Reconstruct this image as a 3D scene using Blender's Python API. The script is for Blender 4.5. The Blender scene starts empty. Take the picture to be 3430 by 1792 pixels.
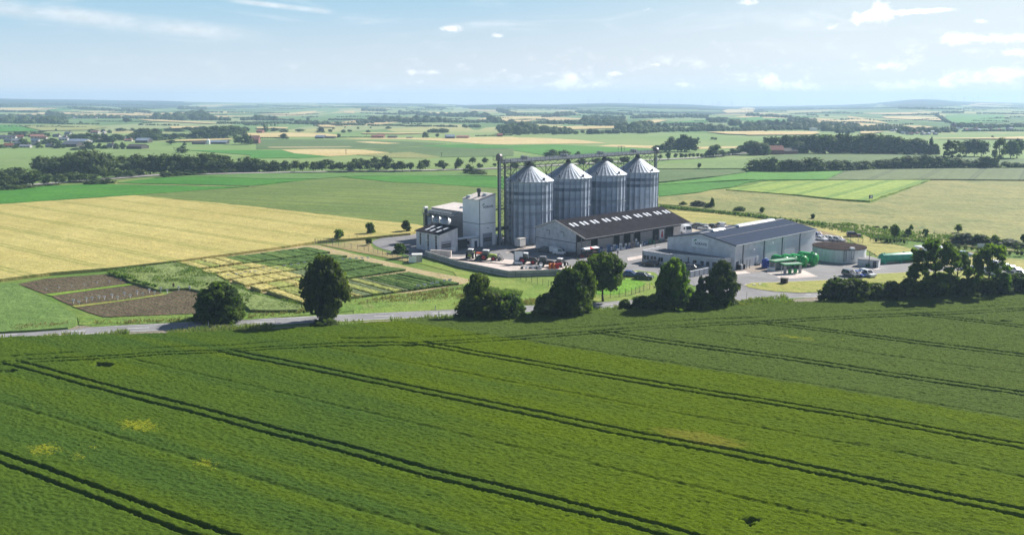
import bpy, bmesh, math, random
import numpy as np
from mathutils import Vector, Matrix, noise as mnoise
random.seed(7)
S = bpy.context.scene
COL = S.collection

# ------------------------------------------------------------------ camera, world, sun, exposure
FPX, CAMH, YHOR, PCX, PCY = 2900.0, 44.0, 338.0, 1715.0, 896.0      # photograph 3430 x 1792
PITCH = math.atan((PCY - YHOR) / FPX)
cd = bpy.data.cameras.new('camera'); cam = bpy.data.objects.new('camera', cd); COL.objects.link(cam)
cam.location = (0, 0, CAMH); cam.rotation_euler = (math.pi / 2 - PITCH, 0, 0)
cd.sensor_width = 36; cd.lens = 36 * FPX / 3430; cd.clip_start = 0.5; cd.clip_end = 90000
S.camera = cam
SUN_AZ, SUN_EL = math.radians(51), math.radians(35)
sd = bpy.data.lights.new('sun', 'SUN'); sun = bpy.data.objects.new('sun', sd); COL.objects.link(sun)
sd.energy = 5.0; sd.angle = math.radians(0.53); sd.color = (1.0, 0.945, 0.86)
sun.rotation_euler = Vector((-math.sin(SUN_AZ) * math.cos(SUN_EL), -math.cos(SUN_AZ) * math.cos(SUN_EL), -math.sin(SUN_EL))).to_track_quat('-Z', 'Y').to_euler()
sun.location = (300, 300, 300)
S.view_settings.view_transform = 'Standard'; S.view_settings.look = 'None'
S.view_settings.exposure = 0.95; S.view_settings.gamma = 1.0
S.render.engine = 'CYCLES'
cy = S.cycles
cy.max_bounces = 6; cy.diffuse_bounces = 2; cy.glossy_bounces = 2; cy.transmission_bounces = 2
cy.volume_bounces = 1; cy.transparent_max_bounces = 6; cy.use_denoising = True
cy.sample_clamp_indirect = 4.0

W = bpy.data.worlds.new('World'); S.world = W; W.use_nodes = True
def build_world():
    nt = W.node_tree; N = nt.nodes; Lk = nt.links; N.clear()
    def n(t, **k):
        x = N.new(t)
        for a, b in k.items(): setattr(x, a, b)
        return x
    def M(op, a, b=None, c=None, clamp=False):
        x = n('ShaderNodeMath', operation=op, use_clamp=clamp)
        for i, q in enumerate((a, b, c)):
            if q is None: continue
            if isinstance(q, (int, float)): x.inputs[i].default_value = q
            else: Lk.new(q, x.inputs[i])
        return x.outputs[0]
    def MR(v, a, b, c=0.0, d=1.0):
        x = n('ShaderNodeMapRange', interpolation_type='SMOOTHSTEP'); Lk.new(v, x.inputs[0])
        for i, q in zip((1, 2, 3, 4), (a, b, c, d)): x.inputs[i].default_value = q
        return x.outputs[0]
    out = n('ShaderNodeOutputWorld'); bg = n('ShaderNodeBackground')
    sky = n('ShaderNodeTexSky', sky_type='NISHITA')
    sky.sun_disc = False; sky.sun_elevation = SUN_EL; sky.sun_rotation = SUN_AZ
    sky.altitude = 150; sky.air_density = .75; sky.dust_density = .3; sky.ozone_density = 1.4
    tc = n('ShaderNodeTexCoord'); sep = n('ShaderNodeSeparateXYZ'); Lk.new(tc.outputs['Generated'], sep.inputs[0])
    X, Y, Z = sep.outputs
    r = M('SQRT', M('ADD', M('MULTIPLY', X, X), M('MULTIPLY', Y, Y)))
    az = M('ARCTAN2', X, Y); el = M('ARCTAN2', Z, r)                  # azimuth from +Y, elevation
    def noise(sx, sy, scale, detail, rough, seed, dist=0.0):
        cb = n('ShaderNodeCombineXYZ'); Lk.new(M('MULTIPLY', az, sx), cb.inputs[0]); Lk.new(M('MULTIPLY', el, sy), cb.inputs[1]); cb.inputs[2].default_value = seed
        t = n('ShaderNodeTexNoise'); t.inputs['Scale'].default_value = scale; t.inputs['Detail'].default_value = detail
        t.inputs['Roughness'].default_value = rough; t.inputs['Distortion'].default_value = dist
        Lk.new(cb.outputs[0], t.inputs['Vector']); return t.outputs['Fac']
    # a bright thin veil of high cloud low in the sky, whiter towards the horizon and towards the sun
    veil = n('ShaderNodeMix', data_type='RGBA'); wv = n('ShaderNodeMix', data_type='RGBA')
    Lk.new(MR(M('ADD', el, M('MULTIPLY', M('ADD', az, .2), -.05)), .135, .01), wv.inputs[0]); wv.inputs[6].default_value = VEIL_TOP; wv.inputs[7].default_value = VEIL_LOW
    wsun = n('ShaderNodeMix', data_type='RGBA'); Lk.new(MR(az, -.1, .62, 0, .75), wsun.inputs[0]); Lk.new(wv.outputs[2], wsun.inputs[6]); wsun.inputs[7].default_value = VEIL_SUN
    Lk.new(MR(el, .32, .125, 0, .94), veil.inputs[0]); Lk.new(sky.outputs[0], veil.inputs[6]); Lk.new(wsun.outputs[2], veil.inputs[7])
    # cumulus: soft ellipses (azimuth, elevation, half widths, strength) broken up by noise
    blobs = []
    for px, py, wx, wy, s in CLOUDS:
        blobs.append(((px - 1715) / FPX * 1.0, (YHOR - py) / FPX, wx / FPX, wy / FPX, s))
    tot = None
    for a0, e0, wa, we, s in blobs:
        d = M('ADD', M('POWER', M('MULTIPLY', M('ABSOLUTE', M('SUBTRACT', az, math.atan(a0))), 1 / wa), 2.0),
              M('POWER', M('MULTIPLY', M('ABSOLUTE', M('SUBTRACT', el, e0)), 1 / we), 2.0))
        g = M('MULTIPLY', M('EXPONENT', M('MULTIPLY', d, -1.0)), s)
        tot = g if tot is None else M('ADD', tot, g)
    nz = noise(1, 1.5, 80, 8, 0.66, 3.1, 0.5)
    cum = MR(M('ADD', tot, M('MULTIPLY', M('SUBTRACT', nz, 0.5), 2.1)), 0.28, 1.05)
    # a bank of small cumulus along the horizon
    bank = M('MULTIPLY', MR(el, 0.0, 0.02), MR(el, 0.075, 0.03))
    bk = M('MULTIPLY', M('MULTIPLY', MR(noise(1, 2.0, 30, 6, 0.62, 8.0, 0.3), 0.52, 0.74), bank), MR(az, -0.5, 0.25, 0.15, 0.6))
    # thin streaked cirrus
    ci = MR(noise(1, 6.0, 7, 6, 0.55, 21.0, 0.6), 0.50, 0.78)
    ci = M('MULTIPLY', ci, MR(el, 0.03, 0.09, 0.05, 0.32))
    tilt = M('ADD', el, M('MULTIPLY', M('ADD', az, 0.58), 0.085))
    st = M('MULTIPLY', MR(M('ABSOLUTE', M('SUBTRACT', tilt, 0.094)), 0.012, 0.001), MR(az, -0.24, -0.36))
    st2 = M('MULTIPLY', MR(M('ABSOLUTE', M('SUBTRACT', M('ADD', el, M('MULTIPLY', az, 0.095)), 0.0755)), 0.0042, 0.0005), M('MULTIPLY', MR(az, -0.32, -0.28), MR(az, -0.19, -0.215)))
    stn = noise(1, 5, 12, 4, 0.6, 5.0)
    st = M('MULTIPLY', M('ADD', M('MULTIPLY', st, 0.55), M('MULTIPLY', st2, 0.55)), MR(stn, 0.25, 0.6, 0.4, 1.0))
    a = M('MINIMUM', M('ADD', M('ADD', M('MULTIPLY', cum, 0.95), bk), M('ADD', ci, st)), 0.95)
    mix = n('ShaderNodeMix', data_type='RGBA'); Lk.new(a, mix.inputs[0])
    # clouds shine with the sky's own brightness behind them, greyer underneath
    Lk.new(veil.outputs[2], mix.inputs[6])
    sh = MR(noise(1, 1.5, 60, 4, 0.6, 14.0), 0.3, 0.7, 0.86, 1.06)
    cc = n('ShaderNodeVectorMath', operation='SCALE'); cc.inputs[0].default_value = CLOUD_RGB
    Lk.new(M('MULTIPLY', sh, MR(az, -0.6, 0.6, 0.82, 1.16)), cc.inputs['Scale'])
    Lk.new(cc.outputs[0], mix.inputs[7])
    Lk.new(mix.outputs[2], bg.inputs['Color']); bg.inputs['Strength'].default_value = SKY_STRENGTH
    Lk.new(bg.outputs[0], out.inputs['Surface'])
SKY_STRENGTH = 0.05
VEIL_TOP = (3.9, 6.7, 8.6, 1); VEIL_LOW = (7.9, 8.4, 8.9, 1); VEIL_SUN = (9.2, 10.1, 10.3, 1)
CLOUD_RGB = (12.8, 12.9, 13.0)
CLOUDS = [(1508, 110, 40, 12, .9), (1530, 108, 20, 16, .4), (1665, 131, 32, 10, .8), (1390, 248, 26, 14, .8), (1455, 248, 40, 9, .75), (1395, 278, 70, 9, .5),
          (1690, 240, 16, 8, .7), (1905, 262, 34, 24, .95), (1880, 290, 80, 16, .7), (2000, 285, 50, 14, .6), (2050, 252, 34, 9, .8), (2185, 224, 22, 6, .8), (2290, 286, 60, 14, .6),
          (2300, 8, 70, 12, .85), (2160, 55, 18, 12, .6), (2480, 38, 45, 12, .7), (2760, 14, 120, 14, .9), (2740, 118, 40, 12, .5), (2900, 62, 26, 18, .8), (2870, 95, 70, 22, .95), (3000, 82, 110, 9, .9), (3080, 78, 60, 6, .6),
          (2560, 272, 24, 26, .9), (2640, 288, 110, 20, .7), (3150, 160, 40, 20, .9), (3320, 163, 130, 13, 1.0), (3400, 205, 110, 12, .9), (3230, 115, 24, 8, .7),
          (2955, 235, 50, 16, .8), (3290, 262, 60, 22, .75), (3150, 285, 110, 24, .7), (2960, 295, 80, 18, .6), (3400, 262, 50, 16, .7), (20, 295, 40, 8, .6), (1180, 315, 60, 10, .5), (1000, 183, 26, 6, .5), (660, 215, 34, 7, .35)]
build_world()

# ------------------------------------------------------------------ where things stand
cp, sp = math.cos(PITCH), math.sin(PITCH)
def ray(x, y):
    a, c = x - PCX, PCY - y
    return Vector((a, FPX * cp + c * sp, -FPX * sp + c * cp))
SKYLINE = [(-900, 332), (0, 330), (150, 333), (290, 334), (430, 337), (560, 338), (700, 343), (860, 345), (1000, 345), (1300, 346), (1450, 347), (1560, 352), (1700, 349), (1850, 350), (1960, 347), (2040, 345),
           (2150, 348), (2300, 350), (2420, 357), (2600, 357), (2800, 352), (2900, 347), (2970, 340), (3020, 335), (3070, 333), (3130, 335), (3200, 341), (3300, 343), (3430, 346), (4400, 346)]
_sx = np.array([s[0] for s in SKYLINE], float); _sy = np.array([s[1] for s in SKYLINE], float)
DR = 7800.0
def hgt(x, y):
    """height of the land: flat near the camera, rising to a ring of hills, a pale ridge farther off"""
    x = np.asarray(x, float); y = np.asarray(y, float)
    d = np.maximum(y, 1.0)
    u = np.clip(x / d, -1.5, 1.5) * FPX + PCX
    top = CAMH + (YHOR - np.interp(u, _sx, _sy)) * DR / FPX
    t = np.clip((d - 2300) / (DR - 2300), 0, 1); t = t * t * (3 - 2 * t) * .55 + t * .45
    roll = (np.sin(x / 610 + 1.3) * np.cos(y / 830) + .6 * np.sin(x / 270 + y / 410)) * 7 * np.clip((d - 2300) / 2500, 0, 1) * np.clip((DR - d) / 1200, 0, 1)
    h = top * t + roll
    f = np.clip((d - DR) / 1500, 0, 1)
    far = 6 + 9 * np.sin(u / 160) + 8 * np.sin(u / 67 + 2)
    f2 = np.clip((d - 11000) / 2500, 0, 1)
    h = h * (1 - f) + (-30) * f
    h = h * (1 - f2) + far * f2
    return h
def at(x, y, z=0.0):
    """point of the land (plus z) that pixel (x, y) of the photograph shows"""
    d = ray(x, y)
    if d.z < 0:
        t = (z - CAMH) / d.z
        if t * d.y < 2300:
            return Vector((d.x * t, d.y * t, z))
    dn = d / d.y
    s0 = 2000.0
    prev = None
    for s in np.arange(2000, 13900, 25.0):
        zz = CAMH + dn.z * s; hh = float(hgt(dn.x * s, s)) + z
        if zz <= hh:
            return Vector((dn.x * s, s, hh))
    s = DR
    return Vector((dn.x * s, s, float(hgt(dn.x * s, s)) + z))
def pxm(p):
    """photograph pixels per metre at a point"""
    return FPX / (p[1] * cp + (CAMH - p[2]) * sp)
AL = math.radians(47)
LV = Vector((math.sin(AL), math.cos(AL), 0)); GV = Vector((math.cos(AL), -math.sin(AL), 0))   # along and across the yard's buildings
def lg(l, g, z=0.0): return LV * l + GV * g + Vector((0, 0, z))
ROT = -AL
K = 3430 / 2576
# ------------------------------------------------------------------ meshes
class MB:
    def __init__(s): s.v = []; s.f = []; s.m = []
    def add(s, vs, fs, mi=0):
        o = len(s.v); s.v.extend([tuple(v) for v in vs]); s.f.extend([tuple(i + o for i in f) for f in fs]); s.m.extend([mi] * len(fs)); return s
    def box(s, c, d, rz=0.0, mi=0, taper=1.0):
        hx, hy, hz = d[0] / 2, d[1] / 2, d[2] / 2; cr, sr = math.cos(rz), math.sin(rz); vs = []
        for z, k in ((-hz, 1.0), (hz, taper)):
            for x, y in ((-hx, -hy), (hx, -hy), (hx, hy), (-hx, hy)):
                x *= k; y *= k
                vs.append((c[0] + x * cr - y * sr, c[1] + x * sr + y * cr, c[2] + z))
        return s.add(vs, [(0, 3, 2, 1), (4, 5, 6, 7), (0, 1, 5, 4), (1, 2, 6, 5), (2, 3, 7, 6), (3, 0, 4, 7)], mi)
    def span(s, a, b, mi=0):
        """box between two opposite corners"""
        return s.box([(a[i] + b[i]) / 2 for i in range(3)], [abs(b[i] - a[i]) for i in range(3)], 0, mi)
    def tube(s, a, b, r, n=8, r2=None, mi=0, caps=True):
        a, b = Vector(a), Vector(b); d = (b - a).normalized(); r2 = r if r2 is None else r2
        u = d.orthogonal().normalized(); w = d.cross(u); vs = []
        for p, q in ((a, r), (b, r2)):
            for i in range(n):
                t = 2 * math.pi * i / n; vs.append(p + (u * math.cos(t) + w * math.sin(t)) * q)
        fs = [(i, (i + 1) % n, n + (i + 1) % n, n + i) for i in range(n)]
        if caps: fs += [tuple(range(n - 1, -1, -1)), tuple(range(n, 2 * n))]
        return s.add(vs, fs, mi)
    def beam(s, a, b, w, h=None, mi=0):
        """square bar"""
        h = w if h is None else h
        a, b = Vector(a), Vector(b); d = (b - a).normalized()
        u = d.cross(Vector((0, 0, 1)));  u = Vector((1, 0, 0)) if u.length < 1e-3 else u.normalized()
        q = u.cross(d); vs = [p + u * i * w / 2 + q * j * h / 2 for p in (a, b) for i, j in ((-1, -1), (1, -1), (1, 1), (-1, 1))]
        return s.add(vs, [(0, 3, 2, 1), (4, 5, 6, 7), (0, 1, 5, 4), (1, 2, 6, 5), (2, 3, 7, 6), (3, 0, 4, 7)], mi)
    def prism(s, poly, z0, z1, mi=0, bottom=True):
        n = len(poly); vs = [(p[0], p[1], z0) for p in poly] + [(p[0], p[1], z1) for p in poly]
        fs = [(i, (i + 1) % n, n + (i + 1) % n, n + i) for i in range(n)] + [tuple(range(n, 2 * n))]
        if bottom: fs.append(tuple(range(n - 1, -1, -1)))
        return s.add(vs, fs, mi)
    def extr(s, prof, x0, x1, mi=0):
        """profile in (y, z) pushed along x"""
        n = len(prof); vs = [(x0, p[0], p[1]) for p in prof] + [(x1, p[0], p[1]) for p in prof]
        return s.add(vs, [(i, (i + 1) % n, n + (i + 1) % n, n + i) for i in range(n)] + [tuple(range(n - 1, -1, -1)), tuple(range(n, 2 * n))], mi)
    def lathe(s, prof, n=24, c=(0, 0, 0), mi=0, closed=False):
        vs = []; 
        for r, z in prof:
            for i in range(n):
                t = 2 * math.pi * i / n; vs.append((c[0] + r * math.cos(t), c[1] + r * math.sin(t), c[2] + z))
        fs = [(j * n + i, j * n + (i + 1) % n, (j + 1) * n + (i + 1) % n, (j + 1) * n + i) for j in range(len(prof) - 1) for i in range(n)]
        return s.add(vs, fs, mi)
    def xform(s, M):
        s.v = [tuple(M @ Vector(v)) for v in s.v]; return s
    def build(s, name, mats, parent=None, smooth=False, bevel=0.0):
        me = bpy.data.meshes.new(name); me.from_pydata(s.v, [], s.f)
        for m in (mats if isinstance(mats, (list, tuple)) else [mats]): me.materials.append(m)
        if len(me.materials) > 1: me.polygons.foreach_set('material_index', s.m)
        bm = bmesh.new(); bm.from_mesh(me); bmesh.ops.recalc_face_normals(bm, faces=bm.faces); bm.to_mesh(me); bm.free()
        if smooth: me.polygons.foreach_set('use_smooth', [True] * len(me.polygons))
        o = bpy.data.objects.new(name, me); COL.objects.link(o); o.parent = parent
        return o
def np_mesh(name, V, F, mat, parent=None, smooth=False, attrs=None):
    """mesh from numpy arrays; F is (n, 3) or (n, 4)"""
    me = bpy.data.meshes.new(name); V = np.ascontiguousarray(V, np.float32); F = np.ascontiguousarray(F, np.int32); k = F.shape[1]
    me.vertices.add(len(V)); me.vertices.foreach_set('co', V.ravel())
    me.loops.add(F.size); me.loops.foreach_set('vertex_index', F.ravel())
    me.polygons.add(len(F)); me.polygons.foreach_set('loop_start', np.arange(0, F.size, k, dtype=np.int32))
    me.update(calc_edges=True)
    if smooth: me.polygons.foreach_set('use_smooth', np.ones(len(F), bool))
    for nm, (dom, arr) in (attrs or {}).items():
        a = me.attributes.new(nm, 'FLOAT', dom); a.data.foreach_set('value', np.ascontiguousarray(arr, np.float32))
    me.materials.append(mat)
    if name is None: return me
    o = bpy.data.objects.new(name, me); COL.objects.link(o); o.parent = parent
    return o
def tag(o, label, cat, group=None, kind=None):
    if label: o['label'] = label
    if cat: o['category'] = cat
    if group: o['group'] = group
    if kind: o['kind'] = kind
    return o
def thing(name, label, cat, loc=(0, 0, 0), rz=0.0, group=None):
    o = bpy.data.objects.new(name, None); o.empty_display_size = .3; COL.objects.link(o)
    o.location = loc; o.rotation_euler = (0, 0, rz); return tag(o, label, cat, group)
def dup(root, loc, rz=0.0, label=None, scale=None):
    r = root.copy(); COL.objects.link(r); r.location = loc; r.rotation_euler = (0, 0, rz)
    if label: r['label'] = label
    if scale: r.scale = scale
    for ch in root.children:
        c = ch.copy(); COL.objects.link(c); c.parent = r
        for g in ch.children:
            d = g.copy(); COL.objects.link(d); d.parent = c
    return r
ORD = 'first second third fourth fifth sixth seventh eighth ninth tenth eleventh twelfth thirteenth fourteenth fifteenth sixteenth seventeenth eighteenth nineteenth twentieth'.split()
TENS = {20: 'twenty', 30: 'thirty', 40: 'forty', 50: 'fifty', 60: 'sixty', 70: 'seventy'}
def nth(i):
    i += 1
    if i <= 20: return ORD[i - 1]
    t, u = i // 10 * 10, i % 10
    return TENS[t][:-1] + 'ieth' if u == 0 else TENS[t] + '-' + ORD[u - 1]

# ------------------------------------------------------------------ materials
def lin(c):
    c = c / 255.0
    return c / 12.92 if c <= .04045 else ((c + .055) / 1.055) ** 2.4
def rgb(r, g, b): return (lin(r), lin(g), lin(b), 1)
class Mat:
    def __init__(s, name, rough=.8, metal=0.0, spec=.3):
        s.m = bpy.data.materials.new(name); s.m.use_nodes = True; s.t = s.m.node_tree; s.N = s.t.nodes; s.N.clear()
        s.out = s.N.new('ShaderNodeOutputMaterial'); s.b = s.N.new('ShaderNodeBsdfPrincipled'); s.link(s.b.outputs[0], s.out.inputs[0])
        s.b.inputs['Roughness'].default_value = rough; s.b.inputs['Metallic'].default_value = metal; s.b.inputs['Specular IOR Level'].default_value = spec
        s._pos = None
    def link(s, a, b): s.t.links.new(a, b)
    def pos(s, obj=False):
        if obj:
            return s.N.new('ShaderNodeTexCoord').outputs['Object']
        if s._pos is None: s._pos = s.N.new('ShaderNodeNewGeometry').outputs['Position']
        return s._pos
    def val(s, q, sock):
        if q is None: return
        if isinstance(q, (int, float)): sock.default_value = q
        elif isinstance(q, (tuple, list)): sock.default_value = q
        else: s.link(q, sock)
    def math(s, op, a, b=None, c=None, clamp=False):
        n = s.N.new('ShaderNodeMath'); n.operation = op; n.use_clamp = clamp
        for i, q in enumerate((a, b, c)): s.val(q, n.inputs[i])
        return n.outputs[0]
    def mr(s, v, a, b, c=0.0, d=1.0, smooth=True):
        n = s.N.new('ShaderNodeMapRange'); n.interpolation_type = 'SMOOTHSTEP' if smooth else 'LINEAR'; s.val(v, n.inputs[0])
        for i, q in zip((1, 2, 3, 4), (a, b, c, d)): n.inputs[i].default_value = q
        return n.outputs[0]
    def noise(s, vec, scale, detail=3, rough=.55, dist=0.0):
        n = s.N.new('ShaderNodeTexNoise'); s.val(vec, n.inputs['Vector']); n.inputs['Scale'].default_value = scale
        n.inputs['Detail'].default_value = detail; n.inputs['Roughness'].default_value = rough; n.inputs['Distortion'].default_value = dist
        return n.outputs['Fac']
    def mapv(s, vec, scale=(1, 1, 1), rz=0.0, loc=(0, 0, 0)):
        n = s.N.new('ShaderNodeMapping'); s.val(vec, n.inputs[0]); n.inputs['Scale'].default_value = scale; n.inputs['Rotation'].default_value = (0, 0, rz); n.inputs['Location'].default_value = loc
        return n.outputs[0]
    def mix(s, f, a, b, mode='MIX'):
        n = s.N.new('ShaderNodeMix'); n.data_type = 'RGBA'; n.blend_type = mode; s.val(f, n.inputs[0]); s.val(a, n.inputs[6]); s.val(b, n.inputs[7]); return n.outputs[2]
    def attr(s, name):
        n = s.N.new('ShaderNodeAttribute'); n.attribute_name = name; return n.outputs['Fac']
    def rnd(s): return s.N.new('ShaderNodeObjectInfo').outputs['Random']
    def xyz(s, vec):
        n = s.N.new('ShaderNodeSeparateXYZ'); s.link(vec, n.inputs[0]); return n.outputs
    def color(s, c): s.val(c, s.b.inputs['Base Color']); return s
    def bump(s, h, strength=.5, dist=.1):
        n = s.N.new('ShaderNodeBump'); n.inputs['Strength'].default_value = strength; n.inputs['Distance'].default_value = dist; s.link(h, n.inputs['Height'])
        s.link(n.outputs[0], s.b.inputs['Normal']); return s
MC = {}
def plain(name, col, rough=.6, metal=0.0, var=.12, scale=2.0, spec=.4):
    """painted or raw surface with slight uneven wear"""
    if name in MC: return MC[name]
    m = Mat(name, rough, metal, spec); p = m.pos(True)
    f = m.noise(p, scale, 5, .65)
    c2 = tuple(x * (1 - 2.2 * var) for x in col[:3]) + (1,); c1 = tuple(min(1, x * (1 + var)) for x in col[:3]) + (1,)
    m.color(m.mix(m.mr(f, .3, .7), c2, c1)); m.link(m.mr(f, .2, .8, max(.05, rough - .1), min(1, rough + .12)), m.b.inputs['Roughness'])
    MC[name] = m.m; return m.m
def field(name, ca, cb, fine=1.2, big=.02, az=None, streak=.0, sp=None, trackcol=None, tw=.35, gauge=.9, bump=.35, off=0.0, cc=None, patch=.0, trackmix=.8):
    """crop or meadow seen from above: colour drift, drilling streaks along az, paired wheel tracks every sp metres"""
    m = Mat(name, .9, 0, .15); p = m.pos()
    f = m.noise(p, big, 4, .6, .3); g = m.noise(p, fine, 3, .7); h = m.noise(p, fine * .22, 4, .6)
    c = m.mix(m.mr(f, .3, .7), ca, cb)
    if cc: c = m.mix(m.mr(m.noise(p, big * 2.3, 5, .65, .5), .52, .72, 0, patch or .7), c, cc)
    c = m.mix(m.mr(m.noise(p, big * 6, 4, .65, .6), .35, .7, .28, 0), c, m.mix(1.0, c, (.62, .72, .52, 1), 'MULTIPLY'))
    c = m.mix(m.mr(g, .25, .75, .62, 0), c, m.mix(1.0, c, (.42, .46, .40, 1), 'MULTIPLY'))
    c = m.mix(m.mr(h, .3, .75, 0, .35), c, m.mix(1.0, c, (1.35, 1.32, 1.2, 1), 'MULTIPLY'))
    if az is not None:
        n2 = m.N.new('ShaderNodeVectorMath'); n2.operation = 'DOT_PRODUCT'; m.link(p, n2.inputs[0]); n2.inputs[1].default_value = (math.cos(az), -math.sin(az), 0)
        q = n2.outputs['Value']
        if streak:
            cb3 = m.N.new('ShaderNodeCombineXYZ'); m.link(q, cb3.inputs[0])
            n3 = m.N.new('ShaderNodeVectorMath'); n3.operation = 'DOT_PRODUCT'; m.link(p, n3.inputs[0]); n3.inputs[1].default_value = (math.sin(az), math.cos(az), 0)
            m.link(m.math('MULTIPLY', n3.outputs['Value'], .02), cb3.inputs[1])
            sn = m.noise(cb3.outputs[0], .35, 4, .75)
            c = m.mix(m.mr(sn, .35, .65, streak, 0), c, m.mix(1.0, c, (.60, .68, .55, 1), 'MULTIPLY'))
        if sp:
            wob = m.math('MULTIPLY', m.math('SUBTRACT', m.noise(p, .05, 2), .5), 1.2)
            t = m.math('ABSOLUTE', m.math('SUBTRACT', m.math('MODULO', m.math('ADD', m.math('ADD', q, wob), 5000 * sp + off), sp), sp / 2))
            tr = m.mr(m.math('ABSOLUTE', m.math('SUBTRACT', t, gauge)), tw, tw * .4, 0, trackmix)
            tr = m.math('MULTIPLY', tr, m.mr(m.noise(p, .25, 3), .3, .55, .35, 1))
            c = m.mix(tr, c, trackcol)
    m.color(c); m.bump(m.math('ADD', g, m.math('MULTIPLY', h, 2.0)), bump, .6)
    return m.m
def foliage(name, ca, cb, trans=.25, sc=.9):
    m = Mat(name, .75, 0, .2); p = m.pos(True)
    f = m.noise(p, sc, 2, .7); g = m.noise(p, sc * 4, 3, .7); c = m.mix(m.mr(f, .35, .65), ca, cb); c = m.mix(m.mr(g, .3, .6, .55, 0), c, m.mix(1.0, c, (.45, .5, .45, 1), 'MULTIPLY'))
    hs = m.N.new('ShaderNodeHueSaturation'); m.link(c, hs.inputs['Color'])
    m.link(m.mr(m.rnd(), 0, 1, .485, .515, False), hs.inputs['Hue']); m.link(m.mr(m.math('FRACT', m.math('MULTIPLY', m.rnd(), 7.3)), 0, 1, .72, 1.28, False), hs.inputs['Value'])
    m.color(hs.outputs[0])
    if trans:
        tr = m.N.new('ShaderNodeBsdfTranslucent'); ms = m.N.new('ShaderNodeMixShader'); ms.inputs[0].default_value = trans
        m.link(m.mix(1.0, hs.outputs[0], (1.5, 1.7, .8, 1), 'MULTIPLY'), tr.inputs[0])
        m.link(m.b.outputs[0], ms.inputs[1]); m.link(tr.outputs[0], ms.inputs[2]); m.link(ms.outputs[0], m.out.inputs[0])
    return m.m
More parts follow.
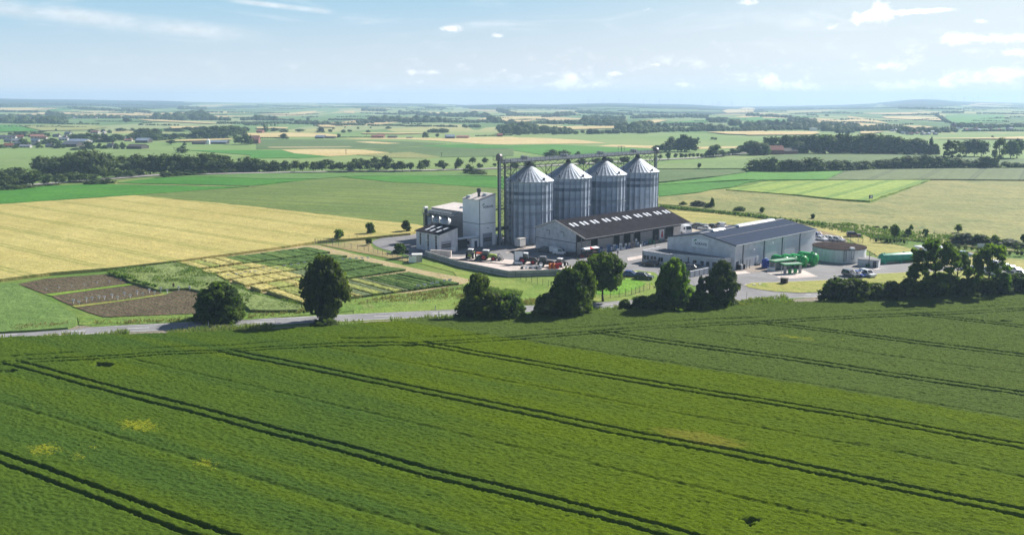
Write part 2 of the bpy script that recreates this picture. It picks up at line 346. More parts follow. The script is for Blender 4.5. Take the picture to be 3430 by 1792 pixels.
# ------------------------------------------------------------------ land
def build_ground():
    m = Mat('land', .95, 0, .1); p = m.pos(); xyz = m.xyz(p)
    def cells(sx, sy, rz, seed):
        v = m.N.new('ShaderNodeTexVoronoi'); v.distance = 'CHEBYCHEV'; v.inputs['Scale'].default_value = 1.0; v.inputs['Randomness'].default_value = .85
        m.link(m.mapv(p, (sx, sy, 0.0), rz, (seed, seed * 1.7, 0)), v.inputs['Vector']); return v
    v1 = cells(1 / 300, 1 / 520, .35, 3.0); v2 = cells(1 / 150, 1 / 700, -.5, 9.0)
    def ramp(fac, stops):
        r = m.N.new('ShaderNodeValToRGB'); r.color_ramp.interpolation = 'CONSTANT'; e = r.color_ramp.elements
        while len(e) < len(stops): e.new(.5)
        for q, (ps, c) in zip(e, stops): q.position = ps; q.color = c
        m.link(fac, r.inputs[0]); return r.outputs[0]
    s1 = m.N.new('ShaderNodeSeparateColor'); m.link(v1.outputs['Color'], s1.inputs[0]); s2 = m.N.new('ShaderNodeSeparateColor'); m.link(v2.outputs['Color'], s2.inputs[0])
    st = [(0, (.11, .18, .065, 1)), (.2, (.18, .24, .10, 1)), (.36, (.075, .14, .045, 1)), (.5, (.23, .27, .13, 1)), (.63, (.13, .21, .075, 1)), (.74, (.42, .33, .17, 1)), (.83, (.16, .22, .09, 1)), (.92, (.30, .30, .13, 1))]
    far = m.mix(m.math('GREATER_THAN', s2.outputs[1], .55), ramp(s1.outputs[0], st), ramp(s2.outputs[0], st))
    wood = m.mr(m.noise(m.mapv(p, (1 / 900, 1 / 1500, 0)), 1.0, 6, .62, .4), .54, .57)
    wood = m.math('MULTIPLY', wood, m.mr(xyz[1], 3600, 4600))
    wf = m.mr(m.math('ADD', m.attr('forest'), m.math('MULTIPLY', m.math('SUBTRACT', m.noise(m.mapv(p, (1 / 350, 1 / 900, 0)), 1.0, 6, .65), .5), 1.5)), .42, .5)
    wood = m.math('MAXIMUM', m.math('MULTIPLY', wood, m.mr(m.attr('forest'), 0, .1, 1, 0)), wf)
    far = m.mix(wood, far, (.014, .032, .014, 1))
    g = m.noise(p, .9, 4, .7); f = m.noise(p, .03, 4, .6, .4)
    near = m.mix(m.mr(f, .35, .7), (.10, .19, .035, 1), (.19, .24, .06, 1))
    near = m.mix(m.mr(g, .3, .7, .5, 0), near, (.05, .09, .02, 1))
    base = m.mix(m.mr(m.noise(p, .006, 3, .6), .35, .65), (.15, .235, .075, 1), (.20, .26, .10, 1))
    c = m.mix(m.mr(xyz[1], 420, 700), near, m.mix(m.mr(xyz[1], 1150, 1350), base, far))
    m.color(c); m.bump(g, .4, .5)
    d = np.concatenate([np.geomspace(26, 600, 40), np.geomspace(640, 4000, 60), np.linspace(4070, 9400, 100)])
    u = np.linspace(-1.05, 1.05, 260)
    D, Uu = np.meshgrid(d, u, indexing='ij'); X = D * Uu; Y = D
    Z = hgt(X, Y); V = np.stack([X, Y, Z], -1).reshape(-1, 3)
    nr, nc = D.shape; i = np.arange(nr - 1)[:, None] * nc + np.arange(nc - 1)[None]
    Fq = np.stack([i, i + 1, i + nc + 1, i + nc], -1).reshape(-1, 4)
    # the part under and behind the drone
    b = len(V); V = np.vstack([V, [[-400, -300, 0], [400, -300, 0], [400, 26, 0], [-400, 26, 0]]])
    V[b + 2] = (27.3, 26, 0); V[b + 3] = (-27.3, 26, 0)
    Fq = np.vstack([Fq, [[b, b + 1, b + 2, b + 3]]])
    crp = lambda x0, y0, q: lambda L: [(x0 + a / q, y0 + b / q) for a, b in L]
    g1, g2, g3, g4 = crp(0, 300, 2.991), crp(860, 300, 2.991), crp(1700, 300, 2.991), crp(2500, 300, 2.747)
    WOODS = [(g1([(-900, 60), (0, 80), (600, 90), (900, 100), (1330, 112), (1600, 108), (1850, 120), (1900, 150), (1800, 185), (1500, 200), (1250, 190), (1100, 175), (900, 170), (650, 168), (400, 175), (0, 180), (-900, 180)]), 1.0), (g1([(1900, 118), (2576, 125), (2576, 150), (1950, 150)]), .35), (g2([(0, 128), (900, 130), (900, 165), (0, 165)]), .35), (g2([(900, 130), (1700, 138), (1900, 140), (1900, 200), (1500, 170), (900, 160)]), .5), (g2([(1880, 140), (2300, 135), (2576, 145), (2576, 200), (2200, 205), (2050, 185)]), .8),
             (g3([(0, 130), (400, 130), (950, 130), (1300, 142), (1800, 142), (2000, 160), (2300, 170), (2576, 172), (2576, 235), (2200, 215), (1900, 205), (1500, 195), (1200, 185), (900, 178), (600, 190), (300, 185), (0, 180)]), .75), (g3([(1200, 230), (2000, 220), (2576, 240), (2576, 270), (1900, 275), (1300, 270)]), .7), (g4([(0, 150), (700, 140), (1200, 135), (1200, 175), (600, 190), (0, 200)]), .6), (g4([(1200, 125), (1440, 88), (1560, 85), (1750, 92), (1900, 112), (2150, 122), (2000, 150), (1700, 170), (1400, 165), (1250, 152)]), .72), (g4([(2100, 120), (2700, 118), (2700, 175), (2000, 170)]), .5)]
    dep = V[:, 1] * cp + (CAMH - V[:, 2]) * sp; PX = PCX + FPX * V[:, 0] / np.maximum(dep, 1); PY = PCY - FPX * (V[:, 1] * sp + (V[:, 2] - CAMH) * cp) / np.maximum(dep, 1)
    fo = np.zeros(len(V))
    for poly, wgt in WOODS:
        r = np.zeros(len(V), bool); n = len(poly)
        for i in range(n):
            x1, y1 = poly[i]; x2, y2_ = poly[(i + 1) % n]; r ^= ((y1 > PY) != (y2_ > PY)) & (PX < (x2 - x1) * (PY - y1) / (y2_ - y1 + 1e-9) + x1)
        fo = np.maximum(fo, r * wgt * (V[:, 1] > 3000))
    o = np_mesh('ground', V, Fq, m.m, smooth=True, attrs={'forest': ('POINT', fo)}); tag(o, None, None, kind='structure')
build_ground()

SHEETN = [0]
def sheet(name, pts, z, mat, kind='structure', skirt=True, label=None, cat=None, group=None, z0=-.05, parent=None, far=False):
    SHEETN[0] += 1; P = []; z += .0021 * (SHEETN[0] % 60) * (1 if pts[0][1] > 620 else 4)
    for i, q in enumerate(pts):
        a = at(q[0], q[1], z); P.append(a)
    if far or max(p.y for p in P) > 1500:
        # follow the land: dense outline, each point set on the surface
        Q = []
        for i in range(len(P)):
            a, b = P[i], P[(i + 1) % len(P)]
            k = max(1, int((b - a).length / 60))
            for j in range(k):
                w = a.lerp(b, j / k); Q.append(Vector((w.x, w.y, float(hgt(w.x, w.y)) + z)))
        P = Q; skirt = False
    elif z > .2:
        # sown by machine but never with a ruler: the edge wanders a little
        Q = []
        for i in range(len(P)):
            a, b = P[i], P[(i + 1) % len(P)]; k = max(1, min(60, int((b - a).length / 7))); dv = (b - a).normalized()
            for j in range(k):
                w = a.lerp(b, j / k); e = (mnoise.noise(Vector((w.x / 11, w.y / 11, z))) * .9 + mnoise.noise(Vector((w.x / 3, w.y / 3, z))) * .5) * (1 if j else 0)
                Q.append(Vector((w.x - dv.y * e, w.y + dv.x * e, z)))
        P = Q
    mb = MB(); n = len(P); vs = [tuple(p) for p in P]; fs = [tuple(range(n))]
    if skirt:
        vs += [(p.x, p.y, z0) for p in P]; fs += [(i, (i + 1) % n, n + (i + 1) % n, n + i) for i in range(n)]
    mb.add(vs, fs); o = mb.build(name, mat, parent)
    bm = bmesh.new(); bm.from_mesh(o.data); bmesh.ops.triangulate(bm, faces=[f for f in bm.faces if len(f.verts) > 4]); bm.to_mesh(o.data); bm.free()
    return tag(o, label, cat, group, kind)
def crop(x0, y0, s):
    return lambda L: [(x0 + x / s, y0 + y / s) for x, y in L]
k4 = crop(0, 780, 2.862); k5 = crop(560, 780, 2.576); k2 = crop(2100, 640, 2.862); k1 = crop(1350, 480, 2.862); k3 = crop(2600, 700, 3.104)
f1 = crop(0, 300, 2.991); f2 = crop(860, 300, 2.991); f3 = crop(1700, 300, 2.991); f4 = crop(2500, 300, 2.747)
k7 = crop(0, 1090, 1.502); k8 = crop(1715, 900, 1.502)
y2 = crop(1540, 800, 6.779); w2 = crop(1780, 760, 5.6); p2 = crop(2440, 800, 7.156); m4 = crop(1520, 850, 5.367); m5 = crop(1950, 840, 4.684)

TRK = math.radians(120.2)
def fields():
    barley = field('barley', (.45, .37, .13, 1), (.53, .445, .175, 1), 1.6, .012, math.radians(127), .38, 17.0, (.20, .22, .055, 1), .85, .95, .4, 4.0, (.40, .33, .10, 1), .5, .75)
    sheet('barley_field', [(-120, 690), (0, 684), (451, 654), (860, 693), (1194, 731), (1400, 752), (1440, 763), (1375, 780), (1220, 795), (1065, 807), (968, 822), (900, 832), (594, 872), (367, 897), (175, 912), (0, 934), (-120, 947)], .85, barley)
    olive = field('olive_wheat', (.145, .205, .052, 1), (.195, .25, .068, 1), .8, .01, math.radians(109.5), .75, 24, (.085, .12, .04, 1), .9, .95, .4)
    sheet('wheat_field', [(451, 654), (669, 638), (860, 625), (1027, 603), (1148, 594), (1328, 612), (1412, 614), (1662, 631), (1760, 642), (1900, 660), (1900, 775), (1650, 790), (1440, 763), (1400, 752), (1194, 731), (860, 693)], .75, olive)
    beet = field('beet_leaves', (.050, .19, .018, 1), (.075, .235, .026, 1), .5, .02, math.radians(100), .4, None, None, bump=.5)
    sheet('beet_field', [(-120, 646), (0, 637), (150, 624), (277, 618), (420, 618), (700, 624), (833, 625), (669, 637), (451, 653), (0, 683), (-120, 690)], .4, beet)
    sheet('beet_field', [(393, 613), (460, 604), (545, 595), (700, 592), (860, 599), (1061, 600), (1027, 602), (860, 620), (836, 622), (640, 618)], .4, beet)
    sheet('beet_field', [(1148, 593), (1211, 590), (1400, 588), (1663, 591), (1720, 593), (1760, 641), (1662, 630), (1412, 613), (1328, 611)], .4, beet)
    light = field('pale_beet', (.11, .225, .055, 1), (.145, .26, .075, 1), .5, .02, math.radians(95), .5)
    sheet('light_green_field', [(545, 594), (640, 588), (860, 581), (1160, 579), (1546, 580), (1600, 585), (1662, 589), (1211, 589), (1148, 592), (1061, 599), (860, 598), (700, 591)], .35, light)
    dry = field('dry_verge', (.30, .26, .12, 1), (.18, .20, .08, 1), .8, .05)
    sheet('field_margin', [(385, 613), (640, 619), (836, 623), (860, 621), (1000, 606), (1000, 604), (836, 626), (640, 623), (385, 618)], .1, dry, skirt=False)
    # beyond the avenue
    pale = field('pale_meadow', (.17, .255, .085, 1), (.215, .285, .11, 1), .3, .01, .4, .3)
    dgr = field('dull_green', (.105, .165, .060, 1), (.13, .19, .075, 1), .4, .01, math.radians(55), .4)
    strong = field('strong_green', (.060, .205, .028, 1), (.085, .24, .04, 1), .4, .01)
    tan = field('ripe_grain', (.56, .42, .21, 1), (.62, .49, .27, 1), .3, .01, math.radians(110), .3)
    yg = field('yellow_green', (.25, .34, .060, 1), (.29, .38, .080, 1), .5, .01, math.radians(37.4), .4, 15.4, (.06, .16, .025, 1), 1.0, 1.0, .4, 9.6)
    sheet('grain_field', f2([(250, 605), (420, 600), (590, 597), (900, 598), (1100, 608), (1330, 632), (1150, 645), (900, 660), (560, 677), (400, 645)]), .12, tan)
    sheet('grain_field', f2([(830, 489), (1500, 485), (2000, 487), (2130, 480), (2572, 475), (2572, 552), (2300, 549), (2000, 528), (1800, 513), (1500, 499), (1000, 497)]), .12, tan)
    sheet('grain_field', f3([(0, 478), (420, 490), (700, 505), (990, 537), (800, 543), (400, 546), (-10, 552)]), .12, tan)
    sheet('grain_field', f2([(-150, 440), (300, 432), (700, 440), (850, 462), (800, 475), (0, 478), (-150, 470)]), .12, tan)
    sheet('grain_field', f3([(900, 569), (1050, 553), (1450, 563), (1900, 576), (2310, 570), (2400, 584), (1900, 598), (1450, 590)]), .12, tan)
    sheet('pale_stubble', f2([(100, 575), (920, 570), (960, 578), (500, 585), (140, 585)]), .2, field('stubble', (.40, .34, .20, 1), (.34, .32, .18, 1), .4, .01))
    sheet('pale_stubble', f2([(980, 525), (1150, 522), (1450, 540), (1300, 546), (1150, 540)]), .2, tan)
    sheet('strong_green_field', f2([(1330, 632), (1700, 560), (2100, 550), (2572, 560), (2572, 590), (2200, 590)]), .12, strong)
    sheet('strong_green_field', f3([(0, 560), (500, 553), (900, 575), (1450, 597), (1450, 640), (900, 668), (400, 665), (0, 600)]), .12, strong)
    sheet('dull_green_field', f2([(1100, 605), (1700, 570), (2200, 592), (2572, 592), (2572, 665), (1850, 678), (1330, 632)]), .12, dgr)
    sheet('dull_green_field', f2([(0, 500), (860, 505), (1500, 520), (1900, 545), (1300, 590), (900, 592), (300, 592), (0, 600)]), .12, dgr)
    sheet('pale_field', f2([(1000, 655), (1530, 627), (1850, 675), (1700, 690), (1400, 685)]), .12, field('pale_wheat', (.30, .29, .12, 1), (.26, .28, .11, 1), .4, .01, .9, .4))
    sheet('strong_green_field', f2([(-60, 615), (250, 608), (480, 668), (300, 685), (-60, 690)]) , .12, strong)
    sheet('bright_green_field', f1([(1900, 610), (2600, 608), (3300, 670), (3000, 690), (2350, 645)]), .12, strong)
    sheet('pale_green_field', f1([(-200, 700), (1500, 600), (1900, 640), (2350, 690), (2600, 720), (1300, 800), (300, 800), (-200, 860)]), .12, pale)
    # east of the silos
    sheet('dull_green_field', f3([(1400, 800), (1900, 800), (2405, 806), (2370, 825), (2100, 868), (1850, 890), (1500, 927), (1400, 930)]), .6, dgr)
    sheet('strong_green_field', f3([(1400, 745), (1800, 735), (2572, 690), (2480, 790), (1900, 792), (1400, 792)]), .4, pale)
    sheet('beet_field', f3([(1450, 950), (2050, 882), (2420, 828), (2440, 826)]) + f4([(0, 757), (300, 765), (890, 750), (740, 826), (200, 832), (0, 828)]) + f3([(2300, 905), (1900, 930), (1530, 952)]), .4, field('light_beet', (.075, .23, .025, 1), (.105, .27, .04, 1), .5, .02))
    sheet('beet_field', f3([(1480, 960), (1900, 936), (2572, 905), (2420, 925), (2230, 978), (2050, 998), (1920, 1028), (1520, 1070), (1450, 1075)]), .4, beet)
    sheet('barley_strip_field', f4([(-190, 920), (0, 890), (200, 842), (700, 835), (1690, 832), (1140, 1022), (820, 1005), (500, 970), (160, 945)]), .7, yg)
    sheet('grey_green_wheat_field', f4([(745, 828), (900, 752), (1200, 735), (1800, 727), (2600, 722), (2600, 832), (1750, 825), (1200, 829)]), .7, field('grey_wheat', (.125, .165, .072, 1), (.155, .195, .088, 1), .5, .01, math.radians(32), .3, 24, (.06, .085, .04, 1), 1.0, 1.1, .3, 3.0))
    sheet('dull_green_field', f4([(0, 640), (300, 600), (900, 585), (1700, 605), (2600, 640), (2600, 700), (1200, 690), (700, 680)]), .12, dgr)
    meadow = field('tan_meadow', (.30, .28, .105, 1), (.21, .225, .080, 1), .6, .035, None, 0, None, None, bump=.8, cc=(.13, .17, .055, 1), patch=.95)
    sheet('hay_meadow', f3([(1400, 1085), (1520, 1076), (1920, 1036), (2060, 1004), (2230, 1000)]) + f4([(200, 955), (500, 985), (820, 1020), (1140, 1045), (1200, 1025), (1450, 930), (1700, 835), (1790, 835), (2600, 838), (2600, 1500), (2100, 1450), (1500, 1380), (1000, 1300), (500, 1235), (0, 1160)]) + f3([(2000, 1200), (1700, 1160), (1400, 1140)]), .25, meadow)
    mown = field('mown_grass', (.44, .37, .13, 1), (.36, .34, .11, 1), .8, .04, math.radians(118), .7)
    sheet('mown_meadow', [(2190, 693), (2260, 700), (2400, 712), (2560, 735), (2700, 752), (2800, 762), (2870, 780), (2925, 800), (3040, 830), (3160, 848), (3440, 870), (3440, 905), (3330, 905), (3240, 896), (3050, 880), (2960, 870), (2840, 800), (2745, 780), (2600, 765), (2440, 752), (2330, 748), (2240, 735), (2190, 735)], .06, mown, skirt=False)
    track = field('farm_track', (.30, .22, .13, 1), (.24, .20, .11, 1), .8, .1)
    sheet('dirt_track', k2([(1690, 390), (1740, 360), (1850, 375), (1960, 405), (2080, 445), (2120, 480), (2060, 500), (1900, 440)]), .08, track, skirt=False)
    sheet('dirt_track', k3([(1890, 440), (2100, 450), (2080, 480), (1950, 495), (1880, 470)]), .08, track, skirt=False)
    # yard surroundings
    gr = field('mown_lawn', (.16, .26, .045, 1), (.22, .28, .06, 1), 1.6, .06, None, 0, None, None, cc=(.34, .30, .11, 1), patch=.5, bump=.4)
    sheet('grass_bank', m4([(-700, 150), (-300, 160), (0, 260), (500, 400), (1000, 440), (1700, 430), (2700, 330), (3300, 300), (3600, 330), (3900, 560), (3500, 800), (2500, 880), (1300, 930), (0, 1000), (-1800, 1080), (-1800, 900), (-300, 700), (200, 620), (0, 330)]), .03, gr, skirt=False)
    lush = field('lush_grass', (.13, .30, .02, 1), (.17, .34, .03, 1), 1.6, .08, bump=.6)
    sheet('lush_lawn', m5([(330, 560), (700, 430), (900, 470), (1010, 520), (860, 600), (560, 680), (250, 690), (200, 620)]), .06, lush, skirt=False)
    island = field('dry_lawn', (.34, .32, .09, 1), (.28, .30, .07, 1), 1.4, .08, cc=(.15, .23, .03, 1), patch=.8)
    sheet('traffic_island', [(2495, 955), (2520, 947), (2614, 945), (2764, 938), (2916, 930), (2940, 917), (3051, 911), (3244, 906), (3330, 915), (3440, 930), (3440, 968), (3200, 978), (2940, 978), (2764, 978), (2680, 980), (2600, 976), (2540, 968), (2508, 962)], .10, island)
    kb = MB()
    kp = [at(x, y, .1) for x, y in [(2764, 938), (2614, 945), (2520, 947), (2500, 951), (2494, 956), (2508, 963), (2540, 969), (2600, 977), (2680, 981), (2764, 979)]]
    for a, b in zip(kp, kp[1:]): kb.beam(a - Vector((0, 0, .07)), b - Vector((0, 0, .07)), .28, .2)
    kp = [at(x, y, .1) for x, y in [(2764, 938), (2916, 930), (2940, 917), (3051, 911), (3244, 906)]]
    for a, b in zip(kp, kp[1:]): kb.beam(a - Vector((0, 0, .07)), b - Vector((0, 0, .07)), .22, .2)
    tag(kb.build('kerb', plain('kerb_stone', (.42, .38, .35, 1), .9)), None, None, kind='structure')
    # left of the yard: trial plots' sand, beds of bare soil, weeds
    sand = field('sand_path', (.46, .36, .22, 1), (.38, .31, .17, 1), 1.5, .1, cc=(.24, .26, .10, 1), patch=.5)
    sheet('sand_path', k5([(20, 275), (180, 215), (480, 180), (880, 140), (1240, 105), (1300, 105), (1500, 155), (1760, 215), (2200, 320), (2576, 395), (2700, 425), (2560, 440), (2100, 520), (1560, 620), (1180, 640), (1000, 560), (700, 490), (460, 400), (250, 340)]), .01, sand, skirt=False)
    sheet('sand_path', m4([(-300, 340), (60, 410), (330, 470), (200, 540), (-120, 560)]), .045, sand, skirt=False)
    soil = field('bare_soil', (.125, .084, .058, 1), (.165, .117, .083, 1), 1.8, .1, math.radians(133.6), .3, 1.5, (.075, .085, .035, 1), .42, .0, .8, 0, None, 0, .75)
    for poly in ([(170, 490), (420, 440), (720, 415), (1020, 395), (1130, 430), (1265, 480), (850, 535), (430, 585), (300, 535)],
                 [(490, 602), (850, 548), (1330, 498), (1480, 545), (1560, 582), (1100, 650), (690, 695), (580, 650)],
                 [(720, 712), (1120, 655), (1590, 590), (1700, 545), (1810, 530), (1935, 590), (1960, 650), (1930, 770), (1400, 790), (1000, 805), (850, 760)]):
        sheet('soil_bed', k4(poly), .05, soil, skirt=False)
    lsh = field('strip_grass', (.16, .28, .03, 1), (.22, .33, .05, 1), 1.6, .1)
    sheet('grass_strip', k4([(430, 587), (850, 537), (1265, 482), (1335, 490), (900, 545), (490, 603)]), .10, lsh, skirt=False)
    sheet('grass_strip', k4([(690, 697), (1100, 652), (1560, 583), (1590, 592), (1120, 660), (725, 712)]), .10, field('dry_strip', (.30, .30, .08, 1), (.22, .29, .05, 1), 1.6, .1), skirt=False)
    mead = field('blue_green_grass', (.12, .205, .050, 1), (.16, .245, .070, 1), 1.1, .05, math.radians(135), .3, bump=.6)
    sheet('clover_field', k4([(-300, 490), (0, 478), (150, 482), (330, 570), (560, 680), (735, 790), (725, 880), (650, 905), (300, 930), (-300, 960)]), .35, mead)
    ver = field('road_verge', (.15, .25, .045, 1), (.21, .28, .065, 1), 1.4, .08, math.radians(80), .5, cc=(.32, .29, .12, 1), patch=.6, bump=.6)
    sheet('grass_strip', k4([(740, 800), (860, 790), (1000, 812), (1400, 795), (1930, 775), (2380, 720), (2700, 700), (3300, 620), (3700, 585), (4300, 560), (4300, 640), (3200, 765), (2400, 830), (1400, 870), (900, 900), (760, 880)]), .02, ver, skirt=False)
    sheet('weed_patch', k4([(1040, 385), (1180, 350), (1690, 285), (1850, 330), (2050, 400), (2230, 500), (2420, 580), (2650, 640), (2900, 690), (2850, 735), (2600, 740), (2400, 735), (2300, 640), (1950, 560), (1800, 525), (1510, 540), (1350, 490), (1250, 465)]), .55, field('weeds', (.17, .23, .075, 1), (.22, .27, .095, 1), 1.0, .06, None, 0, None, None, bump=.9, cc=(.25, .27, .12, 1), patch=.5))
    # far tan fields and green ones on the slopes
    for q in (f1([(0, 184), (300, 184), (600, 190), (480, 206), (200, 212), (0, 210)]), f1([(370, 235), (500, 233), (490, 250), (400, 252)]), f1([(1370, 298), (1600, 303), (2200, 335), (2100, 340), (1500, 315)]), f1([(1160, 246), (1600, 252), (1590, 264), (1300, 262)]),
              f1([(1700, 368), (2100, 372), (1950, 392), (1720, 388)]), f1([(1600, 515), (1900, 500), (2330, 490), (2330, 500), (1900, 515)]), f1([(2480, 440), (2572, 435), (2572, 470), (2500, 472)]),
              f2([(0, 245), (350, 243), (450, 225), (610, 214), (540, 245), (350, 258)]), f2([(870, 220), (980, 216), (975, 240), (880, 236)]), f2([(600, 355), (760, 360), (785, 377), (640, 374)]), f2([(0, 375), (320, 378), (300, 392), (0, 390)]), f2([(1580, 225), (1900, 230), (2090, 240), (1950, 250), (1700, 238)]),
              f2([(2120, 205), (2420, 208), (2420, 220), (2150, 216)]), f2([(2190, 300), (2350, 280), (2572, 272), (2572, 318), (2400, 316)]), f2([(1050, 433), (1650, 434), (1700, 440), (1400, 445), (1060, 440)]), f3([(0, 272), (330, 273), (350, 296), (0, 300)]), f3([(0, 302), (250, 310), (200, 322), (0, 325)]),
              f3([(510, 212), (720, 224), (700, 240), (560, 232)]), f3([(1280, 320), (1500, 302), (1610, 308), (1450, 340), (1380, 328)]), f3([(2150, 215), (2400, 182), (2480, 195), (2460, 232), (2200, 236)]), f3([(430, 370), (1130, 366), (1140, 385), (640, 400)]), f3([(1010, 282), (1200, 284), (1190, 300), (1030, 296)]), f3([(2000, 425), (2572, 415), (2572, 455), (2200, 445)]),
              f4([(655, 275), (900, 285), (1050, 262), (1180, 280), (1310, 312), (1000, 296), (760, 302)]), f4([(920, 244), (1080, 262), (950, 264)]), f4([(1240, 250), (1500, 248), (1800, 258), (1800, 285), (1500, 275), (1290, 266)]), f4([(0, 385), (640, 385), (680, 400), (600, 415), (0, 418)]), f4([(1050, 385), (1280, 384), (1150, 404), (1050, 404)]), f4([(1620, 450), (2300, 440), (2555, 432), (2555, 455), (2000, 452)])):
        sheet('grain_field', q, 1.2, tan, skirt=False, far=True)
    for q in (f4([(1830, 235), (2380, 235), (2370, 300), (2000, 312), (1860, 300)]), f4([(400, 250), (640, 250), (560, 268)]), f4([(0, 262), (390, 268), (380, 300), (0, 306)]), f3([(1450, 340), (1900, 310), (2550, 275), (2572, 300), (1900, 330)]), f1([(430, 196), (760, 190), (700, 206), (500, 216)])):
        sheet('green_slope', q, 1.0, strong, skirt=False, far=True)
    for q in (f1([(0, 355), (150, 358), (300, 390), (400, 415), (200, 420), (0, 425)]),):
        sheet('dark_green_slope', q, 1.0, strong, skirt=False, far=True)
    sheet('pale_slope', f1([(200, 355), (900, 355), (1090, 375), (900, 405), (420, 412), (300, 385)]), 1.0, field('pale_rye', (.32, .32, .13, 1), (.26, .29, .11, 1), .3, .01), skirt=False, far=True)
fields()

# ------------------------------------------------------------------ roads and hard standing
def smooth_line(P, k=10):
    Q = []
    for i in range(len(P) - 1):
        p0, p1, p2_, p3 = P[max(0, i - 1)], P[i], P[i + 1], P[min(len(P) - 1, i + 2)]
        for j in range(k):
            t = j / k; Q.append(.5 * ((2 * p1) + (p2_ - p0) * t + (2 * p0 - 5 * p1 + 4 * p2_ - p3) * t * t + (3 * p1 - p0 - 3 * p2_ + p3) * t ** 3))
    return Q + [P[-1]]
def ribbon(name, P, off, w, z, mat, dash=None, start=0.0, parent=None):
    mb = MB(); cum = 0.0; segs = []
    L_, R_ = [], []
    pts = []
    step = .5 if dash else None
    Q = P
    if dash:
        Q = []; 
        for a, b in zip(P, P[1:]):
            k = max(1, int((b - a).length / step))
            Q += [a.lerp(b, i / k) for i in range(k)]
        Q.append(P[-1])
    s = [0.0]
    for a, b in zip(Q, Q[1:]): s.append(s[-1] + (b - a).length)
    for i, p in enumerate(Q):
        t = (Q[min(i + 1, len(Q) - 1)] - Q[max(i - 1, 0)]); t.z = 0; t.normalize(); nn = Vector((-t.y, t.x, 0))
        L_.append(p + nn * (off + w / 2)); R_.append(p + nn * (off - w / 2))
    def on(i): return True if not dash else ((s[i] + start) % (dash[0] + dash[1])) < dash[0]
    for i in range(len(Q) - 1):
        if on(i):
            vs = [(q.x, q.y, q.z + z) for q in (L_[i], R_[i], R_[i + 1], L_[i + 1])]; mb.add(vs, [(0, 1, 2, 3)])
    o = mb.build(name, mat, parent); return tag(o, None, None, kind='structure')
def asphalt(name, col, sc=.35):
    m = Mat(name, .85, 0, .25); p = m.pos(); f = m.noise(p, .12, 5, .65, .5); g = m.noise(p, 4.0, 3, .7)
    c = m.mix(m.mr(f, .3, .7), tuple(x * .84 for x in col[:3]) + (1,), tuple(min(1, x * 1.14) for x in col[:3]) + (1,))
    c = m.mix(m.mr(g, .3, .7, .35, 0), c, m.mix(1.0, c, (.7, .7, .7, 1), 'MULTIPLY'))
    cr = m.noise(p, .35, 6, .75, 1.5); c = m.mix(m.mr(m.math('ABSOLUTE', m.math('SUBTRACT', cr, .5)), .0, .02, .35, 0), c, (.07, .07, .07, 1))
    m.color(c); m.bump(g, .2, .05); return m.m
ASPH = asphalt('yard_asphalt', (.215, .212, .22, 1)); ROADM = asphalt('road_asphalt', (.235, .235, .245, 1)); CONC = asphalt('concrete_slab', (.56, .49, .45, 1))
WHITE = plain('road_paint', (.72, .72, .70, 1), .7)
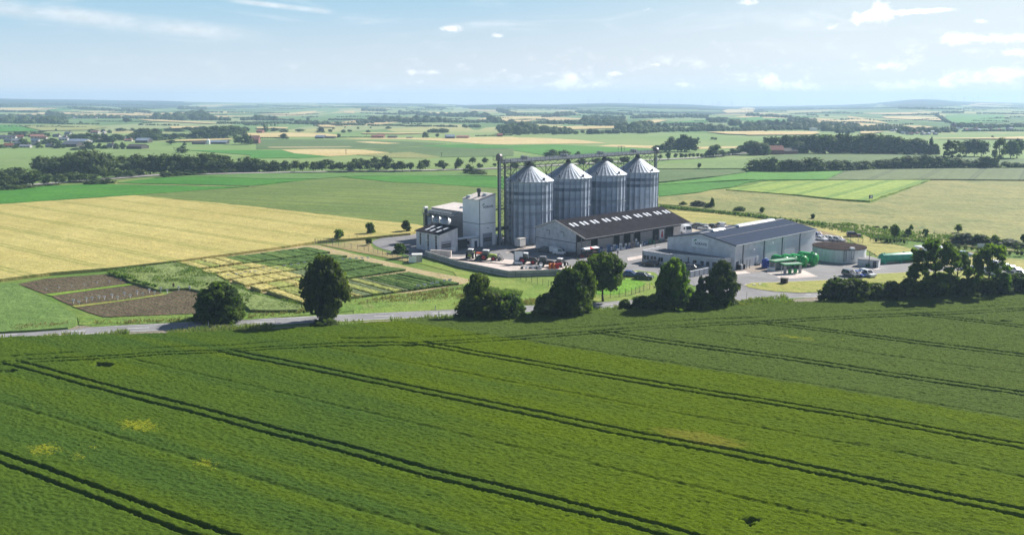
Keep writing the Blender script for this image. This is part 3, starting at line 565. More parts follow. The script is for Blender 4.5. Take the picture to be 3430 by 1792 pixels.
def roads():
    P = smooth_line([at(x, y) for x, y in [(-500, 1151), (-200, 1135.5), (0, 1122.5), (98, 1117.5), (300, 1107.5), (500, 1097.5), (709, 1087), (930, 1076.5), (1200, 1063), (1492, 1048.5), (1760, 1035), (2040, 1020), (2260, 1007.5), (2480, 996.5), (2750, 985), (3000, 974), (3430, 958), (3900, 942)]], 8)
    ribbon('road', P, 0, 5.6, .05, ROADM)
    for s in (-1, 1): ribbon('road_edge_line', P, s * 2.55, .16, .056, WHITE)
    ribbon('road_centre_line', P, 0, .2, .056, WHITE, (4, 8), 0.6)
    grav = field('gravel', (.30, .25, .21, 1), (.24, .21, .18, 1), 2.5, .1)
    sheet('gravel_apron', k4([(1235, 955), (1640, 930), (1600, 975), (1560, 995), (1240, 1000)]), .03, grav, skirt=False)
    sheet('gravel_apron', k4([(730, 890), (900, 890), (905, 900), (700, 925), (640, 930)]), .03, grav, skirt=False)
    sheet('gravel_apron', k5([(1690, 765), (1925, 752), (1940, 818), (1700, 822)]), .03, grav, skirt=False)
    sheet('gravel_apron', k5([(800, 830), (1250, 790), (1250, 825), (980, 840)]), .03, grav, skirt=False)
    sheet('gravel_apron', k2([(1560, 1040), (1870, 1010), (1870, 1050), (1720, 1100), (1640, 1090)]), .03, grav, skirt=False)
    # avenue road behind the barley
    A = smooth_line([at(x, y) for x, y in [(-120, 648), (60, 627), (90, 623), (280, 608), (380, 601), (541, 589), (800, 583), (1100, 577), (1300, 575), (1450, 572), (1663, 566), (1850, 556), (2050, 545), (2200, 537), (2340, 530), (2480, 516), (2600, 500)]], 6)
    ribbon('country_road', A, 0, 7.0, .5, asphalt('pale_asphalt', (.36, .34, .32, 1)))
    # farm yard
    yard = [(1245, 812), (1258, 803), (1290, 795), (1340, 787), (1400, 780), (1500, 774), (1700, 775), (1900, 765), (2120, 748), (2290, 735), (2340, 745), (2420, 752), (2640, 770), (2760, 800), (2830, 806), (2880, 850), (2990, 878), (3100, 878), (3250, 884), (3440, 896), (3440, 925), (3250, 907), (3051, 912), (2940, 918), (2916, 931), (2764, 939), (2614, 946), (2520, 948), (2496, 955), (2510, 963), (2560, 972), (2640, 980), (2700, 986), (2640, 996), (2440, 1010), (2330, 1012), (2340, 960), (2250, 940), (2140, 940), (2060, 925), (1985, 932), (1960, 912), (1703, 908), (1560, 885), (1430, 858), (1395, 862), (1330, 845), (1290, 836), (1262, 826)]
    sheet('yard', yard, .02, ASPH, skirt=False)
    sheet('concrete_yard', y2([(-640, 440), (0, 405), (250, 385), (500, 400), (960, 455), (1430, 500), (2000, 560), (2560, 640), (2700, 690), (2600, 720), (2250, 690), (1105, 722), (0, 520), (-640, 400)]), .035, CONC, skirt=False)
    sheet('concrete_pad', p2([(900, 800), (1040, 815), (1300, 800), (1700, 755), (1800, 750), (2150, 905), (1270, 965), (1120, 890)]), .035, CONC, skirt=False)
    sheet('concrete_pad', k3([(900, 605), (1000, 598), (1095, 625), (930, 635)]), .035, CONC, skirt=False)
    sheet('concrete_pad', k2([(0, 640), (150, 615), (165, 640), (10, 670)]), .035, CONC, skirt=False)
    sheet('concrete_pad', p2([(120, 790), (400, 770), (540, 820), (130, 855)]), .035, CONC, skirt=False)
    sheet('concrete_pad', [(1760, 838), (1690, 845), (1700, 848), (1745, 828), (1790, 825), (1795, 832)], .035, CONC, skirt=False)
    sheet('concrete_pad', m5([(740, 310), (1080, 360), (1080, 375), (760, 345)]), .035, CONC, skirt=False)
    sheet('gravel_yard', [(2310, 762), (2330, 748), (2440, 755), (2400, 785), (2320, 790)], .035, field('yard_gravel', (.52, .44, .38, 1), (.44, .38, .33, 1), 2.0, .1), skirt=False)
    sheet('gravel_yard', p2([(130, 780), (520, 660), (760, 630), (960, 690), (850, 780), (560, 815), (380, 765)]), .03, field('pink_gravel', (.38, .31, .29, 1), (.32, .27, .25, 1), 2.0, .1), skirt=False)
    gl = field('dry_bank', (.38, .29, .15, 1), (.33, .29, .13, 1), 1.2, .1, cc=(.20, .24, .07, 1), patch=.6)
    sheet('dry_bank', k5([(1320, 100), (1480, 90), (1600, 70), (1760, 60), (1760, 110), (1790, 140), (1980, 190), (2130, 225), (2080, 250), (1900, 215), (1640, 165)]), .05, gl, skirt=False)
roads()
# ------------------------------------------------------------------ the near rapeseed field: real canopy with wheel tracks sunk into it
def vnoise(x, y, seed, cell):
    r = np.random.RandomState(seed); n = 512; g = r.rand(n, n).astype(np.float32)
    x = x / cell + 5000; y = y / cell + 5000; xi = np.floor(x).astype(np.int64); yi = np.floor(y).astype(np.int64); fx = x - xi; fy = y - yi
    fx = fx * fx * (3 - 2 * fx); fy = fy * fy * (3 - 2 * fy); a = xi % n; b = yi % n; a1 = (a + 1) % n; b1 = (b + 1) % n
    return (g[a, b] * (1 - fx) + g[a1, b] * fx) * (1 - fy) + (g[a, b1] * (1 - fx) + g[a1, b1] * fx) * fy
def seg_dist(X, Y, P):
    d = np.full(X.shape, 1e9, np.float32)
    for a, b in zip(P, P[1:]):
        ax, ay, bx, by = a[0], a[1], b[0], b[1]; l2 = (bx - ax) ** 2 + (by - ay) ** 2
        t = np.clip(((X - ax) * (bx - ax) + (Y - ay) * (by - ay)) / l2, 0, 1)
        d = np.minimum(d, np.hypot(X - ax - t * (bx - ax), Y - ay - t * (by - ay)))
    return d
def sstep(x, a, b):
    t = np.clip((x - a) / (b - a), 0, 1); return t * t * (3 - 2 * t)
TOPZ = 1.15
EDGE = [(-500, 1166), (0, 1146), (330, 1136), (666, 1128), (1000, 1112), (1198, 1100), (1500, 1083), (1790, 1066), (2048, 1053), (2447, 1036), (2713, 1024), (3000, 1008), (3430, 985), (3900, 962)]
def near_field():
    D = np.array([math.sin(TRK), math.cos(TRK)]); Nn = np.array([-D[1], D[0]])
    ds, dn = .25, .15
    s = np.arange(-190, 150, ds); n = np.arange(8, 245, dn)
    edge = [at(x, y, 0) for x, y in EDGE]; ex = np.array([e.x for e in edge]); ey = np.array([e.y for e in edge])
    sg, ng = len(s), len(n)
    SS, NN = np.meshgrid(s, n, indexing='ij')
    X = SS * D[0] + NN * Nn[0]; Y = SS * D[1] + NN * Nn[1]
    ylim = np.interp(X, ex, ey) + (vnoise(X, Y, 3, 2.5) - .5) * .9
    keep = (Y < ylim) & (Y > 70) & (np.abs(X) < .60 * Y + 16)
    cell = keep[:-1, :-1] & keep[1:, :-1] & keep[1:, 1:] & keep[:-1, 1:]
    idx = -np.ones((sg, ng), np.int64); used = np.zeros((sg, ng), bool)
    used[:-1, :-1] |= cell; used[1:, :-1] |= cell; used[1:, 1:] |= cell; used[:-1, 1:] |= cell
    idx[used] = np.arange(used.sum()); x = X[used]; y = Y[used]; ss = SS[used]; nn = NN[used]; yl = ylim[used]
    # headland track and the tramlines that leave it
    head = [at(a, b, TOPZ) for a, b in [(-300, 1235), (0, 1215), (150, 1206), (333, 1197), (533, 1184), (733, 1177), (932, 1163), (1132, 1153), (1400, 1151), (1715, 1132), (1968, 1114), (2181, 1098), (2381, 1086), (2647, 1074), (2913, 1060), (3180, 1050), (3430, 1036), (3800, 1016)]]
    hx = np.array([h.x for h in head]); hy = np.array([h.y for h in head])
    yh = np.interp(x, hx, hy) - y                                     # metres behind the headland track
    wob = (vnoise(x, y, 11, 9) - .5) * .16 + (vnoise(x, y, 12, .9) - .5) * .12
    hd = seg_dist(x, y, [(h.x, h.y) for h in head])
    gr = sstep(np.abs(hd - .9 + wob), .34, .14) * (.35 + .65 * sstep(vnoise(x, y, 13, 5), .25, .6)) * .8
    hd2 = np.abs(np.interp(x, hx, hy) + 4.2 - y)
    gr = np.maximum(gr, sstep(np.abs(hd2 + wob * 2), .5, .1) * .35 * sstep(vnoise(x, y, 14, 9), .4, .6))
    fade = sstep(yh, -2.0, 1.0)
    for k, off in enumerate((31.0, 54.5, 78.0, 101.0, 122.0, 145.2, 167.8, 190)):
        dd = np.abs(nn - off - (vnoise(ss, ss * 0, 30 + k, 14) - .5) * .5)
        dep = .92 if k < 5 else .6
        gr = np.maximum(gr, sstep(np.abs(dd - .95 + wob * .7 + (vnoise(x, y, 15, .45) - .5) * .16), .37, .15) * dep * fade)
        # swinging out of the track into the headland
        turn = [(hx_ , hy_) for hx_, hy_ in zip(hx, hy)]
    mid = np.zeros_like(x)
    for k, off in enumerate((42.5, 66.2, 89.5, 111.5, 133.6, 156.4)):
        mid = np.maximum(mid, sstep(np.abs(nn - off + wob), .55, .1) * (.14 if k else .26) * fade)
    # gaps where nothing came up
    hole = np.zeros_like(x)
    for (px, py, a, b, v) in ((345, 1221, 1.6, 1.0, 1.0), (18, 1243, 1.6, 1.1, .8), (2514, 1738, 1.0, .55, .9), (2505, 1752, .5, .5, .6), (1240, 1160, 1.8, .5, .5), (1375, 1157, 1.5, .5, .4), (2880, 1490, 1.3, .7, .22), (3365, 1076, 1.6, .7, .4)):
        c = at(px, py, TOPZ); dx, dy = x - c.x, y - c.y
        if v == 1.0:
            u1 = np.abs(dx * .9 - dy * .15) / a; u2 = np.abs(dy + .25 * dx) / b; h = sstep(np.maximum(u1, u2), 1.05, .9)
        else: h = sstep(np.hypot(dx / a, dy / b) + (vnoise(x, y, 17, .7) - .5) * .7, 1.0, .6)
        hole = np.maximum(hole, h * v)
    rs = np.random.RandomState(5)
    lump = (vnoise(x, y, 20, 4.5) - .5) * .08 + (vnoise(x, y, 21, .55) - .5) * .03 + (vnoise(ss * .3, nn, 22, .45) - .5) * .08 + (rs.rand(len(x)) - .5) * .21
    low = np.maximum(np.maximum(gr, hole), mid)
    z = TOPZ + lump * (1 - .7 * np.maximum(gr, hole)) + (vnoise(x, y, 23, 24) - .5) * .25 - low * 1.06
    z -= sstep(yl - y, .9, 0.0) * .35
    z = np.maximum(z, .03)
    jx = (rs.rand(len(x)) - .5) * .12; jy = (rs.rand(len(x)) - .5) * .12
    # yellow blossom left in patches, one tan patch, variety boundary
    fl = np.zeros_like(x)
    for px, py, a, b, v in ((466, 1422, 4.6, 2.6, 1.0), (150, 1505, 3.4, 2.2, .95), (260, 1525, 2.6, 1.6, .7), (690, 1550, 3.4, 1.5, .8), (310, 1497, 2.6, 1.2, .6), (560, 1480, 2.0, 1.0, .35), (640, 1595, 2.5, 1.0, .35), (130, 1365, 4.2, 1.6, .4), (600, 1392, 2.2, .8, .4),
                             (2665, 1130, 6.5, 1.9, .8), (2800, 1135, 4, 1.4, .5), (1435, 1181, 2.4, 1.1, .7), (3300, 1415, 9, 3, .45), (1330, 1360, 9, 2, .3), (1010, 1370, 5, 1.6, .25), (3120, 1660, 3, 1.2, .3), (1580, 1770, 1.6, .7, .5)):
        c = at(px, py, TOPZ); dx, dy = x - c.x, y - c.y
        u1 = dx * D[0] + dy * D[1]; u2 = dx * Nn[0] + dy * Nn[1]
        g = np.exp(-(u1 / a) ** 2 - (u2 / b) ** 2) * v; fl = np.maximum(fl, g)
    c = at(2345, 1466, TOPZ); dx, dy = x - c.x, y - c.y
    u1 = (dx * D[0] + dy * D[1]) / 6.2; u2 = (dx * Nn[0] + dy * Nn[1]) / 2.3
    tanp = sstep(np.hypot(u1, u2) + (vnoise(x, y, 41, 1.2) - .5) * .5, 1.15, .55)
    bnd = at(2500, 1258, TOPZ); nb = bnd.x * Nn[0] + bnd.y * Nn[1]
    var = sstep(nn - nb + (vnoise(x, y, 42, 3) - .5) * .8 + 6 * sstep(-x, 20, 60), -.5, .5)
    # the crop by the left is bluer, the middle yellower
    q = np.clip(.25 + .75 * sstep(x + .35 * (y - 100), -34, 22), 0, 1) * (1 - .75 * var)
    q = np.clip(q + (vnoise(x, y, 43, 13) - .5) * .35 + (vnoise(ss * .04, nn, 44, 2.6) - .5) * .75, 0, 1)
    # the mesh
    i, j = np.nonzero(cell); Fq = np.stack([idx[i, j], idx[i + 1, j], idx[i + 1, j + 1], idx[i, j + 1]], -1)
    m = Mat('rapeseed', .95, 0, .04); p = m.pos()
    g1 = m.noise(p, 6.5, 3, .78); g2 = m.noise(p, 13, 2, .6)
    c = m.mix(m.attr('yel'), (.065, .121, .017, 1), (.106, .160, .004, 1))
    c = m.mix(m.math('MULTIPLY', m.attr('var'), .85), c, (.095, .142, .026, 1))
    c = m.mix(m.mr(g1, .32, .62, .66, 0), c, m.mix(1.0, c, (.36, .44, .34, 1), 'MULTIPLY'))
    c = m.mix(m.mr(g2, .48, .72, 0, .75), c, m.mix(1.0, c, (1.5, 1.45, 1.5, 1), 'MULTIPLY'))
    c = m.mix(m.math('MULTIPLY', m.attr('tan'), .55), c, (.22, .20, .030, 1))
    fw = m.math('ADD', m.math('MULTIPLY', m.attr('flower'), .62), m.math('ADD', m.math('MULTIPLY', m.math('SUBTRACT', m.noise(p, 4.5, 2, .6), .5), 1.1), m.math('MULTIPLY', m.math('SUBTRACT', m.noise(p, .8, 3, .6), .5), .9)))
    c = m.mix(m.math('MULTIPLY', m.mr(fw, .38, .62), m.mr(m.attr('flower'), .04, .25, 0, .75)), c, (.30, .32, .02, 1))
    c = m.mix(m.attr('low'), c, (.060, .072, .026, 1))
    m.color(c); m.bump(m.math('ADD', g1, m.math('MULTIPLY', g2, .5)), .55, .12)
    tr = m.N.new('ShaderNodeBsdfTranslucent'); ms = m.N.new('ShaderNodeMixShader'); ms.inputs[0].default_value = .22
    m.link(m.mix(1.0, c, (1.4, 1.5, .7, 1), 'MULTIPLY'), tr.inputs[0]); m.link(m.b.outputs[0], ms.inputs[1]); m.link(tr.outputs[0], ms.inputs[2]); m.link(ms.outputs[0], m.out.inputs[0])
    o = np_mesh('rapeseed_crop', np.stack([x + jx, y + jy, z], -1), Fq, m.m, None, True,
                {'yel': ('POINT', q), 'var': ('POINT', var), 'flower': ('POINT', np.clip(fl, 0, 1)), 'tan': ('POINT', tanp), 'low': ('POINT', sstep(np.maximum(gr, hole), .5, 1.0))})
    tag(o, 'dense green rapeseed crop with pairs of sunken wheel tracks', 'crop', None, 'stuff')
near_field()

# ------------------------------------------------------------------ scattered grass blades (uncountable ground cover)
def inside(pts, x, y):
    r = np.zeros(x.shape, bool); n = len(pts)
    for i in range(n):
        x1, y1 = pts[i][:2]; x2, y2_ = pts[(i + 1) % n][:2]
        c = ((y1 > y) != (y2_ > y)) & (x < (x2 - x1) * (y - y1) / (y2_ - y1 + 1e-12) + x1); r ^= c
    return r
def tufts(name, polys, dens, h, w, mat, label, cat, seed=1, z0=0.0, parent=None, kind='stuff', clump=1.0, world=False):
    rs = np.random.RandomState(seed); VV = []; FF = []; o = 0
    for poly in polys:
        P = [(q[0], q[1]) if world else tuple(at(q[0], q[1])[:2]) for q in poly]
        xs = [p[0] for p in P]; ys = [p[1] for p in P]; n = int((max(xs) - min(xs)) * (max(ys) - min(ys)) * dens)
        x = rs.uniform(min(xs), max(xs), n); y = rs.uniform(min(ys), max(ys), n); k = inside(P, x, y)
        if clump: k &= vnoise(x, y, seed + 50, 2.2) > rs.rand(n) * .9 * clump - .05
        x, y = x[k], y[k]; n = len(x)
        hh = h * rs.uniform(.45, 1.15, n) * (.55 + .9 * vnoise(x, y, seed + 51, 4))
        for b in range(3):
            a = rs.uniform(0, 6.28, n); dx, dy = np.cos(a) * w / 2, np.sin(a) * w / 2; lx, ly = rs.normal(0, .3, n) * hh, rs.normal(0, .3, n) * hh
            A = np.stack([x - dx, y - dy, np.full(n, z0)], -1); B = np.stack([x + dx, y + dy, np.full(n, z0)], -1)
            C_ = np.stack([x + lx + dx * .5, y + ly + dy * .5, z0 + hh], -1); E_ = np.stack([x + lx - dx * .5, y + ly - dy * .5, z0 + hh * .92], -1)
            V = np.stack([A, B, C_, E_], 1).reshape(-1, 3); VV.append(V); FF.append(np.arange(len(V)).reshape(-1, 4) + o); o += len(V)
    ob = np_mesh(name, np.vstack(VV), np.vstack(FF), mat, parent)
    return tag(ob, label, cat, None, kind)
GRASSM = foliage('tall_grass', (.16, .22, .06, 1), (.24, .25, .09, 1), .3, .4)
DRYM = foliage('dry_grass', (.32, .27, .12, 1), (.22, .23, .09, 1), .3, .4)
WEEDM = foliage('green_weeds', (.085, .15, .035, 1), (.15, .20, .06, 1), .3, .5)
def verges():
    tufts('verge_grass', [k4([(-200, 1020), (0, 1010), (600, 985), (900, 970), (1235, 955), (1240, 1000), (900, 1020), (300, 1045), (-200, 1065)]), k4([(1640, 930), (2000, 905), (2576, 888), (2576, 945), (2100, 955), (1700, 985), (1600, 975)]),
                          k5([(0, 855), (500, 800), (930, 795), (900, 830), (300, 880), (0, 890)]), k5([(1450, 770), (1690, 760), (1690, 825), (1400, 835)]), k5([(1925, 750), (2500, 715), (2700, 705), (2700, 770), (1940, 815)]),
                          m5([(200, 900), (600, 870), (600, 1000), (100, 1060)]), m5([(2380, 820), (2576, 780), (3000, 750), (3000, 860), (2576, 870), (2330, 900)]), k2([(1000, 1060), (1500, 1020), (1680, 1100), (1600, 1120), (1000, 1130)])],
          7, .75, .16, GRASSM, 'tall unmown grass along the verge between road and green crop', 'grass', 3)
    tufts('dry_grass', [k4([(0, 900), (650, 880), (700, 905), (300, 935), (0, 945)]), k4([(900, 860), (1900, 820), (1900, 845), (900, 890)]), k5([(700, 690), (1250, 640), (1250, 690), (700, 745)]), k5([(1600, 600), (2500, 480), (2650, 470), (2650, 570), (2300, 580), (1650, 620)]), m4([(0, 900), (200, 880), (200, 980), (0, 1000)]), m4([(1150, 850), (1600, 830), (1500, 920), (1180, 935)])],
          6, .6, .16, DRYM, 'pale dry grass on the verge beyond the road', 'grass', 4)
    tufts('weeds', [k4([(1040, 385), (1180, 350), (1690, 285), (1850, 330), (2050, 400), (2230, 500), (2420, 580), (2650, 640), (2900, 690), (2850, 735), (2600, 740), (2400, 735), (2300, 640), (1950, 560), (1800, 525), (1510, 540), (1350, 490), (1250, 465)]),
                    m4([(620, 620), (880, 650), (1230, 690), (1220, 760), (900, 790), (640, 700)])], 8, .85, .22, WEEDM, 'tall green weeds between the bare beds and the trial plots', 'weeds', 5)
    tufts('rough_grass', [k2([(330, 140), (700, 190), (1000, 205), (1270, 240), (1500, 275), (1750, 320), (2200, 330), (2200, 350), (1700, 300), (1200, 260), (700, 205), (330, 165)]), k2([(1700, 310), (2200, 330), (2260, 420), (2260, 470), (2200, 420), (1800, 350)]), k3([(880, 180), (1200, 230), (1900, 290), (2576, 400), (2576, 460), (1900, 380), (1300, 330), (980, 320), (900, 260)])],
          3.0, .9, .3, WEEDM, 'rough green grass and weeds in the ditch beyond the hall', 'grass', 6)
verges()
# ------------------------------------------------------------------ buildings of the yard (local x = across GV, local y = along LV)
ZINC = plain('zinc_steel', (.34, .37, .41, 1), .5, .35, .12, 1.5)
DKSTEEL = plain('dark_steel', (.10, .11, .125, 1), .55, .5, .15, 2)
GALV = plain('galvanised_steel', (.42, .45, .48, 1), .5, .45, .12, 2)
WHITEP = plain('white_paint', (.74, .75, .77, 1), .5, 0, .05)
PANEL = plain('grey_wall_panel', (.62, .63, .68, 1), .6, 0, .08, .6)
PANELW = plain('white_wall_panel', (.83, .86, .90, 1), .55, 0, .04, .5)
CONCW = plain('concrete_wall', (.38, .375, .38, 1), .9, 0, .13, .7)
GLASS = plain('dark_window', (.020, .026, .034, 1), .12, 0, .1, 1, .6)
DARKD = plain('painted_doorway_shade', (.022, .018, .018, 1), .9, 0, .2)
BLACKR = plain('black_rubber', (.022, .022, .024, 1), .85)
NAVY = plain('navy_door', (.018, .032, .07, 1), .5)
SLATE = plain('fibre_cement_roof', (.030, .028, .033, 1), 1.0, 0, .16, .5, .02)
BLUER = plain('blue_grey_roof', (.040, .056, .092, 1), .95, 0, .05, .4, .03)
LITE = plain('rooflight_sheet', (.66, .70, .76, 1), .35, 0, .06, 2)
PINKR = plain('pale_roof_sheet', (.60, .55, .52, 1), .7, 0, .06, .5)
GREEN = plain('green_paint', (.012, .36, .075, 1), .35, 0, .10, .8)
TEAL = plain('teal_paint', (.025, .31, .20, 1), .4, 0, .10, .8)
BLUEP = plain('blue_paint', (.012, .045, .32, 1), .4, 0, .08, 1)
REDP = plain('red_paint', (.46, .018, .022, 1), .45)
ORANGE = plain('orange_paint', (.78, .22, .015, 1), .45)
LOGOG = plain('logo_green', (.0, .19, .07, 1), .6); LOGOB = plain('logo_blue', (.035, .045, .13, 1), .6)
BANNER = plain('banner_white', (.78, .80, .83, 1), .6, 0, .03)

def swoosh(parent, org, w, name='emblem'):
    """green leaf-shaped arc over the start of the word, in the wall's own plane"""
    up, low = [], []
    for i in range(13):
        t = i / 12; a = math.pi * (1.02 - .62 * t); th = .02 + .21 * math.sin(math.pi * min(1, t * .62))
        cx, cz = math.cos(a), math.sin(a); up.append((1 + cx * (1 + th * .3), cz * (1 + th) )); low.append((1 + cx * (1 - th), cz * (1 - th)))
    P = up + low[::-1]; mb = MB()
    vs = [(org[0] + x * w, org[1], org[2] + z * w) for x, z in P]; n = len(up)
    fs = [(i, i + 1, 2 * n - 2 - i, 2 * n - 1 - i) for i in range(n - 1)]
    mb.add(vs, fs); return mb.build(name, LOGOG, parent)
def letters(txt, size, mat, parent, loc, rot, name='lettering', stretch=1.0):
    c = bpy.data.curves.new(name, 'FONT'); c.body = txt; c.size = size; c.extrude = .012; c.align_x = 'LEFT'; c.space_character = 1.05; c.offset = .012 * size
    c.materials.append(mat); q = bpy.data.objects.new(name, c); COL.objects.link(q); me = bpy.data.meshes.new_from_object(q.evaluated_get(bpy.context.evaluated_depsgraph_get())); bpy.data.objects.remove(q)
    o = bpy.data.objects.new(name, me); COL.objects.link(o); o.parent = parent; o.location = loc; o.rotation_euler = rot; o.scale = (stretch, 1, 1)
    return o

# ---- silos
SC = Vector((5.35, 273.3, 0)); SR = 7.62; SPACE = 17.9
def silo_meshes(seed, dark):
    rs = random.Random(seed); nsec = 26; H = 19.5
    prof = []
    for i in range(nsec):
        a0 = 2 * math.pi * i / nsec; w = .06 / SR
        for da, r in ((-w * 1.15, 0), (-w, .13), (w, .13), (w * 1.15, 0)): prof.append((a0 + da, SR + r, i))
    rings = [0, .9]; 
    while rings[-1] < H - .1: rings.append(min(H, rings[-1] + 1.03))
    V = []; n = len(prof)
    for z in rings: V += [(r * math.cos(a), r * math.sin(a), z) for a, r, _ in prof]
    F, T = [], []
    tone = {}
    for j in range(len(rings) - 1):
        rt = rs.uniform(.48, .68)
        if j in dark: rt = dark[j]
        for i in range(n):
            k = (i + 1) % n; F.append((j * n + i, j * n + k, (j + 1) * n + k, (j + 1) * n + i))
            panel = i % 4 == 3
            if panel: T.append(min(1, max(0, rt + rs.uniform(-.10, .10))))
            else: T.append(.14 if i % 4 == 2 else .22)  # ribs coloured dark to stand in for their own shadows
    m = bpy.data.materials.get('corrugated_silo_steel')
    if m is None:
        M_ = Mat('corrugated_silo_steel', .45, .3, .4); p = M_.pos(True); f = M_.noise(M_.mapv(p, (1, 1, .12)), 1.6, 4, .65)
        c = M_.mix(M_.attr('tone'), (.095, .125, .180, 1), (.56, .64, .77, 1)); c = M_.mix(M_.mr(f, .3, .7, .4, 0), c, M_.mix(1.0, c, (.72, .75, .80, 1), 'MULTIPLY'))  # steel greys, tinted bluer to stand in for mirrored sky
        M_.color(c); w = M_.N.new('ShaderNodeTexWave'); w.bands_direction = 'Z'; w.inputs['Scale'].default_value = 2.2; w.inputs['Distortion'].default_value = 0
        M_.link(p, w.inputs[0]); M_.bump(w.outputs[1], .25, .04); m = M_.m
    return V, F, T, m
ROOFM = plain('galvanised_roof', (.36, .405, .47, 1), .5, .3, .16, 1.6)
def silos():
    who = ['frontmost big grain silo, nearest the white tower', 'second big grain silo from the white tower', 'third big grain silo from the white tower', 'hindmost big grain silo, beside the far elevator shaft']
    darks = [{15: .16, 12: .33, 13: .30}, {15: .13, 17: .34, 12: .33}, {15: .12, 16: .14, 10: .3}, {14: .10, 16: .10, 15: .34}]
    for k in range(4):
        c = SC + LV * SPACE * k
        t = thing('grain_silo', who[k] + ', corrugated steel with a conical roof', 'silo', c, ROT, 'four grain silos in a row')
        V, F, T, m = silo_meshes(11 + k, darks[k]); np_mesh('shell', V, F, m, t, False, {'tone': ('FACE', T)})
        # roof: 32 sheets with standing seams
        n = 34; V, F = [], []
        for r, z in ((SR + .28, 19.42), (SR * .55, 21.75), (.75, 24.02)):
            for i in range(n):
                a = 2 * math.pi * i / n
                for da, h in ((-.020, 0), (-.012, .032), (.012, .032), (.020, 0)):
                    q = a + da * (SR / r) ** .8 * (1 if r > 1 else .3); V.append((r * math.cos(q), r * math.sin(q), z + (h if r > 1 else .08)))
        q = 4 * n
        F = [(j * q + i, j * q + (i + 1) % q, (j + 1) * q + (i + 1) % q, (j + 1) * q + i) for j in range(2) for i in range(q)]
        rf = np_mesh('roof', V, F, ROOFM, t)
        mb = MB(); mb.lathe([(SR + .28, 19.42), (SR + .28, 19.22), (SR - .05, 19.25)], 52); mb.build('eave_ring', GALV, t)
        mb = MB(); mb.lathe([(.85, 23.85), (.85, 24.7), (.55, 24.9), (.55, 25.6), (0.01, 25.6)], 16); mb.build('inlet_collar', DKSTEEL, t)
        for a in (-2.35, -1.2, -.05):
            mb = MB(); r = SR * .93; z = 24.02 - (r - .75) / (SR + .28 - .75) * 4.6
            mb.box((r * math.cos(a), r * math.sin(a), z + .35), (.6, .5, .6), a, 0, .8); mb.build('roof_vent', DKSTEEL, t)
        mb = MB(); mb.lathe([(SR + .17, 10.4), (SR + .26, 10.4), (SR + .26, 10.55), (SR + .17, 10.55)], 52); mb.build('wind_ring', GALV, t)
        mb = MB(); a = -.12
        for s in (-.25, .25): mb.beam(((SR + .45) * math.cos(a + s / SR), (SR + .45) * math.sin(a + s / SR), .4), ((SR + .45) * math.cos(a + s / SR), (SR + .45) * math.sin(a + s / SR), 19.9), .06)
        for i in range(40):
            z = .6 + i * .48; mb.beam(((SR + .45) * math.cos(a - .25 / SR), (SR + .45) * math.sin(a - .25 / SR), z), ((SR + .45) * math.cos(a + .25 / SR), (SR + .45) * math.sin(a + .25 / SR), z), .05)
        mb.build('ladder', GALV, t)
        mb = MB(); mb.lathe([(SR + .55, 0), (SR + .55, .35), (SR - .1, .35)], 40); mb.build('plinth', CONCW, t)
silos()

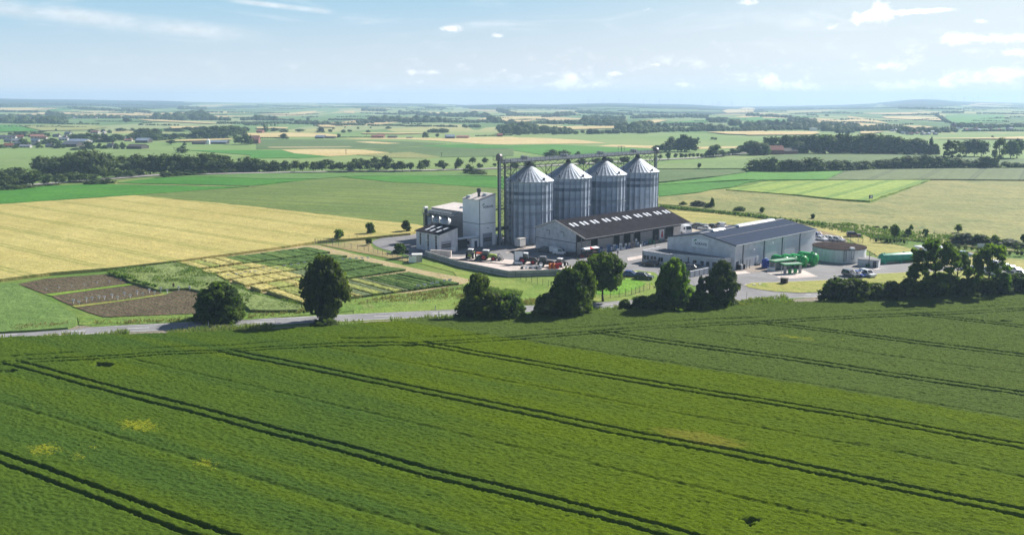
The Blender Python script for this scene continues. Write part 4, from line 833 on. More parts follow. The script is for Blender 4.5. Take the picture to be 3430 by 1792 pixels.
def elevator(name, label, pos, ztop, zplat, dia=.55, tower=True):
    t = thing(name, label, 'elevator', pos, ROT, 'grain elevators')
    for s in (-1, 1):
        mb = MB(); mb.box((s * .42, 0, ztop / 2 - .7), (.36, .34, ztop - 1.6)); mb.build('leg_casing', DKSTEEL if s < 0 else ZINC, t)
    mb = MB(); mb.box((0, 0, .6), (1.7, .8, 1.2)); mb.build('boot', DKSTEEL, t)
    mb = MB(); pr = [(math.cos(a) * 1.05, math.sin(a) * 1.05) for a in [math.pi * i / 10 for i in range(11)]] + [(-1.05, -1.1), (1.05, -1.1)]
    n = len(pr); vs = [(p[0], -.42, ztop - 1.1 + p[1]) for p in pr] + [(p[0], .42, ztop - 1.1 + p[1]) for p in pr]
    mb.add(vs, [(i, (i + 1) % n, n + (i + 1) % n, n + i) for i in range(n)] + [tuple(range(n)), tuple(range(2 * n - 1, n - 1, -1))]); mb.build('head', plain('elevator_head', (.20, .19, .20, 1), .45, .4), t)
    mb = MB(); mb.tube((.2, .4, ztop - 1.5), (.2, 1.1, ztop - 1.5), .25, 10); mb.build('drive_motor', DKSTEEL, t)
    mb = MB(); mb.box((0, 0, zplat), (3.0, 2.6, .12)); mb.build('platform', DKSTEEL, t)
    mb = MB()
    for x in (-1.45, 0, 1.45):
        for y in (-1.25, 1.25): mb.beam((x, y, zplat), (x, y, zplat + 1.15), .07)
    for h in (.6, 1.1):
        for y in (-1.25, 1.25): mb.beam((-1.45, y, zplat + h), (1.45, y, zplat + h), .06)
        for x in (-1.45, 1.45): mb.beam((x, -1.25, zplat + h), (x, 1.25, zplat + h), .06)
    mb.build('railing', DKSTEEL, t)
    if tower:
        mb = MB(); w = 1.35
        for x in (-w, w):
            for y in (-w + 2.2, w + 2.2): mb.beam((x, y, 0), (x, y, zplat), .16)
        z = 0
        while z < zplat - 2:
            for y in (-w + 2.2, w + 2.2): mb.beam((-w, y, z), (w, y, z + 2.2), .08); mb.beam((-w, y, z), (w, y, z), .09)
            for x in (-w, w): mb.beam((x, -w + 2.2, z + 2.2), (x, w + 2.2, z), .08); mb.beam((x, -w + 2.2, z), (x, w + 2.2, z), .09)
            z += 2.2
        mb.build('lattice_tower', DKSTEEL, t)
        mb = MB()
        for s in (-.25, .25): mb.beam((1.0 + s, -.75, 0), (1.0 + s, -.75, zplat + 1), .05)
        for i in range(55): mb.beam((.75, -.75, .5 + i * .48), (1.25, -.75, .5 + i * .48), .04)
        mb.build('ladder', GALV, t)
        for x, mt in ((-.95, ZINC), (-1.55, DKSTEEL), (1.7, DKSTEEL)):
            mb = MB(); mb.tube((x, .9, 0), (x, .9, zplat - 1), .2, 8); mb.build('downpipe', mt, t)
    return t
elevator('bucket_elevator', 'tall steel bucket elevator with lattice tower between white tower and silos', SC - LV * 12.6, 28.3, 26.2)
elevator('bucket_elevator', 'slim twin-shaft bucket elevator behind the hindmost silo', SC + LV * (3 * SPACE + 10.6), 27.4, 25.2, tower=False)
def bridge():
    t = thing('conveyor_bridge', 'long steel conveyor bridge running over the tops of the four silos', 'conveyor', SC + Vector((0, 0, 0)), ROT)
    y0, y1 = -12.2, 3 * SPACE + 10
    mb = MB(); mb.span((-.75, y0, 25.75), (-.15, y1, 26.45)); mb.build('conveyor_trough', ZINC, t)
    mb = MB(); mb.span((.15, y0, 25.55), (.65, y1, 26.1)); mb.build('conveyor_trough', GALV, t)
    mb = MB(); mb.span((-1.5, y0, 25.35), (1.3, y1, 25.47)); mb.build('walkway', DKSTEEL, t)
    mb = MB(); y = y0
    for h in (.6, 1.1):
        for x in (-1.5, 1.3): mb.beam((x, y0, 25.47 + h), (x, y1, 25.47 + h), .05)
    while y < y1:
        for x in (-1.5, 1.3): mb.beam((x, y, 25.4), (x, y, 26.6), .05)
        y += 2.0
    mb.build('railing', DKSTEEL, t)
    mb = MB()
    for x in (-1.4, 1.2): mb.beam((x, y0, 24.0), (x, y1, 24.0), .12); mb.beam((x, y0, 25.3), (x, y1, 25.3), .12)
    y = y0; k = 0
    while y < y1 - 1.5:
        for x in (-1.4, 1.2): mb.beam((x, y, 24.0 if k % 2 else 25.3), (x, y + 1.7, 25.3 if k % 2 else 24.0), .08)
        y += 1.7; k += 1
    mb.build('truss', DKSTEEL, t)
    for k in range(-1, 4):
        ym = SPACE * k + SPACE / 2
        if k == -1: ym = -6.6
        mb = MB()
        for x in (-1.4, 1.2):
            mb.beam((x, ym, 20.5 if k >= 0 else 20), (x, ym, 24), .14); mb.beam((x, ym, 21), (x, ym - 3.4, 24), .10); mb.beam((x, ym, 21), (x, ym + 3.4, 24), .10)
        mb.beam((-1.4, ym, 21), (1.2, ym, 21), .1); mb.beam((-1.4, ym, 21), (1.2, ym, 24), .08)
        mb.beam((-1.4, ym, 19.4), (-1.4, ym, 20.6), .14); mb.beam((1.2, ym, 19.4), (1.2, ym, 20.6), .14)
        mb.build('support_trestle', DKSTEEL, t)
    for k in range(4):
        mb = MB(); mb.box((-.4, SPACE * k - 2.2, 26.75), (.9, 1.3, .55)); mb.tube((-1.3, SPACE * k - 2.2, 26.9), (.4, SPACE * k - 2.2, 26.9), .28, 10); mb.box((.4, SPACE * k - 1.2, 26.6), (.5, .8, .9)); mb.build('drive_unit', GALV, t)
    for k in (0, 2):
        mb = MB(); y = SPACE * k + 9
        for a, b in (((-1.5, y), (-1.5, y + 1.7)), ((.1, y), (.1, y + 1.7))):
            for q in (a, b): mb.beam((q[0], q[1], 26.4), (q[0], q[1], 28.3), .07)
            mb.beam((a[0], a[1], 28.3), (b[0], b[1], 28.3), .07)
        for q in (y, y + 1.7): mb.beam((-1.5, q, 28.3), (.1, q, 28.3), .07); mb.beam((-1.5, q, 27.4), (.1, q, 27.4), .05)
        mb.build('inspection_cage', DKSTEEL, t)
    return t
bridge()

def gable_building(t, x0, x1, y0, y1, ze0, zr, ze1, oh, xr=None, wallm=PANEL, roofm=SLATE, th=.16, ohg=.35):
    """walls with gables at y0 and y1, ridge at xr; oh = (left, right) eave overhang measured on the slope"""
    xr = (x0 + x1) / 2 if xr is None else xr
    s0 = (zr - ze0) / (xr - x0); s1 = (zr - ze1) / (x1 - xr)
    mb = MB(); vs = []
    for y in (y0, y1): vs += [(x0, y, 0), (x1, y, 0), (x1, y, ze1), (xr, y, zr), (x0, y, ze0)]
    mb.add(vs, [(0, 1, 2, 3, 4), (9, 8, 7, 6, 5), (0, 4, 9, 5), (1, 6, 7, 2)]); mb.build('wall', wallm, t)
    mb = MB(); xa, xb = x0 - oh[0], x1 + oh[1]; za, zb = ze0 - s0 * oh[0], ze1 - s1 * oh[1]; e = .03; vs = []
    for y in (y0 - ohg, y1 + ohg): vs += [(xa, y, za + e), (xr, y, zr + e), (xb, y, zb + e), (xb, y, zb + e + th), (xr, y, zr + e + th), (xa, y, za + e + th)]
    mb.add(vs, [(0, 1, 4, 5), (1, 2, 3, 4), (11, 10, 7, 6), (10, 9, 8, 7), (0, 6, 7, 1), (1, 7, 8, 2), (5, 4, 10, 11), (4, 3, 9, 10), (0, 5, 11, 6), (2, 8, 9, 3)])
    rf = mb.build('roof', roofm, t); return rf, s0, s1, xr, zr + e + th
def along(base, d, px, z=0.0):
    lo, hi = -60.0, 160.0
    def g(q):
        p = base + d * q; v = p - Vector((0, 0, CAMH)); v.z = z - CAMH
        dep = v.y * cp - v.z * sp; return PCX + FPX * v.x / dep - px
    for _ in range(50):
        m = (lo + hi) / 2
        if g(lo) * g(m) <= 0: hi = m
        else: lo = m
    return lo

def warehouse():
    B = lg(181.8, -167.73); t = thing('warehouse', 'long low warehouse with dark roof, roof lights and open front below the silos', 'warehouse', B, ROT)
    rf, s0, s1, xr, zr = gable_building(t, -16.6, 0, 0, 50.2, 6.4, 9.3, 6.4, (.5, 3.6), wallm=plain('pale_render', (.52, .53, .57, 1), .85, 0, .10, .6))
    # verge and eave boards
    mb = MB(); e = .24
    mb.beam((-17.1, -.36, 6.4 - .17 + e), (-8.3, -.36, 9.3 + e), .08, .34); mb.beam((-8.3, -.36, 9.3 + e), (3.6, -.36, 9.3 - s1 * 11.9 + e), .08, .34)
    mb.build('bargeboard', plain('bargeboard_paint', (.62, .58, .54, 1), .7), t)
    mb = MB(); mb.beam((3.66, -.3, 9.3 - s1 * 11.96 + .10), (3.66, 50.5, 9.3 - s1 * 11.96 + .10), .14, .16); mb.build('gutter', plain('gutter_grey', (.40, .39, .40, 1), .6), t)
    # ten pairs of rooflights below the ridge
    for y in (3.8, 8.3, 13.0, 18.3, 23.0, 28.2, 33.6, 38.2, 43.6, 48.2):
        for d in (-.85, .85):
            mb = MB(); xa, xb = -5.6, -3.6; za, zb = zr - s1 * (xa - xr) + .05, zr - s1 * (xb - xr) + .05
            vs = [(xa, y + d - .43, za), (xb, y + d - .43, zb), (xb, y + d + .43, zb), (xa, y + d + .43, za)]; vs += [(v[0], v[1], v[2] - .08) for v in vs]
            mb.add(vs, [(0, 1, 2, 3), (0, 4, 5, 1), (1, 5, 6, 2), (2, 6, 7, 3), (3, 7, 4, 0)]); mb.build('rooflight', LITE, t)
    # gable: dark band, two sliding-hatch frames, corner post
    mb = MB(); mb.span((-16.62, -.06, 3.55), (-.25, -.01, 3.72)); mb.span((-16.68, -.06, 2.6), (-16.5, -.01, 3.55)); mb.build('wall_band', DKSTEEL, t)
    for x in (-11.6, -5.6):
        mb = MB(); mb.span((x - .75, -.06, 6.2), (x + .75, -.01, 6.36)); mb.span((x + .6, -.06, 4.9), (x + .75, -.01, 6.2)); mb.build('hatch_rail', DKSTEEL, t)
    mb = MB(); mb.span((-.12, -.1, 0), (.14, .14, 6.1)); mb.build('corner_post', DKSTEEL, t)
    # front: pale doors, and dark sheets painted as the shaded inside of openings
    pale = plain('pale_sliding_door', (.42, .40, .40, 1), .8, 0, .08, 1); brown = plain('brown_cladding', (.035, .026, .024, 1), .9)
    mb = MB(); mb.span((.0, .2, 3.9), (.06, 50.2, 6.3)); mb.build('upper_cladding', brown, t)
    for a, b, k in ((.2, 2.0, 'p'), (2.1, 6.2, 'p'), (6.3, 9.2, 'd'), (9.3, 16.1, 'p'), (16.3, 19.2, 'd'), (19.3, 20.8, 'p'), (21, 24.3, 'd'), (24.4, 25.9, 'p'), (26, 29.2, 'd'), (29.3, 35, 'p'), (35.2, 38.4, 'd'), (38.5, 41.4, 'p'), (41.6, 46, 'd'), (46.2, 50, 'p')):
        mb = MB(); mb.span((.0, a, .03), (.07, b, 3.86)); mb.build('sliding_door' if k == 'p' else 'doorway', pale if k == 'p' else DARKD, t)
    for y in (2.05, 9.25, 16.2, 20.9, 25.95, 35.1, 41.5, 46.1):
        mb = MB(); mb.span((.03, y - .1, 0), (.22, y + .1, 5.6)); mb.build('post', plain('post_grey', (.33, .32, .33, 1), .8), t)
    mb = MB(); mb.span((.08, 38.9, .9), (.12, 41.1, 3.6)); po = mb.build('poster', BANNER, t); po['label'] = 'tall white poster with red figure'
    mb = MB(); mb.add([(.13, 39.6, 1.1), (.13, 40.9, 1.1), (.13, 40.6, 2.2), (.13, 40.5, 3.1), (.13, 40.0, 3.3), (.13, 39.7, 2.3)], [(0, 1, 2, 3, 4, 5)]); mb.build('poster_print', REDP, po)
warehouse()

def hall():
    A = lg(196.33, -124.3); t = thing('steel_hall', 'light grey steel hall with blue-grey roof and signboard on its gable', 'hall', A, ROT)
    rf, s0, s1, xr, zr = gable_building(t, -22, 0, 0, 42.6, 6.3, 8.5, 6.5, (.25, .3), -11, PANEL, BLUER, .18, .2)
    mb = MB(); mb.beam((.33, -.2, 6.43 + .12), (.33, 42.8, 6.43 + .12), .2, .22); mb.build('gutter', plain('gutter_white', (.55, .57, .60, 1), .5), t)
    mb = MB(); mb.beam((-22.25, -.22, 6.27 + .13), (-11, -.22, 8.63), .06, .3); mb.beam((-11, -.22, 8.63), (.3, -.22, 6.43 + .13), .06, .3); mb.build('bargeboard', plain('navy_trim', (.03, .04, .07, 1), .5), t)
    mb = MB(); mb.beam((.3, 42.85, 6.62), (-11, 42.85, 8.68), .06, .22); mb.build('bargeboard', plain('gutter_white', (0, 0, 0, 1)), t)
    # long side: doors, downpipes, lamps
    door = plain('hall_door_panel', (.53, .57, .63, 1), .55, 0, .04, .5)
    for a, b, h in ((.15, 3.2, 3.9), (4.3, 12.6, 4.6), (15.0, 22.3, 4.7), (25.0, 32.2, 4.7), (34.2, 40.6, 4.7)):
        mb = MB(); mb.span((.0, a, .05), (.06, b, h)); mb.build('sliding_door', door, t)
    for y in (3.67, 14.2, 23.7, 33.4):
        mb = MB(); mb.tube((.12, y, .1), (.12, y, 6.4), .12, 8); mb.build('downpipe', plain('downpipe_dark', (.12, .14, .17, 1), .5), t)
    for y, z in ((8.3, 4.6), (17.6, 5.4)):
        mb = MB(); mb.beam((.05, y, z), (.6, y, z), .07); mb.box((.62, y, z), (.3, .42, .36)); mb.build('wall_lamp', WHITEP, t)
    mb = MB(); mb.span((.02, 10.4, .05), (.12, 11.4, 2.4)); mb.build('door', plain('white_door', (.7, .72, .74, 1), .5), t)
    mb = MB(); mb.span((.02, .55, .05), (.1, 1.5, 2.2)); mb.build('door', NAVY, t)
    # roof lights on the ridge
    for a, b, hh in ((5.0, 10.6, .35), (17.5, 37.0, .45)):
        y = a; i = 0
        fr = MB(); fr.span((-12.0, a - .2, zr - .25), (-10.0, b + .2, zr + .12)); fobj = fr.build('ridge_light', plain('roof_curb', (.30, .31, .34, 1), .6), t)
        while y < b - .1:
            w = min(1.15 if (i % 5) < 2 else 4.6, b - y) if b - a > 8 else 1.3
            w = min(w, b - y)
            mb = MB(); mb.extr([(-.9, 0), (.9, 0), (.55, hh), (-.55, hh)], 0, max(.3, w - .12)); mb.xform(Matrix.Translation((-11, y, zr + .12)) @ Matrix.Rotation(math.pi / 2, 4, 'Z'))
            mb.build('dome', LITE, fobj); y += w; i += 1
    mb = MB(); mb.span((-11.4, -.2, zr - .02), (-10.6, 42.8, zr + .04)); mb.build('ridge_cap', plain('ridge_metal', (.34, .34, .36, 1), .5, .3), t)
    x = -6.0; mb = MB(); z = zr - s1 * (x + 11) + .05; mb.beam((x, 0, z), (x, 42.7, z), .12, .08); mb.build('lightning_wire', plain('lightning_wire', (.42, .40, .40, 1), .6), t)
    # signboard on the gable
    sb = MB(); sb.span((-13.75, -.14, 4.75), (-8.35, -.03, 7.05)); sg = sb.build('signboard', plain('sign_white', (.80, .83, .87, 1), .45, 0, .02), t)
    swoosh(sg, (-13.1, -.16, 5.95), .75); letters('AGRAVIS', 1.02, LOGOB, sg, (-12.75, -.16, 5.42), (math.pi / 2, 0, 0), stretch=.93)
    mb = MB(); 
    for i in range(7):
        a, b = i / 7, (i + 1) / 7; mb.beam((-12.6 + 1.6 * a, -.155, 5.2 - .14 * math.sin(math.pi * a)), (-12.6 + 1.6 * b, -.155, 5.2 - .14 * math.sin(math.pi * b)), .02, .05)
    mb.build('emblem_arc', plain('emblem_grey', (.4, .42, .45, 1), .6), sg)
    return t
hall()

def annex():
    FP = [(187.9, -148.3), (188.4, -139.5), (189.5, -139.3), (193.6, -126.0), (196.05, -125.2), (196.05, -148.6)]
    org = lg(188, -148); t = thing('office_annex', 'flat-roofed pale office annex in front of the grey hall', 'annex', org, ROT)
    P = [(g + 148, l - 188) for l, g in FP]
    wm = plain('annex_render', (.56, .57, .61, 1), .75, 0, .05, .6)
    mb = MB(); mb.prism(P, 0, 3.0); mb.build('wall', wm, t)
    # parapet ring and sunken roof
    cx = sum(p[0] for p in P) / 6; cyy = sum(p[1] for p in P) / 6
    mb = MB()
    for i in range(6):
        if i == 4: continue
        a, b = Vector((*P[i], 3.17)), Vector((*P[(i + 1) % 6], 3.17)); mb.beam(a, b, .34, .34)
    mb.build('parapet', plain('parapet_paint', (.62, .62, .65, 1), .7), t)
    mb = MB(); mb.prism([(cx + (x - cx) * .97, cyy + (y - cyy) * .95) for x, y in P], 3.0, 3.08); mb.build('roof', plain('grey_roof_felt', (.17, .175, .19, 1), .9, 0, .1, .8), t)
    def on(i, u, z0, z1, w, name, mat, out=.05, parent=None):
        a, b = Vector((*P[i], 0)), Vector((*P[(i + 1) % 6], 0)); d = (b - a).normalized(); nn = Vector((d.y, -d.x, 0)); c = a + d * u
        mb = MB(); mb.box((c.x + nn.x * out, c.y + nn.y * out, (z0 + z1) / 2), (w, .12, z1 - z0), math.atan2(d.y, d.x)); return mb.build(name, mat, parent or t)
    fr = plain('white_frame', (.7, .7, .72, 1), .5)
    for u, w in ((1.3, 1.9), (3.6, 2.0), (6.0, 1.6)):
        o = on(0, u, .75 if w != 2.0 else .1, 2.2, w, 'window', fr, .02)
        for k in (-1, 1): on(0, u + k * w / 4, .9 if w != 2.0 else .2, 2.1, w / 2 - .14, 'pane', GLASS, .05, o)
    on(0, .05, .05, 3.0, .25, 'corner_post', DKSTEEL)
    for u, w, z0, z1 in ((2.0, 1.2, .9, 2.0), (4.4, .28, .2, 2.75), (6.2, 1.0, .05, 2.1), (8.2, .9, .85, 2.05), (9.8, .8, .85, 2.05), (11.6, 1.1, .85, 2.05), (12.7, .3, 1.3, 2.75)):
        on(2, u, z0, z1, w, 'window' if z0 > .5 and z1 < 2.5 else ('door' if w > .9 else 'downpipe'), GLASS if w > .5 else plain('downpipe_dark', (0, 0, 0, 1)))
    for u in (1.0, 2.0): on(3, u, .05, 2.1, .75, 'door', NAVY)
annex()

def tower():
    A = lg(171.2, -197.9); t = thing('white_tower', 'tall white plant tower with sloping roof and word sign beside the silos', 'tower', A, ROT)
    w, dp = 8.15, 6.4; zl, zh = 14.25, 15.7; mb = MB()
    vs = [(-w, 0, 0), (0, 0, 0), (0, dp, 0), (-w, dp, 0), (-w, 0, zl), (0, 0, zl), (0, dp, zh), (-w, dp, zh)]
    mb.add(vs, [(0, 1, 5, 4), (1, 2, 6, 5), (2, 3, 7, 6), (3, 0, 4, 7)]); mb.build('wall', PANELW, t)
    mb = MB(); e = .12; vs = [(-w - e, -e, zl - .04), (e, -e, zl - .04), (e, dp + e, zh + .04), (-w - e, dp + e, zh + .04)]; vs += [(v[0], v[1], v[2] + .22) for v in vs]
    mb.add(vs, [(3, 2, 1, 0), (4, 5, 6, 7), (0, 1, 5, 4), (1, 2, 6, 5), (2, 3, 7, 6), (3, 0, 4, 7)]); mb.build('roof', PINKR, t)
    mb = MB(); mb.span((-w - .03, -.06, 7.0), (.0, -.01, 7.16)); mb.span((.01, -.06, 7.0), (.06, dp + .02, 7.16)); mb.build('wall_band', plain('band_grey', (.16, .18, .21, 1), .6), t)
    mb = MB(); mb.tube((-.0, -.08, 0), (-.0, -.08, zl), .11, 8); mb.build('downpipe', plain('downpipe_dark', (0, 0, 0, 1)), t)
    zs = lambda y: zl + .2 + (zh - zl) * y / dp
    mb = MB(); mb.lathe([(.42, 0), (.42, 1.2), (.6, 1.5), (.72, 2.1), (.6, 2.6), (.01, 2.75)], 16, (-3.4, 2.6, zs(2.6) - .1)); mb.build('exhaust_cowl', DKSTEEL, t)
    for x, y in ((-6.6, 1.6), (-2.3, 4.6)):
        mb = MB(); mb.box((x, y, zs(y) + .2), (1.9, 1.5, .6), 0, 0, .85); mb.build('roof_hatch', plain('hatch_white', (.62, .63, .66, 1), .5), t)
    mb = MB(); mb.span((.01, 1.05, .05), (.07, 4.95, 4.1)); fr = mb.build('roller_door', plain('roller_door_grey', (.34, .36, .41, 1), .6, 0, .06), t)
    mb = MB(); mb.span((.07, 1.25, .1), (.10, 4.75, 3.8)); mb.build('door_leaf', plain('door_leaf_grey', (.26, .28, .33, 1), .6), fr)
    for z in (1.55, 2.2):
        mb = MB(); mb.span((.10, 1.4, z), (.13, 4.6, z + .42)); mb.build('pane', GLASS, fr)
    mb = MB(); mb.span((.01, 2.9, 5.55), (.1, 3.5, 5.75)); mb.build('wall_lamp', DKSTEEL, t)
    swoosh_t = thing_child = bpy.data.objects.new('word_sign', None); COL.objects.link(swoosh_t); swoosh_t.parent = t; swoosh_t.rotation_euler = (0, 0, math.pi / 2); swoosh_t.location = (.03, .95, 0)
    swoosh(swoosh_t, (.0, 0, 12.35), .72); letters('AGRAVIS', 1.0, LOGOB, swoosh_t, (.35, -.01, 11.85), (math.pi / 2, 0, 0), stretch=.98)
    # lean-to cabins at the foot
    c = thing('weighing_cabin', 'small white cabin with window at the foot of the white tower', 'cabin', A, ROT)
    mb = MB(); mb.span((-3.4, -3.1, 0), (-.4, -.15, 2.7)); mb.build('wall', PANELW, c)
    mb = MB(); mb.span((-3.55, -3.25, 2.72), (-.3, -.12, 2.86)); mb.build('roof', PANELW, c)
    mb = MB(); mb.span((-2.6, -3.17, 1.0), (-1.4, -3.09, 2.1)); mb.build('window', GLASS, c)
    mb = MB(); mb.span((-.41, -1.9, .05), (-.33, -.9, 2.1)); mb.build('door', NAVY, c)
    c = thing('equipment_cabin', 'small white cabin with dark door right of the white tower', 'cabin', lg(171.2 + 6.6, -197.9), ROT)
    mb = MB(); mb.span((-2.2, .0, 0), (-.1, 2.6, 2.75)); mb.build('wall', PANELW, c)
    mb = MB(); mb.span((-2.3, -.05, 2.77), (.02, 2.7, 2.9)); mb.build('roof', PANELW, c)
    mb = MB(); mb.span((-.1, .5, .05), (-.02, 1.9, 2.2)); mb.build('door', NAVY, c)
    c = thing('pipe_bridge', 'dark enclosed conveyor spanning between the tower foot and the first silo', 'conveyor', lg(177.7, -198.5), ROT)
    mb = MB(); mb.span((-.6, .1, 4.3), (.5, 8.2, 5.3)); mb.build('trough', DKSTEEL, c)
    mb = MB()
    for y in (7.6,):
        for x in (-.5, .4): mb.beam((x, y, 0), (x, y, 4.3), .16)
    mb.beam((-.5, 7.6, .4), (.4, 7.6, 4.0), .08); mb.build('support_trestle', DKSTEEL, c)
    c = thing('pipe_bridge', 'thin pipe bridge high up between the white tower and the silo', 'conveyor', lg(177.7, -200.5), ROT)
    mb = MB(); mb.span((-.3, -.1, 10.4), (.2, 9, 10.8)); mb.build('trough', DKSTEEL, c)
    mb = MB(); mb.span((-.3, -.1, 11.5), (.2, 9, 11.62)); mb.build('railing', DKSTEEL, c)
tower()

def shed():
    A = lg(155.3, -197.7); t = thing('small_shed', 'small grey shed with mono-pitch dark roof left of the white tower', 'shed', A, ROT)
    w, dp, z0, z1 = 11.3, 6.9, 5.5, 7.0; mb = MB()
    vs = [(-w, 0, 0), (0, 0, 0), (0, dp, 0), (-w, dp, 0), (-w, 0, z0), (0, 0, z0), (0, dp, z1), (-w, dp, z1)]
    mb.add(vs, [(0, 1, 5, 4), (1, 2, 6, 5), (2, 3, 7, 6), (3, 0, 4, 7)]); mb.build('wall', PANEL, t)
    mb = MB(); e = .4; s = (z1 - z0) / dp; vs = [(-w - e, -e, z0 - s * e + .03), (e, -e, z0 - s * e + .03), (e, dp + .3, z1 + s * .3 + .03), (-w - e, dp + .3, z1 + s * .3 + .03)]; vs += [(v[0], v[1], v[2] + .16) for v in vs]
    mb.add(vs, [(3, 2, 1, 0), (4, 5, 6, 7), (0, 1, 5, 4), (1, 2, 6, 5), (2, 3, 7, 6), (3, 0, 4, 7)]); mb.build('roof', SLATE, t)
    for x, y, l in ((-8.2, 1.2, 1.8), (-8.6, 3.5, 1.6), (-5.6, 1.0, 1.9), (-5.6, 3.6, 1.9), (-2.6, 1.0, 1.9), (-2.3, 3.4, 1.9)):
        mb = MB(); zf = lambda q: z0 + s * q + .24; vs = [(x - .45, y, zf(y)), (x + .45, y, zf(y)), (x + .45, y + l, zf(y + l)), (x - .45, y + l, zf(y + l))]; vs += [(v[0], v[1], v[2] - .07) for v in vs]
        mb.add(vs, [(0, 1, 2, 3), (0, 4, 5, 1), (1, 5, 6, 2), (2, 6, 7, 3), (3, 7, 4, 0)]); mb.build('rooflight', LITE, t)
    for x in (-9.2, -5.4, -1.6):
        mb = MB(); mb.span((x - .36, -.03, 1.4 if x != -5.4 else .3), (x + .36, -.005, 5.1)); st = mb.build('glazed_strip', plain('glass_block_frame', (.22, .24, .27, 1), .6), t)
        for k in range(4):
            mb = MB(); mb.span((x - .28, -.06, 1.6 + k * .88), (x + .28, -.03, 1.6 + k * .88 + .7)); mb.build('pane', GLASS, st)
    mb = MB(); mb.span((-1.95, -.05, .05), (-1.2, -.005, 2.2)); mb.build('door', NAVY, t)
    mb = MB(); mb.span((.005, .6, .05), (.06, 4.4, 3.4)); fr = mb.build('roller_door', plain('roller_door_grey', (0, 0, 0, 1)), t)
    for z in (1.5, 2.15):
        mb = MB(); mb.span((.06, .8, z), (.1, 4.2, z + .4)); mb.build('pane', GLASS, fr)
    # grey block behind
    c = thing('grey_store', 'grey windowless store with pale roof behind the hoppers', 'store', lg(172.5, -206.4), ROT)
    mb = MB(); zl, zh = 9.75, 10.6; w, dp = 17.0, 9.5
    vs = [(-w, 0, 0), (0, 0, 0), (0, dp, 0), (-w, dp, 0), (-w, 0, zl), (0, 0, zl), (0, dp, zh), (-w, dp, zh)]
    mb.add(vs, [(0, 1, 5, 4), (1, 2, 6, 5), (2, 3, 7, 6), (3, 0, 4, 7)]); mb.build('wall', plain('store_cladding', (.26, .26, .28, 1), .7, 0, .06, .5), c)
    mb = MB(); vs = [(-w - .15, -.15, zl), (.1, -.15, zl), (.1, dp + .1, zh), (-w - .15, dp + .1, zh)]; vs += [(v[0], v[1], v[2] + .2) for v in vs]
    mb.add(vs, [(3, 2, 1, 0), (4, 5, 6, 7), (0, 1, 5, 4), (1, 2, 6, 5), (2, 3, 7, 6), (3, 0, 4, 7)]); mb.build('roof', PINKR, c)
    mb = MB(); mb.box((-6.5, 4.5, 10.55), (1.6, 1.5, .5), 0, 0, .85); mb.build('roof_hatch', plain('hatch_white', (0, 0, 0, 1)), c)
    # three hopper bins with the conveyors above
    for k, (x, r) in enumerate(((-13.2, 1.35), (-9.6, 1.4), (-5.4, 1.75))):
        h = thing('hopper_bin', ['leftmost', 'middle', 'rightmost and widest'][k] + ' round steel hopper bin on legs behind the small shed', 'hopper', lg(167.3, -206.4 + x + 2.0), ROT, 'hopper bins behind the small shed')
        mb = MB(); mb.lathe([(.3, 2.4), (r, 4.2), (r, 7.7), (r * .4, 8.4), (.01, 8.45)], 18); mb.build('bin', GALV, h, True)
        for sx in (-1, 1):
            for sy in (-1, 1):
                mb = MB(); mb.beam((sx * r * .75, sy * r * .75, 0), (sx * r * .75, sy * r * .75, 4.4), .16); mb.build('leg', DKSTEEL, h)
        mb = MB(); mb.tube((0, 0, 8.3), (.3, .3, 9.6), .18, 8); mb.build('spout', WHITEP, h)
    c = thing('overhead_conveyor', 'dark steel conveyor with walkway above the hopper bins', 'conveyor', lg(167.5, -206.4), ROT)
    mb = MB(); mb.span((-13.5, -.5, 9.3), (1.0, .1, 9.8)); mb.span((-12.5, .4, 9.6), (-1.5, .9, 10.0)); mb.build('trough', ZINC, c)
    mb = MB(); mb.span((-14, -1.0, 8.9), (1.0, 1.2, 9.0))
    for i in range(9): mb.beam((-14 + i * 1.85, -1.0, 9), (-14 + i * 1.85, -1.0, 10), .06)
    mb.beam((-14, -1, 10), (1, -1, 10), .06); mb.beam((-14, -1, 9.5), (1, -1, 9.5), .05); mb.build('walkway', DKSTEEL, c)
    mb = MB()
    for x in (-13.6, -7.6, -3.0):
        mb.beam((x, -.9, 0), (x, -.9, 8.9), .2); mb.beam((x, 1.1, 0), (x, 1.1, 8.9), .2); mb.beam((x, -.9, 8.7), (x, 1.1, 8.7), .2)
    mb.beam((-13.6, -.9, 8.75), (-3.0, -.9, 8.75), .15); mb.beam((-13.6, -.9, 4.5), (-7.6, -.9, 8.6), .1)
    mb.build('support_trestle', DKSTEEL, c)
    mb = MB(); mb.tube((1.0, -.2, 9.6), (4.4, -1.2, 10.8), .28, 8); mb.tube((4.4, -1.2, 11.1), (4.4, -1.2, 10.4), .33, 8); mb.build('duct', plain('duct_blue_grey', (.16, .19, .25, 1), .5), c)
    c = thing('bucket_elevator', 'short bucket elevator behind the small shed', 'elevator', lg(165.6, -217.5), ROT, 'grain elevators')
    mb = MB(); mb.box((0, 0, 5.2), (.5, .9, 10.4)); mb.build('leg_casing', DKSTEEL, c)
    mb = MB(); mb.tube((0, -.6, 10.8), (0, .6, 10.8), .5, 12); mb.build('head', WHITEP, c)
    mb = MB(); mb.box((0, 0, 9.0), (2.6, 1.6, .12)); mb.build('platform', DKSTEEL, c)
    # bunker wall / ramp between shed and tower
    c = thing('loading_canopy', 'low pale canopy over a dark passage between small shed and tower', 'canopy', lg(163, -199.3), ROT)
    mb = MB(); mb.span((-1.0, .3, 3.15), (.9, 8.1, 3.35)); mb.build('roof', PANELW, c)
    mb = MB(); mb.span((-1.2, .3, .05), (-1.0, 8.1, 3.15)); mb.build('wall', plain('dark_back_wall', (.07, .07, .075, 1), .9), c)
shed()

